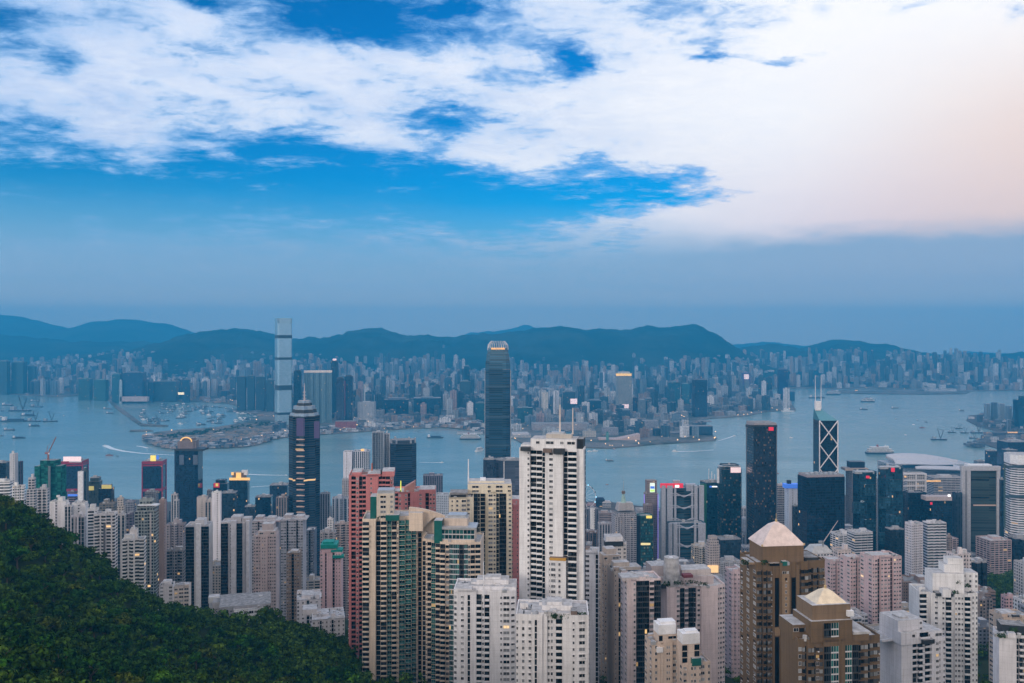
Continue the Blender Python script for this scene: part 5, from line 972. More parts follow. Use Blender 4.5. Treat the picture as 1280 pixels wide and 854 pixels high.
# token: (kind, relative slot width, width share, height share of a storey, sill share)
TOK = {'.': (None, 1.0, 0, 0, 0), ',': (None, .35, 0, 0, 0), 'w': ('window', 1.3, .62, .46, .30), 'n': ('window', .9, .60, .40, .32), 'a': ('window_unit', 1.4, .66, .46, .34), 'W': ('window', 2.2, .82, .50, .28), 't': ('teal_window', 1.6, .85, .56, .24), 'T': ('tall_window', 1.0, .8, .80, .1),
       'y': ('bay_window', 1.9, .86, .62, .22), 'b': ('balcony', 2.8, .96, 1.0, 0), 'B': ('glass_balcony', 3.0, .97, 1.0, 0), 'g': ('glazing', 2.6, .98, 1.0, 0), 'G': ('teal_glazing', 2.8, .98, 1.0, 0)}
UM = {}
class Near:
    def __init__(s, name, label, px0, px1, pyt, Y, front, depth, rot=0., col=(.66, .66, .68), pitch=3.0, cat='apartment tower', zb=None, sink=8, cut=0.0):
        """front: list of (x, y) from left to right in columns (any unit), y positive into the building."""
        w = front[-1][0] - front[0][0]; x0 = front[0][0]
        unit = [((x - x0) / w - .5, y / w) for x, y in front] + [(.5, depth / w), (-.5, depth / w)]
        (x, y), sc, poly = fit(unit, px0, px1, Y, rot)
        s.Y = Y; s.x, s.y = x, y; s.zb = (tz(x, y) - sink) if zb is None else zb
        s.poly = poly; s.sc = sc; s.pitch = pitch; col = tuple(min(.80, q * 1.2) for q in col) if max(col) > .3 else col; s.col = col; s.rot = R(rot); s.nf = len(front)
        s.zt = CAMZ - (pyt - HOR) * Y / F - s.zb
        s.t = thing(name, label, cat, (x, y, s.zb)); s.buck = {}; s.r = random.Random(int(px0 * 13 + pyt))
        MB().prism(poly, 0, s.zt, 0, 1).build('wall', [WALL, ROOFL], s.t, color=col)
        s.d = dict(t=s.t, poly=poly, Y=Y, x=x, y=y, zb=s.zb, sc=sc, z=s.zt); FOOT.append((x, y, sc * .62)); SCREEN.append((px0, px1, pyt, Y))
    def row(s, py): return CAMZ - (py - HOR) * s.Y / F - s.zb
    def edge(s, i): n = len(s.poly); return Vector(s.poly[i % n]), Vector(s.poly[(i + 1) % n])
    def put(s, kind, p, rz, w, h, z): s.buck.setdefault(kind, []).append((p[0], p[1], z, rz, w, h))
    def face(s, A, B, toks, ztop=None, zlow=None, off=0.0, skip=0):
        A, B = Vector(A), Vector(B); d = B - A; L = d.length; rz = math.atan2(d.y, d.x); u = d / L; nrm = Vector((u.y, -u.x))
        tot = sum(TOK[c][1] for c in toks); k = L / tot; z = (s.zt if ztop is None else ztop) - s.pitch * (1.0 + off); zlow = s.pitch if zlow is None else zlow
        slots = []; q = 0.0
        for c in toks: wd = TOK[c][1] * k; slots.append((c, q + wd / 2, wd)); q += wd
        while z > zlow:
            for c, q, wd in slots:
                kind, _, ws, hs, sl = TOK[c]
                if kind == 'balcony' and s.r.random() < .10: kind, ws, hs, sl = 'glazing', .9, .98, 0
                if kind in ('window', 'window_unit') and s.r.random() < .22: kind = 'window_unit' if kind == 'window' else 'window'
                if kind: s.put(kind, A + u * q + nrm * .012, rz, wd * ws, s.pitch * hs, z + s.pitch * sl)
            z -= s.pitch
    def faces(s, edges, **kw):
        """edges: list of token strings for successive edges from the front left; None leaves an edge blank."""
        for i, tk in enumerate(edges):
            if tk: s.face(*s.edge(i), tk, **kw)
    def block(s, name, pxa, pxb, rows, dpt=(0.15, .8), m=None, color=None, toks=None, rz=None):
        """Box on the roof: columns and (top, bottom) rows at the tower's own distance; depth as shares of the tower's depth."""
        y0, y1 = min(p[1] for p in s.poly), max(p[1] for p in s.poly); ya, yb = y0 + (y1 - y0) * dpt[0], y0 + (y1 - y0) * dpt[1]
        k = (s.y + ya) / F; xa, xb = (pxa - CX) * k - s.x, (pxb - CX) * k - s.x; zt = CAMZ - (rows[0] - HOR) * k - s.zb; z0 = s.zt - .2 if rows[1] is None else CAMZ - (rows[1] - HOR) * k - s.zb
        rz = s.rot if rz is None else rz
        mm = MB().box(((xa + xb) / 2, (ya + yb) / 2, z0), (xb - xa, yb - ya, max(zt - z0, .6)), rz, 0, 1)
        o = mm.build(name, m or [WALL, ROOFL], s.t, color=color or s.col)
        if toks:
            c, sn = math.cos(rz), math.sin(rz); cx_, cy_ = (xa + xb) / 2, (ya + yb) / 2; hx, hy = (xb - xa) / 2, (yb - ya) / 2
            w = lambda a, b: (cx_ + a * c - b * sn, cy_ + a * sn + b * c); s.face(w(-hx, -hy), w(hx, -hy), toks, ztop=zt - .6, zlow=z0)
        return o
    def clutter(s, n=8, z=None, poly=None):
        poly = poly or s.poly; x0, x1, y0, y1 = bbox(poly); z = s.zt if z is None else z; r = s.r; c_, sn_ = math.cos(s.rot), math.sin(s.rot)
        for i in range(n):
            for _ in range(12):
                x, y = r.uniform(x0, x1) * .82, r.uniform(y0, y1) * .82
                if inside(poly, x * 1.12, y * 1.12): break
            else: continue
            k = i % 4; mm = MB()
            if k == 0: mm.bar((x, y, z), (x, y, z + 2.2), 1.0, 12); mm.build('water_tank', ROOFL, s.t)
            elif k == 1: mm.box((x, y, z), (2.2, 1.6, 1.5), s.rot); mm.box((x, y, z + 1.5), (1.4, 1.0, .3), s.rot); mm.build('roof_cooler', STEEL, s.t)
            elif k == 2: mm.box((x, y, z), (r.uniform(2.5, 4), r.uniform(2, 3.5), r.uniform(2, 3)), s.rot, 0, 1); mm.build('stair_housing', [WALL, ROOFL], s.t, color=s.col)
            else: mm.box((x, y, z), (r.uniform(3, 5), .5, .5), s.rot + r.choice((0, 1.57))); mm.box((x, y, z), (.5, .5, 1.4)); mm.build('pipe', DARKM, s.t)
    def planters(s, spots):
        for pxa, pxb, row, dp in spots:
            y0, y1 = min(p[1] for p in s.poly), max(p[1] for p in s.poly); ya = y0 + (y1 - y0) * dp; k = (s.y + ya) / F; r = s.r; mm = MB()
            for _ in range(60):
                px = r.uniform(pxa, pxb); x = (px - CX) * k - s.x + r.uniform(-.5, .5); z = CAMZ - (row - HOR) * k - s.zb + r.uniform(-.4, 1.6); y = ya + r.uniform(-1, 1); a = r.uniform(0, 6.28); q = r.uniform(.25, .5)
                b = len(mm.v); mm.v += [(x - q * math.cos(a), y - q * math.sin(a), z - q * .6), (x + q * math.cos(a), y + q * math.sin(a), z - q * .6), (x + q * math.cos(a) * .6, y + q * math.sin(a) + .3, z + q), (x - q * .6, y + .3, z + q)]; mm.face((b, b + 1, b + 2, b + 3))
            mm.build('roof_plants', plain('roof_leaf', (.02, .05, .015), .9, vary=.5), s.t)
    def parapet(s, poly=None, z=None, h=1.2, color=None):
        poly = poly or s.poly; z = s.zt if z is None else z; k = len(poly); mm = MB(); inn = scale_poly(poly, .97)
        mm.v = [(*p, z - .02) for p in poly] + [(*p, z + h) for p in poly] + [(*p, z + h) for p in inn] + [(*p, z + .02) for p in inn]
        for i in range(k):
            j = (i + 1) % k
            for a, c in ((0, k), (k, 2 * k), (2 * k, 3 * k)): mm.face((a + i, a + j, c + j, c + i))
        mm.build('parapet', WALL, s.t, color=color or s.col)
    def mast(s, px, r0, r1, dp=.4, rad=.25, name='mast', m=None):
        y0, y1 = min(p[1] for p in s.poly), max(p[1] for p in s.poly); ya = y0 + (y1 - y0) * dp; k = (s.y + ya) / F; x = (px - CX) * k - s.x
        MB().bar((x, ya, CAMZ - (r1 - HOR) * k - s.zb), (x, ya, CAMZ - (r0 - HOR) * k - s.zb), rad, 6, r2=rad * .6).build(name, m or WHITEM, s.t)
    def done(s, cap=100):
        """Largest 100 of each kind as parts of their own; any more in one part."""
        total = {}
        for kind, L in s.buck.items(): total.setdefault(PART[kind], []).extend((kind,) + e for e in L)
        for part, L in total.items():
            def key(e):
                _, x, y, z, rz, w, h = e; nx, ny = math.sin(rz), -math.cos(rz); X, Yw = s.x + x, s.y + y; fac = -(nx * X + ny * Yw) / math.hypot(X, Yw); row = HOR + (CAMZ - s.zb - z) * F / Yw; px = CX + F * X / Yw
                vis = 1 if fac > .05 and row < 856 and 0 < px < 1280 else 0; return (-vis, -w * h * max(fac, .01) / (Yw * Yw) - (1e-9 * z))
            L.sort(key=lambda e: (key(e)[0], -e[3], key(e)[1]))
            for e in L[:cap]:
                kind, x, y, z, rz, w, h = e
                if kind not in UM:
                    o = UNITS[kind].build(PART[kind], SLOTS[kind], s.t); UM[kind] = o.data
                else: o = link(PART[kind], UM[kind], s.t)
                o.location = (x, y, z); o.rotation_euler = (0, 0, rz); o.scale = (w, 1, h); o.color = (*s.col, 1)
            rest = L[cap:]
            if rest:
                kinds = sorted({e[0] for e in rest}); V = []; Q = []; M = []; mats = []; nv = 0
                for kd in kinds:
                    u = UNITS[kd]; uv = np.array(u.v, float); uq = np.array(u.f, int); um = np.array(u.m, int) + len(mats); mats += SLOTS[kd]
                    for e in rest:
                        if e[0] != kd: continue
                        _, x, y, z, rz, w, h = e; c, sn = math.cos(rz), math.sin(rz); a = uv[:, 0] * w; b = uv[:, 1]
                        V.append(np.stack([x + a * c - b * sn, y + a * sn + b * c, z + uv[:, 2] * h], 1)); Q.append(uq + nv); M.append(um); nv += len(uv)
                me = mesh_np(part, np.concatenate(V), np.concatenate(Q), mats, np.concatenate(M)); tag(link(part, me, s.t, None, s.col), kind='stuff')

def near_all():
    WHITE = (.60, .60, .625)
    # --- the tall white tower in the middle
    n = Near('apartment_tower', 'tallest white foreground tower with black balcony recesses, centre of picture', 649, 732, 564, 460,
             [(0, 1), (14, 1), (14, 7), (22, 7), (22, 5), (30, 5), (30, 1), (38, 1), (38, -1.5), (57, -1.5), (57, 5), (63, 5), (63, .5), (75, .5), (75, 4), (83, 4)], 34, -10, (.62, .62, .63))
    n.faces(['..,n', None, 'b', None, 'b', None, 'T.', None, 'w..', None, 'T', None, 'b', None, '.', '.T', None, None], off=.1)
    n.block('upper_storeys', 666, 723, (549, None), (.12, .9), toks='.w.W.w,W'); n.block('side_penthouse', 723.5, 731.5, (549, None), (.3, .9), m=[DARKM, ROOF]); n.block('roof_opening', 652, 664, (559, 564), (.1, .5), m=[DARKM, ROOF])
    n.block('roof_terrace', 653, 668, (556, None), (.3, .85), toks='W.W'); n.block('lift_housing', 684, 716, (543, 550), (.3, .7), color=(.45, .42, .38), toks='n.n'); n.block('roof_plant', 690, 706, (540.5, 544), (.35, .6), m=STEEL); n.block('water_tank', 708, 714, (542, 549), (.4, .6), m=GREEN_T)
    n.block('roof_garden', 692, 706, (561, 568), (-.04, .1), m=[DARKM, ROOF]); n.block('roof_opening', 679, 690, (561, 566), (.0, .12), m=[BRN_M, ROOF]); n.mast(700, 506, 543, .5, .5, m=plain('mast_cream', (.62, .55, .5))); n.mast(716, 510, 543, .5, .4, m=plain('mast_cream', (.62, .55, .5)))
    n.block('stepped_bay', 688, 708, (701, 760), (-.08, .08), toks=None); n.block('bay_roof', 687.5, 708, (697.5, 701), (-.09, .08), m=[plain('amber_awning', (.50, .28, .06)), BRN_M]); n.face(n.edge(8)[0] + Vector((0, -2.9)), n.edge(8)[1] + Vector((0, -2.9)), '.W.w.', ztop=n.row(701), zlow=n.row(780))
    n.parapet(h=1.0); n.done()
    # --- red pink pair
    RP = (.43, .165, .165)
    n = Near('apartment_tower', 'tall red pink tower standing behind the beige and green twin', 436, 492, 596, 545, [(0, 2), (3, 2), (3, 5), (9, 5), (9, 1), (13, 1), (13, 4), (22, 4), (22, 0), (38, 0), (38, 4), (47, 4), (47, 2), (56, 2)], 46, 6, RP)
    n.faces([None, None, 'b', None, 'w', None, 'bb', None, '..w...', None, 'bb', None, 'bw', 'w.w.w', None, 'w.w.w'])
    for a0, a1, q in ((438, 450, 590.5), (476, 491, 589.5)): n.block('upper_storey', a0, a1, (q, None), (.1, .8), toks='W')
    n.block('roof_screen', 458, 474, (592.5, None), (.05, .6)); n.block('lift_housing', 449, 478, (590, None), (.45, .9), m=[WALL, ROOF], color=(.40, .25, .24)); n.block('roof_plant', 475, 481, (588, None), (.3, .6), m=DARKM); n.mast(465, 579, 592, .6, .6, 'chimney', plain('rust_red', (.40, .12, .06))); n.parapet(h=1.0); n.clutter(6); n.done()
    n = Near('apartment_tower', 'second red pink tower, lower, with slanting roof screen and yellow roof lamp', 490, 545, 617, 600, [(0, 3), (8, 3), (8, 0), (20, 0), (20, 3), (23, 3), (23, 1), (42, 1), (42, 4), (47, 4), (47, 1), (55, 1)], 40, 4, (.46, .19, .19))
    n.faces(['b', None, 'w.w', None, 'T', None, '...w.', None, 'T', None, 'ww', None, None, None])
    mm = MB(); k = n.Y / F; xs = [(p - CX) * k - n.x for p in (504, 517)]; yb = min(p[1] for p in n.poly) + 4; z0 = n.zt - .1; za, zc = n.row(611), n.row(603.5); mm.v = [(xs[0], yb, z0), (xs[1], yb, z0), (xs[1], yb, zc), (xs[0], yb, za), (xs[0], yb + 9, z0), (xs[1], yb + 9, z0), (xs[1], yb + 9, zc), (xs[0], yb + 9, za)]
    for f in ((0, 1, 2, 3), (5, 4, 7, 6), (1, 5, 6, 2), (4, 0, 3, 7), (3, 2, 6, 7)): mm.face(f)
    mm.build('slanting_screen', plain('pink_brown', (.42, .22, .19)), n.t); n.block('upper_storey', 523, 543, (612, None), (.1, .8), toks='..w'); n.block('lift_housing', 510, 526, (614, None), (.3, .8), color=(.4, .3, .29)); n.mast(501, 601, 617, .3, .45, 'roof_lamp', glow('lime_lamp', (.75, .85, .12), .5)); n.planters([(491, 500, 617, .2)]); n.parapet(h=1.0); n.clutter(5); n.done()
    n = Near('apartment_tower', 'red pink tower wedged between cream tower and tall white tower', 619, 652, 636, 620, [(0, 2), (3, 2), (3, 0), (15, 0), (15, 3), (20, 3), (20, 0), (33, 0)], 34, 4, (.47, .19, .195))
    n.faces([None, None, '.n.n.', None, 'wn', None, 'n..n.n', None, None, None]); n.block('upper_storeys', 637, 652, (624, None), (.2, .95), toks='n.n.n'); n.block('roof_screen', 621, 636, (633, None), (.1, .7)); n.parapet(h=.9); n.clutter(4); n.done()
    # --- beige and green twin
    BG = (.56, .47, .38)
    n = Near('apartment_tower', 'beige tower with green glass balconies, left one of the twin, with blank buttress', 453, 533, 651, 508,
             [(0, 0), (9, -1), (17, -1), (17, 4), (23, 4), (23, 1), (31, 1), (31, 4), (37, 4), (37, 2), (46, 2), (46, 6), (54, 6), (54, 8), (62, 8), (62, 11), (70, 11), (70, 18), (80, 18)], 52, 4, BG)
    n.faces(['b', '.', 'TT', 'T', 'T', 'b', None, 'B', None, 'bn', None, 'B', None, 'B', None, 'Bn', None, 'T.', None, None], off=.2)
    pl = n.poly
    n.block('penthouse', 470, 491, (617, None), (.1, .55), toks='.W.w', color=(.60, .53, .44)); n.block('penthouse_roof', 471, 491.5, (613, 617), (.12, .5), m=STEEL); n.block('glass_penthouse', 462, 471, (621, None), (.15, .55), m=[GREEN_T, ROOFL]); n.block('glass_penthouse', 481, 498, (644, None), (.02, .5), m=[GREEN_T, ROOFL]); n.block('stepped_roof', 497, 520, (645, None), (.2, .7), toks='W.W')
    n.block('stepped_roof', 508, 532, (657, None), (.3, .95), toks='w.w'); n.parapet(h=1.1); n.clutter(9); n.planters([(470, 480, 648, .1)]); n.done()
    n = Near('apartment_tower', 'beige tower with green glass balconies, right one of the twin, under curved roof screen', 528, 605, 680, 500,
             [(0, 14), (5, 14), (5, 9), (13, 9), (13, 5), (19, 5), (19, 1), (25, 1), (25, -1), (37, -2), (43, -3), (56, -3), (64, -2), (70, -1), (77, 0)], 50, -3, (.57, .47, .38))
    n.faces(['T', None, 'nb', None, 'B', None, 'b', None, 'by', 'G', 'Gg', 'Gt', 'b', 'b', None, None], off=.1)
    n.block('glass_penthouse', 552, 594, (661, None), (.1, .6), m=[WALL, ROOFL], toks='GGG'); n.block('penthouse_roof', 551, 596, (659.5, 662), (.06, .62), m=STEEL); n.block('upper_storey', 556, 585, (648, 662), (.25, .7), color=(.60, .50, .42)); n.block('roof_rail', 560, 583, (644, 649), (.3, .65), m=STEEL)
    n.block('glass_lantern', 543, 553, (651, None), (.08, .4), m=[GREEN_T, ROOFL]); k = n.Y / F; mm = MB(); yb = min(p[1] for p in n.poly) + 14; nn = 12; xw = lambda p: (p - CX) * (n.y + yb) / F - n.x; zw = lambda q: CAMZ - (q - HOR) * (n.y + yb) / F - n.zb
    for i in range(nn + 1):
        t = i / nn; p = 511 + (561 - 511) * t; q = 634.5 + 13 * t ** 1.8; mm.v += [(xw(p), yb, zw(q + (28 if t < .3 else 28 - 22 * min(1, (t - .3) * 3)))), (xw(p), yb, zw(q)), (xw(p), yb + 2.5, zw(q)), (xw(p), yb + 2.5, zw(q + 28))]
    for i in range(nn): a = 4 * i; mm.face((a, a + 4, a + 5, a + 1)); mm.face((a + 1, a + 5, a + 6, a + 2)); mm.face((a + 2, a + 6, a + 7, a + 3))
    mm.face((1, 2, 3, 0)); mm.build('arched_screen', WALL, n.t, color=(.60, .49, .40)); n.block('shoulder', 512, 529, (641, 664), (.4, .85)); n.parapet(h=1.0); n.clutter(7); n.done()
    # --- cream tower with black glass
    CR = (.60, .54, .42)
    n = Near('apartment_tower', 'cream tower with full-height black glass bays and a dish on its roof', 590, 640, 617, 590, [(0, 2), (10, 2), (10, 5), (17, 5), (17, 2), (20, 2), (20, 0), (30, 0), (30, 2), (34, 2), (34, 5), (43, 5), (43, 2), (50, 2)], 44, 2, CR)
    n.faces(['gT', None, 'T', None, ',', None, 'Ww', None, 'T', None, 'gg', None, ',n', None, None, None]); n.block('upper_storeys', 584, 639, (605, None), (.02, .8), toks='.W..w.W.w'); n.block('upper_storey', 586, 630, (601.5, 606), (.2, .7)); n.block('roof_plant', 600, 607, (598, 602), (.3, .5), m=WHITEM); n.mast(585.5, 574, 606, .3, .55); n.parapet(h=1.0); n.clutter(8); n.done()
    n = Near('apartment_tower', 'lower cream tower with square windows and dark roof terrace, left of black glass bays', 561, 592, 624, 575, [(0, 0), (22, 0), (22, 3), (31, 3)], 34, 3, (.62, .56, .44))
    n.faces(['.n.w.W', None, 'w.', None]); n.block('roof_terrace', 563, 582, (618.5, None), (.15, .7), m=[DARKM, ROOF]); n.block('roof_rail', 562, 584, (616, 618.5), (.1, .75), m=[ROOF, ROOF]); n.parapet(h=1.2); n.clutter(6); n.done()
    # --- white towers of the front
    n = Near('apartment_tower', 'nearest white tower left of centre with roof boxes and thin white mast', 567, 646, 741, 436, [(0, 2), (5, 0), (29, 0), (29, 2.5), (36, 2.5), (36, 1), (46, 1), (46, -.5), (72, -.5), (79, 2)], 52, -2, WHITE)
    n.faces(['w', '.a.T..', None, 'b', None, 'wb', None, '...nW', 'n', None, None, None], off=.4); n.block('upper_storey', 587, 642, (733, None), (.2, .8), toks='w.n.W..n'); n.block('lift_housing', 596, 636, (725, 734), (.35, .75), toks=None); n.block('lift_housing', 607, 626, (721.5, 726), (.4, .7)); n.block('roof_step', 569, 590, (736, None), (.05, .5), toks=None); n.block('roof_step', 630, 645, (734, None), (.1, .6)); n.mast(604.5, 702, 760, -.03, .28); n.parapet(h=1.1); n.clutter(12); n.done()
    n = Near('apartment_tower', 'nearest white tower right of centre, lower, with green plants on its roof', 645, 736, 772, 388, [(0, 1), (20, -1), (33, -1), (33, 1), (39, 1), (39, 3.5), (58, 3.5), (58, 0), (66, -1), (78, -1), (91, 1)], 58, -3, (.61, .605, .62))
    n.faces(['n.w.a', '.T..', None, ',', None, 'ww.b', None, '.', '.n.', 'W.', None, None], off=.4); n.block('upper_storey', 665, 727, (766, None), (.15, .8), toks='w.w..b.w'); n.block('lift_housing', 678, 716, (757, 767), (.3, .75)); n.block('lift_housing', 684, 703, (752.5, 758), (.35, .7)); n.block('roof_step', 648, 668, (769, None), (.1, .5), toks=None); n.block('brown_shed', 714, 722, (764, None), (.05, .3), m=[BRN_M, ROOF]); n.planters([(722, 732, 770, .1), (700, 712, 773, .05), (690, 696, 772, .04)]); n.parapet(h=1.1); n.clutter(14); n.done()
    n = Near('apartment_tower', 'white tower with regular windows right of the tallest white one', 714, 749, 693, 520, [(0, 3), (8, 3), (8, 0), (35, 0)], 30, -8, WHITE); n.faces(['b', None, 'WW..T', 'w.w.w', None, None]); n.block('upper_storey', 716, 746, (688, None), (.2, .8), toks='W..W'); n.block('roof_shed', 727, 738, (685.5, 690), (.3, .7), m=[plain('rust_tan', (.36, .26, .2)), BRN_M]); n.parapet(h=1.0); n.clutter(6); n.done()
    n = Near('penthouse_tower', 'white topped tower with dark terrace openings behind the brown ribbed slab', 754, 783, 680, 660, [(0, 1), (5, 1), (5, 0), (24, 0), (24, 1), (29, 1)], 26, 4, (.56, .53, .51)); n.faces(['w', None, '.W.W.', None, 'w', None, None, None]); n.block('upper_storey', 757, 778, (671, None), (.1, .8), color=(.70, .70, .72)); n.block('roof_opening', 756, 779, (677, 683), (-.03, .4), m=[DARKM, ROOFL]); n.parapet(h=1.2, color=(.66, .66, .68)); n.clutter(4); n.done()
    BR = (.36, .30, .255)
    n = Near('apartment_tower', 'brown ribbed apartment slab with stepped pale terraces going down to the right', 745, 776, 706, 555, [(0, 3), (6, 3), (6, 5), (9, 5), (9, 1), (21, 1), (21, 5), (25, 5), (25, 2), (31, 2)], 50, 12, BR); n.faces([',n,', None, 'T', None, 'nbn', None, 'T', None, 'n.', 'w.w.w', None, 'w.w.w']); n.block('upper_storey', 752, 773, (694, None), (.1, .6), toks='w.W', color=(.50, .42, .36)); n.block('upper_storey', 756, 769, (686, 695), (.2, .6), color=(.52, .45, .40)); n.parapet(h=1.2, color=(.55, .48, .42)); n.clutter(7); n.done()
    n = Near('apartment_tower', 'lower brown ribbed slab with narrow windows left of the grey glass flats', 759, 785, 717, 520, [(0, 2), (8, 2), (8, 4), (12, 4), (12, 0), (26, 0)], 52, 10, (.37, .305, .26)); n.faces(['n.', None, 'T', None, ',nbn', 'n.n.n', None, None]); n.block('terrace', 770, 800, (709, None), (.45, .95), toks='w.w', color=(.52, .46, .41)); n.block('terrace', 766, 786, (703, 711), (.5, .85), color=(.55, .48, .42)); n.parapet(h=1.2, color=(.5, .44, .38)); n.clutter(9); n.done()
    PG = (.55, .47, .475)
    n = Near('apartment_tower', 'pinkish white flats with wide dark grid glazing and white window strip at left', 776, 826, 727, 485, [(0, 1), (5, 1), (5, 0), (13, 0), (13, 2), (50, 2)], 40, 6, PG, pitch=3.1); n.faces([None, None, '.w', None, 'ggyg', None, None, 'w.w']); n.block('roof_slab', 776, 815, (722, None), (.1, .7), toks=None, color=(.50, .46, .46)); n.block('roof_plant', 786, 806, (719, 724), (.4, .8), m=ROOFL); n.parapet(h=1.2); n.clutter(9); n.done()
    n = Near('apartment_tower', 'pinkish white flats with blank end walls, round roof house and roof gardens', 821, 906, 737, 525, [(0, -1), (11, -1), (11, 0), (18, 0), (18, 3), (42, 3), (42, 0), (48, 0), (48, -2), (72, -2), (72, 2), (85, 6)], 46, 8, PG, pitch=3.1)
    n.faces(['.', None, '.W', None, 'gygT', None, 'w', None, '...', None, 'www', None, None, None]); n.block('upper_storey', 808, 892, (721, None), (.35, .9), color=(.52, .45, .45), toks=None); n.block('upper_storey', 812, 850, (707, 722), (.4, .85), color=(.53, .47, .47)); n.block('upper_storey', 850, 888, (712, 722), (.45, .9), color=(.52, .47, .46))
    mm = MB(); k = n.Y / F; mm.bar((lx(n.d, 842), 4, n.zt), (lx(n.d, 842), 4, n.row(700)), 5.5, 18, r2=4.6); mm.build('round_roof_house', ROOFL, n.t); mm = MB(); mm.bar((lx(n.d, 841), 3, n.row(702)), (lx(n.d, 841), 3, n.row(699.3)), 1.7, 12, r2=1.2); mm.build('white_dome', WHITEM, n.t)
    n.block('red_awning', 854, 866, (719, 722.5), (.02, .2), m=plain('maroon', (.16, .04, .05))); n.planters([(828, 838, 731, .05), (842, 854, 730, .05), (858, 872, 729, .08), (873, 884, 731, .03)]); n.block('roof_shed', 826, 846, (731, None), (.1, .3), m=[DARKM, ROOF]); n.parapet(h=1.2); n.clutter(10); n.done()
    TN = (.50, .41, .345)
    n = Near('apartment_tower', 'tan stepped twin-topped flats low in front, left turret with white roof box', 806, 846, 806, 405, [(0, 2), (13, 2), (13, 0), (18, 0), (18, -1), (32, -1), (32, 2), (40, 2)], 36, 10, TN); n.faces(['.w.', None, ',', None, '.nn.', None, 'w', None, None, 'w.w']); n.block('turret', 821, 845, (792, None), (.1, .7), toks='T.W'); n.block('white_roof_box', 821, 844, (781, 793), (.08, .65), m=WHITEM); n.block('white_roof_box', 824, 844, (777, 782), (.2, .6), m=WHITEM); n.block('white_roof_box', 821, 829, (810, 816), (-.05, .05), m=WHITEM); n.parapet(h=1.0); n.clutter(6); n.done()
    n = Near('apartment_tower', 'tan stepped twin-topped flats low in front, right turret with bright white roof box', 843, 888, 832, 398, [(0, 4), (8, 4), (8, 1), (16, 0), (28, 0), (28, 4), (45, 4)], 38, 10, (.51, .42, .36)); n.faces(['n', None, '.w', 'w.n', None, 'W.w', None, None, 'w.w']); n.block('turret', 850, 874, (804, None), (.1, .6), toks='T.T'); n.block('white_roof_box', 851, 874, (792, 805), (.08, .6), m=WHITEM); n.block('white_roof_box', 856, 872, (788.5, 793), (.2, .5), m=WHITEM); n.block('terrace_room', 864, 876, (823, None), (.0, .3), m=[GREEN_T, ROOFL]); n.mast(870, 777, 795, .3, .12); n.parapet(h=1.0); n.clutter(7); n.done()
    n = Near('apartment_tower', 'narrow pink tower left of the brown pyramid roofed tower', 906, 928, 716, 570, [(0, 1), (7, 1), (7, 0), (22, 0)], 34, 8, (.53, .42, .44)); n.faces(['n.n', None, 'n.nnn', None, None, 'w.w']); n.block('roof_fin', 923, 926, (710, None), (.1, .9), color=(.56, .44, .46)); n.parapet(h=1.0, color=(.60, .48, .50)); n.clutter(3); n.done()
    # --- brown pyramid-roofed towers
    BN = (.155, .105, .062); BL = (.27, .19, .12); pyr = plain('pale_pink_tiles', (.66, .55, .51), .45, .1); pyr2 = plain('cream_gold_tiles', (.70, .60, .45), .4, .15)
    def pyramid(n, pa, pb, base, apex, m, dpt=(.12, .75), gild=True):
        y0, y1 = min(p[1] for p in n.poly), max(p[1] for p in n.poly); ya, yb = y0 + (y1 - y0) * dpt[0], y0 + (y1 - y0) * dpt[1]; k = (n.y + ya) / F; xa, xb = (pa - CX) * k - n.x, (pb - CX) * k - n.x
        zf = lambda q: CAMZ - (q - HOR) * (n.y + ya) / F - n.zb; zc = lambda q: CAMZ - (q - HOR) * (n.y + (ya + yb) / 2) / F - n.zb
        c, sn = math.cos(n.rot), math.sin(n.rot); cx_, cy_ = (xa + xb) / 2, (ya + yb) / 2; hx, hy = (xb - xa) / 2, (yb - ya) / 2
        poly = [(cx_ + a * c - b * sn, cy_ + a * sn + b * c) for a, b in ((-hx, -hy), (hx, -hy), (hx, hy), (-hx, hy))]; mm = MB()
        zb_, zt_ = zf(base), zc(apex); lv = ((1.04, 0), (1.0, .06), (.64, .48), (.30, .86), (.06, 1.0))
        for (k0, t0), (k1, t1) in zip(lv, lv[1:]): mm.prism(scale_poly(poly, 1, -cx_, -cy_), zb_ + (zt_ - zb_) * t0, zb_ + (zt_ - zb_) * t1, 0, 0) if False else mm.prism([(cx_ + (x - cx_) * k0, cy_ + (y - cy_) * k0) for x, y in poly], zb_ + (zt_ - zb_) * t0, zb_ + (zt_ - zb_) * t1, 0, 0, scale_top=k1 / k0)
        o = mm.build('pyramid_roof', m, n.t); gl = plain('gilt', (.62, .46, .24), .4, .3)
        q = MB(); q.bar((cx_, cy_, zt_ - .6), (cx_, cy_, zt_ + 1.2), .55, 8); q.bar((cx_, cy_, zt_ + 1.2), (cx_, cy_, zt_ + 4), .12, 5); q.build('finial', gl, o)
        for a, b in ((-hx, -hy), (hx, -hy)): MB().box((cx_ + a * c - b * sn, cy_ + a * sn + b * c, zb_), (.7, .7, .9), n.rot).build('corner_lamp', gl, o)
    n = Near('apartment_tower', 'large brown stone tower with pale pink pyramid roof and tall black window slots', 925, 1031, 707, 400,
             [(0, 5), (9, 5), (9, 3), (23, 3), (23, 1), (26, 1), (26, 2.2), (33, 2.2), (33, 0), (50, -.8), (50, 1.4), (58, 1.4), (58, 0), (63, 0), (63, 4), (78, 4), (78, 7), (106, 9)], 66, 7, BN)
    n.faces(['yyT', None, 'yTyw', None, None, None, None, None, '.Ww.', None, None, None, None, None, 'Tyy', None, 'yTyTyw', None, None, 'w.w.w'], off=.7)
    slot = plain('black_slot_glass', (.006, .008, .012), .12, 0, .5)
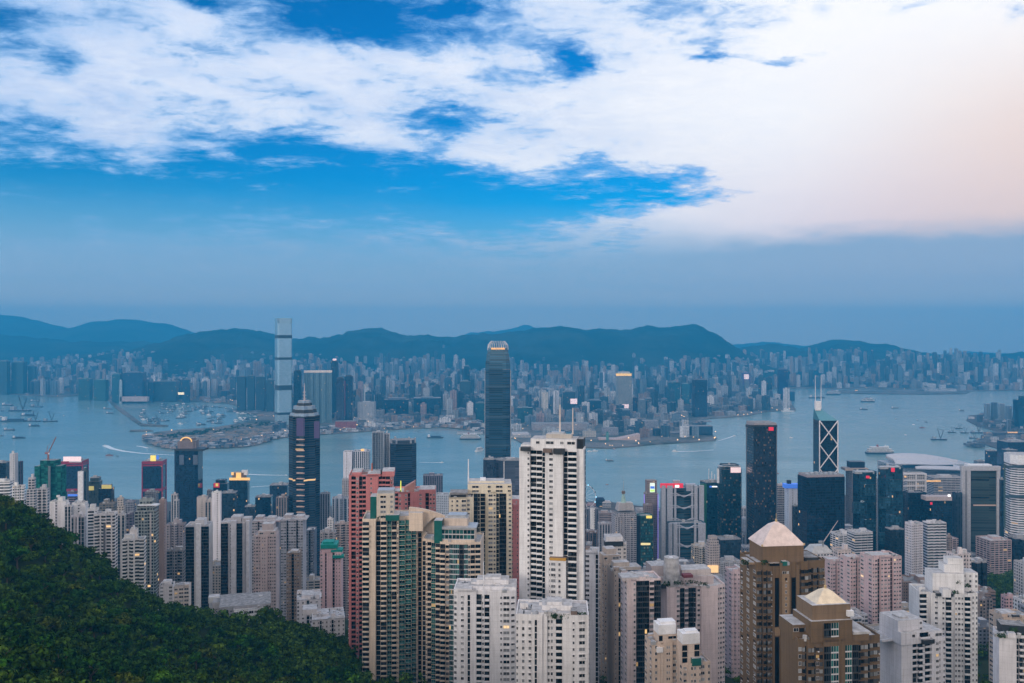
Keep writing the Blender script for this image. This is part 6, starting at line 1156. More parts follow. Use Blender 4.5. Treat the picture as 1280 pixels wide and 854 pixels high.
    for e in (6, 10):
        A, B = n.edge(e); d = (B - A); u = d.normalized(); nn = Vector((u.y, -u.x)); rz = math.atan2(d.y, d.x); mid_ = (A + B) / 2; z = n.zt - 6
        for _ in range(6):
            hh = 23; p = mid_ + nn * .1; MB().box((p.x, p.y, z - hh), (d.length * .84, .3, hh), rz).build('glass_slot', slot, n.t); p = mid_ + nn * .5
            MB().box((p.x, p.y, z - hh - 4), (d.length * .98, 1.0, 3.6), rz, 0, 0).build('stone_band', WALL, n.t, color=BL); z -= hh + 5
    n.face(n.edge(8)[0], n.edge(8)[1], '.', ztop=n.zt)
    A, B = n.edge(8); mid_ = (A + B) / 2; d = B - A; nn = Vector((d.y, -d.x)).normalized(); p = mid_ + nn * .3; MB().box((p.x, p.y, 0), (d.length * .62, .5, n.zt - 4), math.atan2(d.y, d.x)).build('stone_pier', WALL, n.t, color=BL); n.face(A + nn * .6 + d * .19, A + nn * .6 + d * .81, '.w.', ztop=n.zt - 5)
    n.block('roof_house', 949.5, 1003.5, (682, None), (.12, .75), color=(.17, .115, .07)); n.block('wing_penthouse', 934, 951, (703, None), (.1, .5), color=BL); n.block('wing_penthouse', 1004, 1022, (697, None), (.3, .8), m=[DARKM, ROOF]); n.block('wing_penthouse', 1008, 1030, (708, None), (.3, .8), color=BL, toks='W.W'); n.block('terrace_room', 962, 976, (704.5, None), (.0, .12), m=[PANE, ROOFL]); n.block('glass_box', 978, 984, (702, None), (.0, .1), m=[GREEN_T, ROOFL])
    em = MB(); y_ = min(p[1] for p in n.poly); 
    pyramid(n, 949, 1004, 682.5, 652, pyr); n.planters([(928, 936, 705, .1), (952, 960, 705, .02), (1022, 1030, 702, .4)]); n.parapet(h=1.2); n.clutter(8); n.done()
    n = Near('apartment_tower', 'second brown tower with cream gold pyramid roof and glass grid bays, in front', 976, 1100, 803, 352,
             [(0, 8), (12, 8), (12, 4), (34, 4), (34, 0), (56, 0), (56, 1), (60, 1), (60, 0), (66, 0), (66, 1), (90, 1), (90, 5), (106, 5), (106, 9), (124, 9)], 62, 8, BN)
    n.faces(['WyT', None, 'yyTWy', None, 'gG', None, None, None, ',', None, 'GgT', None, 'yyT', None, 'yyw', None, None, None], off=.6, ztop=n.zt)
    n.block('upper_storeys', 1009, 1064, (776, None), (.05, .8), color=BN, toks=None); n.face(n.edge(4)[0] + Vector((0, -.05)), n.edge(4)[1] + Vector((0, -.05)), 'gG', ztop=n.row(779), zlow=n.row(803)); n.block('roof_house', 1011, 1062, (756, 778), (.12, .75), color=(.20, .14, .09)); n.block('left_step', 988, 1010, (781, None), (.2, .8), toks='WyW', color=BN); n.block('right_step', 1063, 1084, (793, None), (.1, .8), toks='w.y', color=BN); n.block('grey_roof', 1064, 1086, (790, 793), (.1, .8), m=[ROOFL, ROOFL]); n.block('white_box', 1059, 1067, (764, 771), (.1, .3), m=WHITEM)
    pyramid(n, 1016, 1060, 758, 735, pyr2, (.16, .7)); n.parapet(h=1.0); n.clutter(7); n.done()
    n = Near('apartment_tower', 'small tan wing with green windows right of the brown gold pyramid tower', 1080, 1099, 818, 365, [(0, 0), (19, 0)], 24, 8, (.36, .255, .15)); n.faces(['.t.', None, None]); n.block('roof_terrace', 1081, 1097, (811, None), (.2, .9), m=[DARKM, ROOF]); n.parapet(h=1.0); n.clutter(3); n.done()
    # --- pink estate
    PK = (.50, .375, .385)
    for lab, a0, a1, row, Y, fr in (('pink estate tower behind pyramid roofs, left one', 1026, 1058, 704, 690, [(0, 1), (10, 1), (10, 4), (13, 4), (13, 0), (32, 0)]), ('pink estate tower behind pyramid roofs, middle one', 1050, 1082, 701, 660, [(0, 0), (12, 0), (12, 3), (16, 3), (16, 0), (32, 0)]), ('pink estate tower behind pyramid roofs, broad right one', 1075, 1127, 699, 640, [(0, 1), (9, 1), (9, 4), (14, 4), (14, 0), (31, 0), (31, 4), (37, 4), (37, 1), (52, 1)])):
        n = Near('apartment_tower', lab, a0, a1, row, Y, fr, 36, 10, PK); n.faces(['nw', None, 'T', None, 'nwn' if len(fr) > 6 else 'wnwn', None] + (['T', None, 'wnw', None, None, 'w.w'] if len(fr) > 6 else [None, 'w.w']))
        n.block('roof_house', a0 + (a1 - a0) * .25, a0 + (a1 - a0) * .75, (row - 5, None), (.3, .8), color=(.53, .42, .42)); n.parapet(h=1.3, color=(.56, .44, .45)); n.clutter(8); n.done()
    # --- white stepped towers on the right
    n = Near('apartment_tower', 'white stepped tower low on right with terraces of blue-grey balconies', 1098, 1182, 806, 430, [(0, 0), (20, 0), (20, 4), (30, 4), (30, 2), (44, 2), (44, 5), (56, 5), (56, 1), (70, 1), (70, 4), (84, 4)], 54, 14, (.60, .60, .64)); n.faces(['...', None, 'b', None, 'b.', None, 'b', None, '.w', None, 'w.w', None, None, None])
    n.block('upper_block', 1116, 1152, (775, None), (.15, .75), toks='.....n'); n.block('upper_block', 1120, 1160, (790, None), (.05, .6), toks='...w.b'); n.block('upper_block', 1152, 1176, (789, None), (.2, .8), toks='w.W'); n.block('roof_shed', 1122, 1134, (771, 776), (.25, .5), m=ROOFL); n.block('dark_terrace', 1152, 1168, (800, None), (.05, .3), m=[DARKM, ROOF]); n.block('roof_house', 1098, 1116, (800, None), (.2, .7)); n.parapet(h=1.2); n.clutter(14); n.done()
    n = Near('apartment_tower', 'white tower with stacked dark balconies and square white roof boxes on right', 1136, 1222, 746, 490, [(0, 6), (16, 8), (16, 3), (36, 2), (36, 0), (45, 0), (45, 3), (50, 3), (50, 1), (63, 1), (63, -1), (72, -1), (72, 6), (86, 8)], 50, -6, (.62, .62, .63))
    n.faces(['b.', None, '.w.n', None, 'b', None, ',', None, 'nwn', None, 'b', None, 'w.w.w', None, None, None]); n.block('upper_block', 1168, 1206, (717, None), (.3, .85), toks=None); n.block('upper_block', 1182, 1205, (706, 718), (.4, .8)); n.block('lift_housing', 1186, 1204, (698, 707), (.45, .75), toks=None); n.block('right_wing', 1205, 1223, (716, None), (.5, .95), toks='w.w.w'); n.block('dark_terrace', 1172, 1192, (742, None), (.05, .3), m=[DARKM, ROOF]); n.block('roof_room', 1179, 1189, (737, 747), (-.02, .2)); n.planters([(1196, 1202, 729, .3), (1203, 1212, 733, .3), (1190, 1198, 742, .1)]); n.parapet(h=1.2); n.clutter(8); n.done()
    n = Near('apartment_tower', 'white walled tower with black side and dark roof garden at bottom right corner', 1241, 1284, 798, 425, [(0, 0), (26, -1), (26, 1), (30, 1), (43, 3)], 40, -16, (.60, .59, .62)); n.faces(['....', None, 'T', 'bb', 'w.b.w', None]); n.block('roof_house', 1256, 1284, (782, None), (.3, .9), m=[DARKM, ROOF]); n.planters([(1246, 1256, 796, .1), (1258, 1266, 794, .2), (1262, 1272, 788, .3), (1270, 1280, 797, .1)]); n.block('roof_rail', 1246, 1266, (793.5, None), (.1, .4), m=ROOFL); n.parapet(h=1.3); n.clutter(8); n.done()
    n = Near('apartment_tower', 'tan terrace roofed flats behind the bottom right corner tower', 1236, 1290, 774, 540, [(0, 2), (14, 0), (54, 0)], 46, 4, (.50, .40, .33)); n.faces(['w.w', 'w.W.w.W', None, None, 'w.w']); n.block('roof_room', 1252, 1270, (766, None), (.3, .8), color=(.55, .48, .42)); n.block('dark_terrace', 1266, 1284, (769, None), (.2, .7), m=[DARKM, ROOF]); n.parapet(h=1.2); n.clutter(9); n.done()
    # --- slopes on the left
    n = Near('apartment_tower', 'grid fronted tower with a white central column and dark windows, above the forest', 232, 266, 659, 780, [(0, 0), (13, 0), (13, -2), (18, -2), (18, 0), (34, 0)], 28, 8, (.50, .50, .51)); n.faces(['gg', None, '.', None, 'gg', None, None, 'w.w']); n.block('roof_house', 243, 254, (650, None), (.2, .8), color=(.62, .62, .64)); n.block('white_column', 245, 250.5, (655, 760), (-.06, .04), m=WHITEM); n.parapet(h=1.4, color=(.64, .64, .67)); n.clutter(4); n.done()
    n = Near('apartment_tower', 'grey grid tower with two white columns next to grid fronted tower', 276, 315, 655, 800, [(0, 1), (11, 1), (11, -2), (18, -2), (18, 1), (31, 1), (31, -1), (35, -1), (35, 1), (39, 1)], 28, 6, (.40, .39, .41)); n.faces(['gg', None, ',n', None, 'gg', None, ',', None, 'w', None, None, 'w.w'])
    for q in ((288.5, 294.5), (307.5, 311)): n.block('white_column', *q, (651, 760), (-.12, .02), m=plain('column_white', (.60, .60, .64)))
    n.block('roof_house', 288, 300, (646, None), (.2, .8), color=(.55, .54, .56)); n.block('roof_house', 302, 312, (648, None), (.3, .8), color=(.50, .48, .49)); n.parapet(h=1.4, color=(.6, .58, .6)); n.clutter(5); n.done()
    n = Near('apartment_tower', 'rose grey tower with pale pink centre bays before taller grey slabs', 317, 349, 671, 755, [(0, 1), (10, 1), (10, -2), (20, -2), (20, 1), (32, 1)], 28, 6, (.46, .38, .38)); n.faces(['nwn', None, '.n,n.', None, 'nwnw', None, None, 'w.w']); n.block('upper_storey', 322, 343, (664, None), (.1, .8), toks='w.w', color=(.55, .46, .45)); n.block('roof_house', 327, 341, (655, 665), (.25, .75), color=(.48, .42, .42)); n.parapet(h=1.2, color=(.58, .50, .50)); n.clutter(5); n.done()
    for lab, a0, a1, row, Y, c in (('grey slab tower with striped windows, left of slab pair, reddish roof', 315, 350, 653, 890, (.40, .37, .39)), ('grey slab tower with striped windows, right of slab pair', 351, 383, 651, 885, (.36, .36, .40))):
        n = Near('apartment_tower', lab, a0, a1, row, Y, [(0, 0), (8, 0), (8, 3), (11, 3), (11, 0), (22, 0), (22, 3), (25, 3), (25, 0), (a1 - a0, 0)], 30, 4, c); n.faces(['WnW', None, 'T', None, 'WWW', None, 'T', None, 'WnW', None, None, None]); n.block('roof_house', a0 + 4, a0 + 13, (row - 7, None), (.3, .8), color=(.42, .38, .39)); n.block('roof_house', a0 + 18, a0 + 28, (row - 6, None), (.3, .8), color=(.46, .44, .46)); n.block('roof_slab', a0 + 1, a1 - 1, (row - 2, None), (.1, .9), color=(.45, .34, .34) if a0 < 320 else (.5, .5, .54)); n.parapet(h=1.2, color=(.56, .54, .57)); n.clutter(4); n.done()
    n = Near('apartment_tower', 'slim tan brown tower in front of the grey slab pair', 358, 377, 693, 735, [(0, 0), (7, 0), (7, 2), (11, 2), (11, 0), (19, 0)], 22, 6, (.29, .22, .17)); n.faces(['nn', None, 'T', None, 'nn', None, None, 'w.w']); n.block('roof_house', 363, 372, (688.5, None), (.3, .8), color=(.46, .42, .38)); n.parapet(h=1.0); n.clutter(3); n.done()
    n = Near('apartment_tower', 'dark blue grey slab tower behind the slim tan brown one', 382, 396, 664, 960, [(0, 0), (5, 0), (5, 2), (8, 2), (8, 0), (14, 0)], 26, 4, (.15, .18, .23)); n.faces(['Wn', None, 'T', None, 'Wn', None, None, None]); n.parapet(h=1.0); n.clutter(3); n.done()
    n = Near('apartment_tower', 'pink tower with teal green stepped roofs near the white terraces', 400, 429, 692, 715, [(0, 1), (4, 1), (4, 0), (7, 0), (7, 2), (9, 2), (9, 0), (17, 0), (17, 3), (20, 3), (20, 1), (29, 1)], 30, 6, (.56, .40, .42)); n.faces(['n', None, '.', None, 'T', None, '...', None, 'T', None, '.n.n.', None, None, 'w.w'])
    tr = plain('teal_roof', (.01, .24, .20), .5); n.block('upper_storey', 401, 419, (685, None), (.1, .8)); n.block('teal_roof', 399.5, 420, (681, 686), (.05, .85), m=tr); n.block('teal_roof', 403, 416, (677.5, 681.5), (.2, .7), m=tr); n.block('teal_roof', 413, 427, (687.5, 690.5), (.1, .6), m=tr); n.block('teal_roof', 415, 429, (695, 698), (-.04, .3), m=tr); n.parapet(h=.8); n.done()
    # low blocks
    n = Near('apartment_block', 'white stepped low flats beside the dark trees, rear part with roof cabins', 371, 401, 752, 650, [(0, 0), (12, 0), (12, 2), (16, 2), (16, 0), (30, 0)], 40, 14, (.60, .59, .61), cat='apartment block'); n.faces(['w.w.', None, 'T', None, 'w.w.', None, None, 'w.w']); n.block('roof_house', 375, 390, (744, None), (.3, .7)); n.block('roof_house', 386, 400, (747, None), (.4, .8)); n.parapet(h=1.1); n.clutter(12); n.done()
    n = Near('apartment_block', 'white stepped low flats beside the dark trees, front part', 390, 431, 777, 610, [(0, 0), (9, 0), (9, 1.5), (12, 1.5), (12, 0), (24, 0), (24, 1.5), (27, 1.5), (27, 0), (41, 0)], 44, 14, (.58, .57, .585), cat='apartment block'); n.faces(['w.n', None, 'T', None, 'n.w.n', None, 'T', None, 'n.w.w', None, None, 'w.w']); n.block('roof_house', 394, 409, (768, None), (.4, .8)); n.block('roof_house', 412, 428, (770, None), (.3, .75), color=(.64, .66, .68)); n.block('roof_house', 376, 394, (762, None), (.5, .9)); n.parapet(h=1.1); n.clutter(14); n.done()
    n = Near('school_block', 'white school-like block with grey flat roof and long open galleries by forest', 292, 331, 764, 590, [(0, 0), (12, 2), (12, 0), (39, 0)], 60, 16, (.58, .61, .64), pitch=3.6, cat='school building'); n.faces(['w.', None, 'WWWW', None, None, 'w.w']); n.block('roof_slab', 268, 330, (757, None), (.15, .95), m=[WALL, ROOF], color=(.34, .35, .38)); n.block('upper_roof', 262, 305, (752, 760), (.6, 1.1), m=[WALL, ROOF], color=(.5, .5, .54)); n.block('roof_house', 259, 272, (746.5, 754), (.8, 1.0), color=(.66, .68, .70)); n.parapet(h=.8); n.clutter(8); n.done()
    n = Near('apartment_block', 'small white roofed block on forest edge left of the beige villa block', 199, 219, 733, 690, [(0, 0), (20, 0)], 18, 12, (.62, .61, .63), cat='apartment block'); n.faces(['w.w', None, None]); n.block('roof_house', 202, 212, (727, None), (.2, .8)); n.parapet(h=1.0); n.clutter(8); n.done()
    n = Near('apartment_block', 'beige villa block with window bands on the forest edge', 217, 239, 735, 660, [(0, 0), (7, 0), (22, 0)], 20, 12, (.58, .52, .48), cat='apartment block'); n.faces(['w', 'WW', None, None]); n.block('roof_house', 221, 234, (731, None), (.2, .8), m=[WALL, ROOF], color=(.45, .43, .43)); n.parapet(h=1.0); n.clutter(6); n.done()
near_all()
# smaller blocks packed between the named towers on the flat ground and the lower slopes, kept only where some of them shows
HILL_X = [-100, 0, 60, 125, 190, 255, 330, 400, 432, 470]; HILL_Y = [575, 612, 645, 690, 726, 754, 788, 818, 850, 900]
def fill():
    r = random.Random(3); tops = {}
    cols = [('pale grey', (.42, .42, .45)), ('white', (.58, .58, .61)), ('beige', (.44, .38, .34)), ('dull pink', (.40, .31, .31)), ('blue-grey', (.24, .27, .33)), ('dark glass', (.035, .06, .09)), ('brown', (.24, .18, .16)), ('cream', (.50, .46, .42))]
    zones = [(-60, 90, 'beside the green wrapped tower'), (90, 210, 'behind the greenish apartment tower'), (210, 320, 'around the golden arch tower'), (320, 430, 'below the star-plan skyscraper'), (430, 560, 'behind the red pink tower'), (560, 660, 'below the domed skyscraper'),
             (660, 770, 'behind the tall white tower'), (770, 900, 'around the silver bank tower'), (900, 1000, 'below the dark grid tower'), (1000, 1100, 'around the navy slab block'), (1100, 1200, 'below the convention hall'), (1200, 1400, 'beside the striped grey tower')]
    recs = []
    def seen(a, b, row, Y):
        n = 0; c = [a + (b - a) * t for t in (.05, .2, .35, .5, .65, .8, .95)]
        for px in c:
            o = min([q[2] for q in SCREEN if q[0] <= px <= q[1] and q[3] < Y] + [float(np.interp(px, HILL_X, HILL_Y))])
            n += row < o - 4
        return n
    for Y0 in (560, 630, 700, 760, 820, 910, 1000, 1090, 1180, 1270, 1360, 1450, 1540, 1640, 1740, 1840, 1940):
        px = -50 + r.uniform(0, 20)
        while px < 1330:
            w = r.uniform(20, 34); wpx = w * F / Y0; Y = Y0 + r.uniform(-25, 25); x = (px + wpx / 2 - CX) * Y / F; px += wpx + r.uniform(3, 14) * 1100 / Y0
            if any((x - a) ** 2 + (Y + w * .4 - b) ** 2 < (q + w * .55) ** 2 for a, b, q in FOOT): continue
            if Y > 1550 and not inside(near_poly + [(near_poly[-1][0], 1500), (near_poly[0][0], 1500)], x, Y + 60): continue
            pxc = CX + F * x / Y
            if pxc > 1100 and 860 < Y < 1160: continue            # the park
            if pxc < 440 and Y < 860: continue
            if Y < 800 and pxc < 720: continue
            h = r.uniform(28, 62) if Y > 1400 else r.uniform(45, 95) if Y > 1050 else r.uniform(40, 78)
            if Y < 800: h = r.uniform(14, 50)
            if Y > 1700: h = r.uniform(14, 34)
            if 640 < pxc < 760 and Y > 1500: h = r.uniform(12, 26)
            z = tz(x, Y) - 5
            row = HOR + (CAMZ - z - h) * F / Y
            lim = 640 if pxc > 740 else 622
            if row < lim - 4: continue
            if seen(pxc - wpx / 2, pxc + wpx / 2, row, Y) < 2 and not (570 < pxc < 750 and Y > 950): continue
            recs.append((x, Y, h, w, z, pxc, r.choice(cols), r.choice(('slim', 'broad', 'stepped', 'notched'))))
            FOOT.append((x, Y, w * .6)); SCREEN.append((pxc - wpx * .45, pxc + wpx * .45, row, Y))
    groups = {}
    for e in recs:
        zn = next(p for a, b, p in zones if a <= e[5] < b); groups.setdefault((e[6][0], e[7], 'uphill' if e[1] < 800 else 'front' if e[1] < 1150 else 'middle' if e[1] < 1500 else 'harbourside', zn), []).append(e)
    ords = ['first ', 'second ', 'third ', 'fourth ', 'fifth ', 'sixth ']
    for (cn, sh, dist, zn), L in groups.items():
        L.sort(key=lambda e: e[5])
        for i, (x, Y, h, w, z, pxc, c, _) in enumerate(L):
            lab = ((ords[min(i, 5)]) if len(L) > 1 else '') + f'{sh} {cn} {dist} block {zn}' + (' from left' if len(L) > 1 else '')
            rot = r.choice((0, 6, 10, 14, -8)); cs, sn = math.cos(R(rot)), math.sin(R(rot)); unit = {'slim': rect(.7), 'broad': rect(.9), 'stepped': cross(1, .26, .06), 'notched': notch(2, .7, .08)}[sh]
            poly = [((a * cs - b * sn) * w, (a * sn + b * cs) * w) for a, b in unit]; t = thing('city_block', lab, 'building', (x, Y + w * .4, z), 0, 'lesser blocks of the near shore')
            stl = 'curtain' if cn == 'dark glass' else r.choice(('punch', 'grid', 'balc', 'punch_s', 'band', 'rib')); kk = r.uniform(.8, 1.1); cc = tuple(q * kk for q in c[1])
            MB().prism(poly, 0, h, 0, 1).build('wall', [FAC[stl], ROOF if r.random() < .6 else ROOFL], t, color=cc); roof_kit(t, poly, h, cc if cn != 'dark glass' else (.3, .3, .32), 3)
    return len(recs)
print('FILL', fill())
# ------------------------------------------------------------------ trees
def leaf_mat():
    def fn(g, p, out):
        geo = g.n('ShaderNodeNewGeometry'); oi = g.n('ShaderNodeObjectInfo'); k = geo.outputs['Random Per Island']
        n = g.rng(g.noise(geo.outputs['Position'], .33, 4, .7), .36, .68); big = g.noise(geo.outputs['Position'], .022, 3, .6)  # clump tones: varied greens plus shadow and lit-top contrast painted into the leaves
        a = g.mix(n, (.003, .011, .001), (.042, .098, .010)); b = g.mix(n, (.010, .026, .002), (.095, .165, .020))
        c = g.mix(g.rng(g.m('ADD', g.m('MULTIPLY', g.m('SUBTRACT', big, .5), 1.6), oi.outputs['Random']), .55, 1.0), a, b)
        c = g.vm('SCALE', c, g.rng(k, 0, 1, .7, 1.3, smooth=False))
        g.l(g.vm('MULTIPLY', c, oi.outputs['Color']), p.inputs['Base Color']); p.inputs['Roughness'].default_value = .8; p.inputs['Specular IOR Level'].default_value = .04
    return mat('leaves', fn)
LEAF = leaf_mat(); BARK = plain('bark', (.09, .065, .045), .9)
def crown_arrays(seed, n_clump=15, per=42, size=.23, flat=.95):
    """Leaf-clump faces spread through an uneven crown of unit radius."""
    r = np.random.RandomState(seed); V = []; Q = []
    cl = []
    for i in range(n_clump):
        a = r.uniform(0, 2 * math.pi); rad = math.sqrt(r.uniform(0, 1)) * .78; h = r.uniform(-.25, .62) * (1 - rad * .45)
        cl.append((math.cos(a) * rad, math.sin(a) * rad, h * flat + .25, r.uniform(.22, .44)))
    for (x, y, z, q) in cl:
        for j in range(per):
            d = r.normal(size=3); d[2] = d[2] * .8 + .25; d /= np.linalg.norm(d); p = np.array((x, y, z)) + d * q * r.uniform(.72, 1.08) * np.array((1, 1, .8))
            nrm = d + (p - np.array((0, 0, .1))) * .5 + r.normal(size=3) * .2; nrm /= np.linalg.norm(nrm); t = np.cross(nrm, r.normal(size=3)); t /= np.linalg.norm(t); b = np.cross(nrm, t); s = size * r.uniform(.5, 1.1)
            k = len(V); V += [p - t * s * .5, p - b * s * .38 + t * s * .1, p + t * s * .6, p + b * s * .42]; Q.append((k, k + 1, k + 2, k + 3))
    return np.array(V), np.array(Q)
def trunk_mb(seed, h=1.0):
    r = random.Random(seed); m_ = MB(); top = (r.uniform(-.06, .06), r.uniform(-.06, .06), .15); m_.bar((0, 0, -1.3), top, .10, 7, r2=.055)
    for i in range(5):
        a = i * 1.256 + r.uniform(-.3, .3); m_.bar((top[0] * .7, top[1] * .7, -.15 + .05 * i), (math.cos(a) * .5, math.sin(a) * .5, .3 + r.uniform(0, .3)), .045, 5, r2=.015)
    return m_
def canopy():
    r = random.Random(8); protos = [crown_arrays(40 + i, r.randint(12, 19)) for i in range(7)]; cm = []; tm = []
    for i, (V, Q) in enumerate(protos): cm.append(mesh_np('crown', V, Q, [LEAF]))
    lows = [crown_arrays(90 + i, 11, 18, .30) for i in range(5)]
    spots = []
    def try_zone(x0, x1, y0, y1, st, test, rad):
        for Y in np.arange(y0, y1, st):
            for X in np.arange(x0, x1, st):
                x, y = X + r.uniform(-.45, .45) * st, Y + r.uniform(-.45, .45) * st; px = CX + F * x / y
                if not test(px, y): continue
                if any((x - a) ** 2 + (y - b) ** 2 < (q * (.62 if px < 580 else .86) + rad * .4) ** 2 for a, b, q in FOOT if abs(a - x) < 60): continue
                spots.append((x, y, tz(x, y), px, (r.uniform(.55, 1.1) if r.random() < .7 else r.uniform(1.1, 1.55)) * rad))
    hx = lambda px, y: np.interp(px, [-120, 0, 125, 255, 400, 432, 570], [585, 585, 545, 520, 470, 520, 620])
    try_zone(-420, -20, 165, 660, 6.6, lambda px, y: -90 < px < 450 and y < hx(px, y) + 45 and (px < 330 or y > 330) and not (px > 380 and y < 400), 4.6)
    try_zone(-180, 20, 480, 660, 6.4, lambda px, y: 330 < px < 575 and y >= 486, 4.3)
    try_zone(-260, -60, 500, 800, 6.4, lambda px, y: 215 < px < 440 and y > hx(px, y) + 45, 4.3)
    try_zone(330, 760, 640, 1180, 8.5, lambda px, y: 1122 < px < 1330 and y > 640, 5.2)
    try_zone(-20, 420, 470, 700, 9.0, lambda px, y: 560 < px < 1240 and r.random() < .5, 3.6)
    big = []; rest = []
    for s in spots:
        x, y, z, px, rad = s; row = HOR + (CAMZ - z - rad) * F / y
        (big if px < 452 and -8 < px and y < hx(px, y) + 10 and row < 862 else rest).append(s)
    big.sort(key=lambda s: -s[4] / s[1]); rest += big[300:]; big = big[:300]
    kinds = [('dark green broadleaf tree in the dense hillside forest', (.85, .95, .9)), ('olive green broadleaf tree in the dense hillside forest', (1.15, 1.1, .75)), ('bright green broadleaf tree in the dense hillside forest', (1.1, 1.5, .8)), ('brownish green tree in the dense hillside forest', (1.3, .95, .8)), ('deep bluish green tree in the dense hillside forest', (.6, .85, 1.0))]
    trunks = [trunk_mb(i).build('trunk', BARK).data for i in range(3)]
    for o in [o for o in COL.objects if o.name.startswith('trunk')]: bpy.data.objects.remove(o)
    for i, (x, y, z, px, rad) in enumerate(big):
        k = r.choices(range(5), (5, 2, 2, 1, 2))[0]; t = thing('hillside_tree', kinds[k][0], 'tree', (x, y, z - .4), r.uniform(0, 6.28), 'trees of the hillside forest')
        c = link('crown', cm[r.randrange(7)], t, (0, 0, rad * r.uniform(.55, .95)), kinds[k][1]); c.scale = (rad, rad, rad * r.uniform(.85, 1.2))
        q = link('trunk', trunks[i % 3], t, (0, 0, rad * .8)); q.scale = (rad, rad, rad)
    V = []; Q = []; nv = 0
    for (x, y, z, px, rad) in rest:
        v, q = protos[r.randrange(7)] if y < 480 and px < 452 else lows[r.randrange(5)]; a = r.uniform(0, 6.28); c, s = math.cos(a), math.sin(a); hz = r.uniform(.85, 1.2)
        V.append(np.stack([x + (v[:, 0] * c - v[:, 1] * s) * rad, y + (v[:, 0] * s + v[:, 1] * c) * rad, z + rad * .7 + v[:, 2] * rad * hz], 1)); Q.append(q + nv); nv += len(v)
    me = mesh_np('woodland', np.concatenate(V), np.concatenate(Q), [LEAF]); o = link('woodland', me, color=(1, 1.05, .95)); tag(o, 'dark woods between the towers and behind the nearest trees', 'woods', kind='stuff')
    return len(big), len(rest)
print('TREES', canopy())
# ------------------------------------------------------------------ boats
HULL_D = plain('hull_navy', (.02, .045, .075), .5); HULL_R = plain('hull_red', (.25, .06, .05), .5); DECK = plain('deck_grey', (.22, .25, .28), .7); SUP = plain('boat_white', (.68, .68, .68), .5)
def hull(L, Wd, Hh, m, t, bow=.25):
    p = [(-L / 2, -Wd * .42), (L * (.5 - bow), -Wd / 2), (L * .46, -Wd * .18), (L / 2, 0), (L * .46, Wd * .18), (L * (.5 - bow), Wd / 2), (-L / 2, Wd * .42)]
    return MB().prism(p, -1.0, Hh, 0, 1, scale_top=1.04).build('hull', [m, DECK], t)
def boat(kind, lab, px, py, ln, rz=0.0, group=None, cat='boat', parts=True):
    x, y = ground_pt(px, py); L = ln * y / F; r = random.Random(int(px * 31 + py * 7))
    if kind == 'barge':
        t = thing('cargo_barge', lab, 'barge', (x, y, 0), R(rz), group); hull(L, L * .28, L * .05 + 1.2, HULL_D, t, .1); MB().box((L * .05, 0, L * .05 + 1), (L * .6, L * .2, L * .045 + 1)).build('cargo', DECK if r.random() < .6 else HULL_D, t); MB().box((-L * .4, 0, L * .05 + 1), (L * .12, L * .18, L * .12 + 1.5)).build('wheelhouse', SUP, t)
    elif kind == 'crane':
        t = thing('crane_barge', lab, 'barge', (x, y, 0), R(rz), group); hull(L, L * .32, L * .05 + 1.5, HULL_D, t, .08); MB().box((-L * .35, 0, L * .05 + 1), (L * .18, L * .22, L * .16)).build('wheelhouse', plain('wheelhouse_grey', (.3, .34, .38)), t)
        m_ = MB(); m_.bar((L * .1, 0, L * .05), (-L * .12, 0, L * .75), L * .022, 5); m_.bar((L * .1, 0, L * .1), (L * .28, 0, L * .62), L * .022, 5); m_.bar((-L * .12, 0, L * .75), (L * .28, 0, L * .62), L * .01, 4); m_.build('derrick', DARKM, t)
    elif kind == 'ferry':
        t = thing('ferry', lab, 'ferry', (x, y, 0), R(rz), group); hull(L, L * .24, L * .06 + 1, HULL_D, t, .2)
        for i, (w, dz) in enumerate(((.92, 0), (.82, .065), (.62, .13))): MB().box((-L * .02 * i, 0, L * .06 + 1 + L * dz), (L * w, L * .2, L * .06)).build('deck', FAC['band'], t, color=(.72, .70, .68)); MB().box((-L * .02 * i, 0, L * .06 + .9 + L * dz + L * .06), (L * w * 1.03, L * .22, .5)).build('deck_roof', SUP, t)
        MB().bar((-L * .08, 0, L * .25), (-L * .1, 0, L * .34), L * .035, 10).build('funnel', HULL_R, t); MB().bar((L * .2, 0, L * .22), (L * .2, 0, L * .36), .4, 5).build('mast', SUP, t); MB().box((L * .24, 0, L * .245), (L * .12, L * .16, L * .05)).build('bridge', SUP, t)
    elif kind == 'cruise':
        t = thing('cruise_ship', lab, 'ship', (x, y, 0), R(rz), group); hull(L, L * .16, L * .05 + 3, SUP, t, .25)
        for i in range(4): MB().box((-L * .03 * i, 0, L * .05 + 3 + i * L * .035), (L * (.8 - .1 * i), L * .14, L * .035)).build('deck', FAC['band'], t, color=(.75, .75, .76))
        MB().box((-L * .2, 0, L * .19), (L * .08, L * .05, L * .07)).build('funnel', SUP, t); MB().bar((L * .1, 0, L * .17), (L * .1, 0, L * .27), .6, 5).build('mast', SUP, t)
    else:
        white = kind == 'launch'; t = thing('launch' if white else 'work_boat', lab, 'boat', (x, y, 0), R(rz), group); hull(L, L * .3, L * .08 + .6, SUP if white else HULL_R if kind == 'red' else HULL_D, t); MB().box((-L * .12, 0, L * .08 + .5), (L * .42, L * .22, L * .14)).build('cabin', SUP if r.random() < .5 or white else DECK, t); MB().bar((0, 0, L * .2), (0, 0, L * .45), max(.12, L * .012), 5).build('mast', DARKM, t)
    return t
A = 'vessels in the left anchorage'
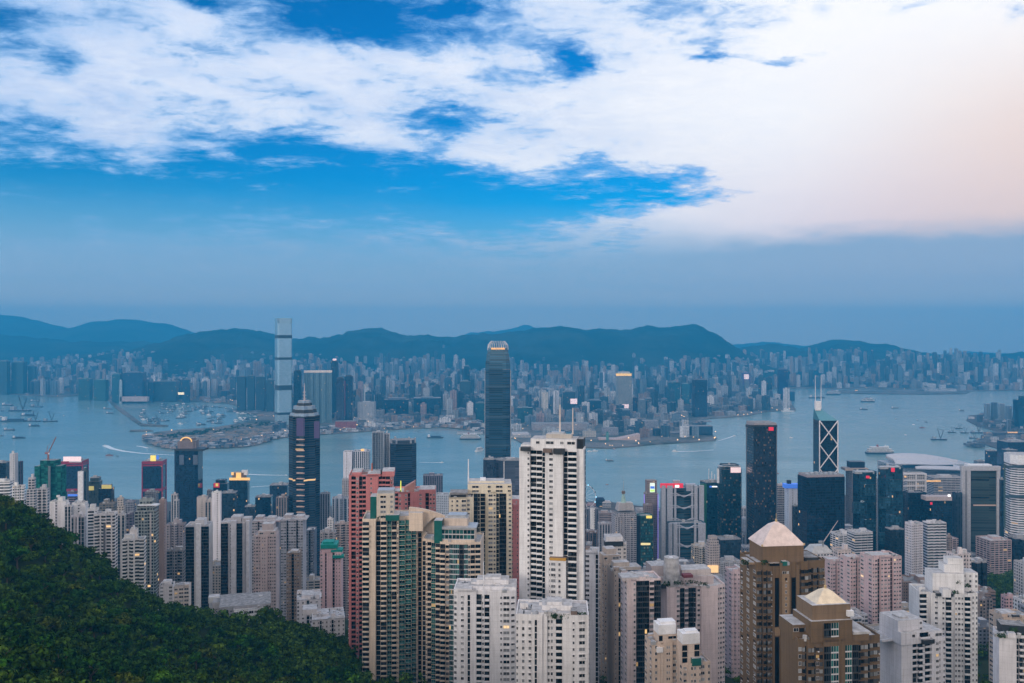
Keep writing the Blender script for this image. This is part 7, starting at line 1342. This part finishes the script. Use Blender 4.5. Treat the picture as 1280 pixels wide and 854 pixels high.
for i, (px, py, ln, k, lab) in enumerate(((10, 507, 16, 'barge', 'long dark barge far left in the left anchorage, back row'), (26, 514, 26, 'crane', 'big dark crane barge in middle of the left anchorage'), (46, 509, 16, 'crane', 'dark crane barge behind right end of left anchorage'), (18, 527, 30, 'barge', 'longest barge at front of the left anchorage'), (43, 527, 18, 'crane', 'crane barge between the two front barges of left anchorage'), (63, 527, 17, 'crane', 'rightmost crane barge in the left anchorage'), (36, 520, 18, 'barge', 'dark barge in the thick of the left anchorage'),
        (43, 533, 13, 'barge', 'lone barge just below the left anchorage'), (12, 538, 14, 'barge', 'lower left lone barge on open water'), (24, 548, 15, 'barge', 'lowest lone barge at left on open water'), (2, 545, 6, 'work', 'small boat at left picture edge, low'), (2, 522, 7, 'work', 'small boat at left picture edge, high'), (44, 502, 11, 'barge', 'distant barge near the far-left docks'), (2, 514, 7, 'work', 'middle small boat at left picture edge'))):
    boat(k, lab, px, py, ln, (i * 37) % 24 - 12, A)
for i, (px, py, ln, k, lab, rz) in enumerate(((138, 517, 10, 'barge', 'barge inside the shelter mouth', 0), (135, 511.5, 11, 'barge', 'barge behind the other one at the shelter mouth', 0), (111, 511, 3.5, 'work', 'tiny boat left of the breakwater head', 0), (80, 520, 3.5, 'work', 'tiny boat alone between anchorage and breakwater', 0), (137, 569.5, 9, 'red', 'red tug crossing below the long wake', 5), (147, 570.5, 3.5, 'work', 'tiny boat trailing the red tug', 0), (131, 557.5, 5, 'launch', 'white speedboat leading the long curved wake', 150),
        (184, 560, 3, 'launch', 'white speedboat by the spit tip with a short wake', 0), (357.5, 594.3, 3.5, 'launch', 'white launch left of the star-plan skyscraper', 0), (552.5, 578.3, 4, 'launch', 'white launch with straight wake left of domed skyscraper', 0), (59, 574, 3, 'work', 'tiny boat beside the crane on green tower', 0),
        (762, 576.5, 10, 'barge', 'dark ferry boat alone in mid harbour', -8), (737, 564.5, 6, 'launch', 'white ferry at the pier, left of a pair', 0), (744, 564, 7, 'launch', 'white ferry at the pier, right of a pair', 0), (768, 561.5, 4, 'red', 'red boat moored by the curved hall', 0), (844, 564.5, 8, 'launch', 'white ferry with wake off the far shore point', 0), (918, 545, 4, 'launch', 'small boat left of dark grid tower with faint wake', 0), (759, 606, 3.5, 'red', 'red buoy boat near the ferry wheel', 0), (989, 547.5, 4.5, 'launch', 'small white boat between grid tower and prism tower', 0), (971.5, 592, 5, 'red', 'red boat peeping out right of the dark grid tower', 0),
        (1100, 567.5, 34, 'ferry', 'large white passenger ferry with lit decks, right of the prism tower', 0), (1085, 502.5, 17, 'ferry', 'distant white passenger ship in the right harbour', 0), (1042, 493.5, 18, 'ferry', 'far pale ship under the runway pier', 0), (1021, 497.5, 19, 'barge', 'far grey ship left of the runway pier behind masts', 0), (1080, 512, 10, 'barge', 'blue barge below the distant white ship', 0), (1119, 510.5, 9, 'barge', 'blue barge in the middle of right harbour', 0), (1202, 513.5, 7, 'barge', 'small barge off the right headland', 0),
        (1120, 524, 3.5, 'work', 'tiny boat in mid right harbour', 0), (1147, 525.5, 3.5, 'work', 'tiny boat upper one of three in right harbour', 0), (1158, 528, 4.5, 'work', 'tiny boat rightmost of three in right harbour', 0), (1153, 535, 7, 'red', 'dark red tug in the right harbour', 0), (1142, 531, 3.5, 'launch', 'faint white launch left of dark red tug', 0), (1132, 544, 3.5, 'launch', 'tiny white launch above the convention hall', 0), (1174, 550, 19, 'crane', 'long crane barge above the convention hall', 0),
        (1190, 541, 10, 'crane', 'leftmost crane barge of the right headland anchorage', 0), (1199, 536, 9, 'crane', 'upper crane barge of the right headland anchorage', 0), (1206, 541.5, 10, 'crane', 'middle crane barge of the right headland anchorage', 0), (1217, 548, 10, 'crane', 'lower crane barge of the right headland anchorage', 0), (1222, 541.5, 16, 'crane', 'biggest crane barge of the right headland anchorage', 0), (1226, 550, 5, 'work', 'small boat below the headland crane barges', 0), (1245, 551, 17, 'barge', 'barge moored along the right headland wharf', 0), (1213, 557, 3.5, 'launch', 'tiny launch near the harbour front at right', 0),
        (599.5, 564, 19, 'cruise', 'white cruise ship at the pier left of domed skyscraper', 62), (544, 547.5, 20, 'barge', 'dark barge along the red-lit pier', 0), (588, 549.5, 26, 'ferry', 'low white ferry moored before the white terminal', 0), (985, 514.5, 16, 'launch', 'white yacht moored under the lone bay tower', 0))):
    boat(k, lab, px, py, ln, rz)
def shelter():
    r = random.Random(14); n = 0; zone = [(178, 506), (225, 505), (262, 508), (300, 512), (322, 520), (314, 527), (270, 534), (243, 533), (224, 531), (184, 530), (176, 521)]
    seen = []
    lab = {'work': 'dark work boat moored in the packed boat shelter', 'barge': 'dark barge moored in the packed boat shelter', 'crane': 'dark crane barge moored in the packed boat shelter', 'launch': 'white launch moored in the packed boat shelter'}
    for _ in range(900):
        px, py = r.uniform(170, 325), r.uniform(505, 534)
        if not inside(zone, px, py) or mnoise.noise(Vector((px / 16, py / 7, 3.3))) < -.12 or any(abs(px - a) < 4.6 and abs(py - b) < 1.3 for a, b in seen): continue
        if py > 541 - .05 * px + 6: continue
        seen.append((px, py)); k = r.choices(('work', 'barge', 'crane', 'launch'), (4, 4, 3, 1))[0]; boat(k, lab[k], px, py, r.uniform(5, 8) if k != 'crane' else r.uniform(7, 10), r.uniform(-25, 25), 'boats moored in the boat shelter'); n += 1
        if n > 110: break
    return n
print('BOATS', shelter())
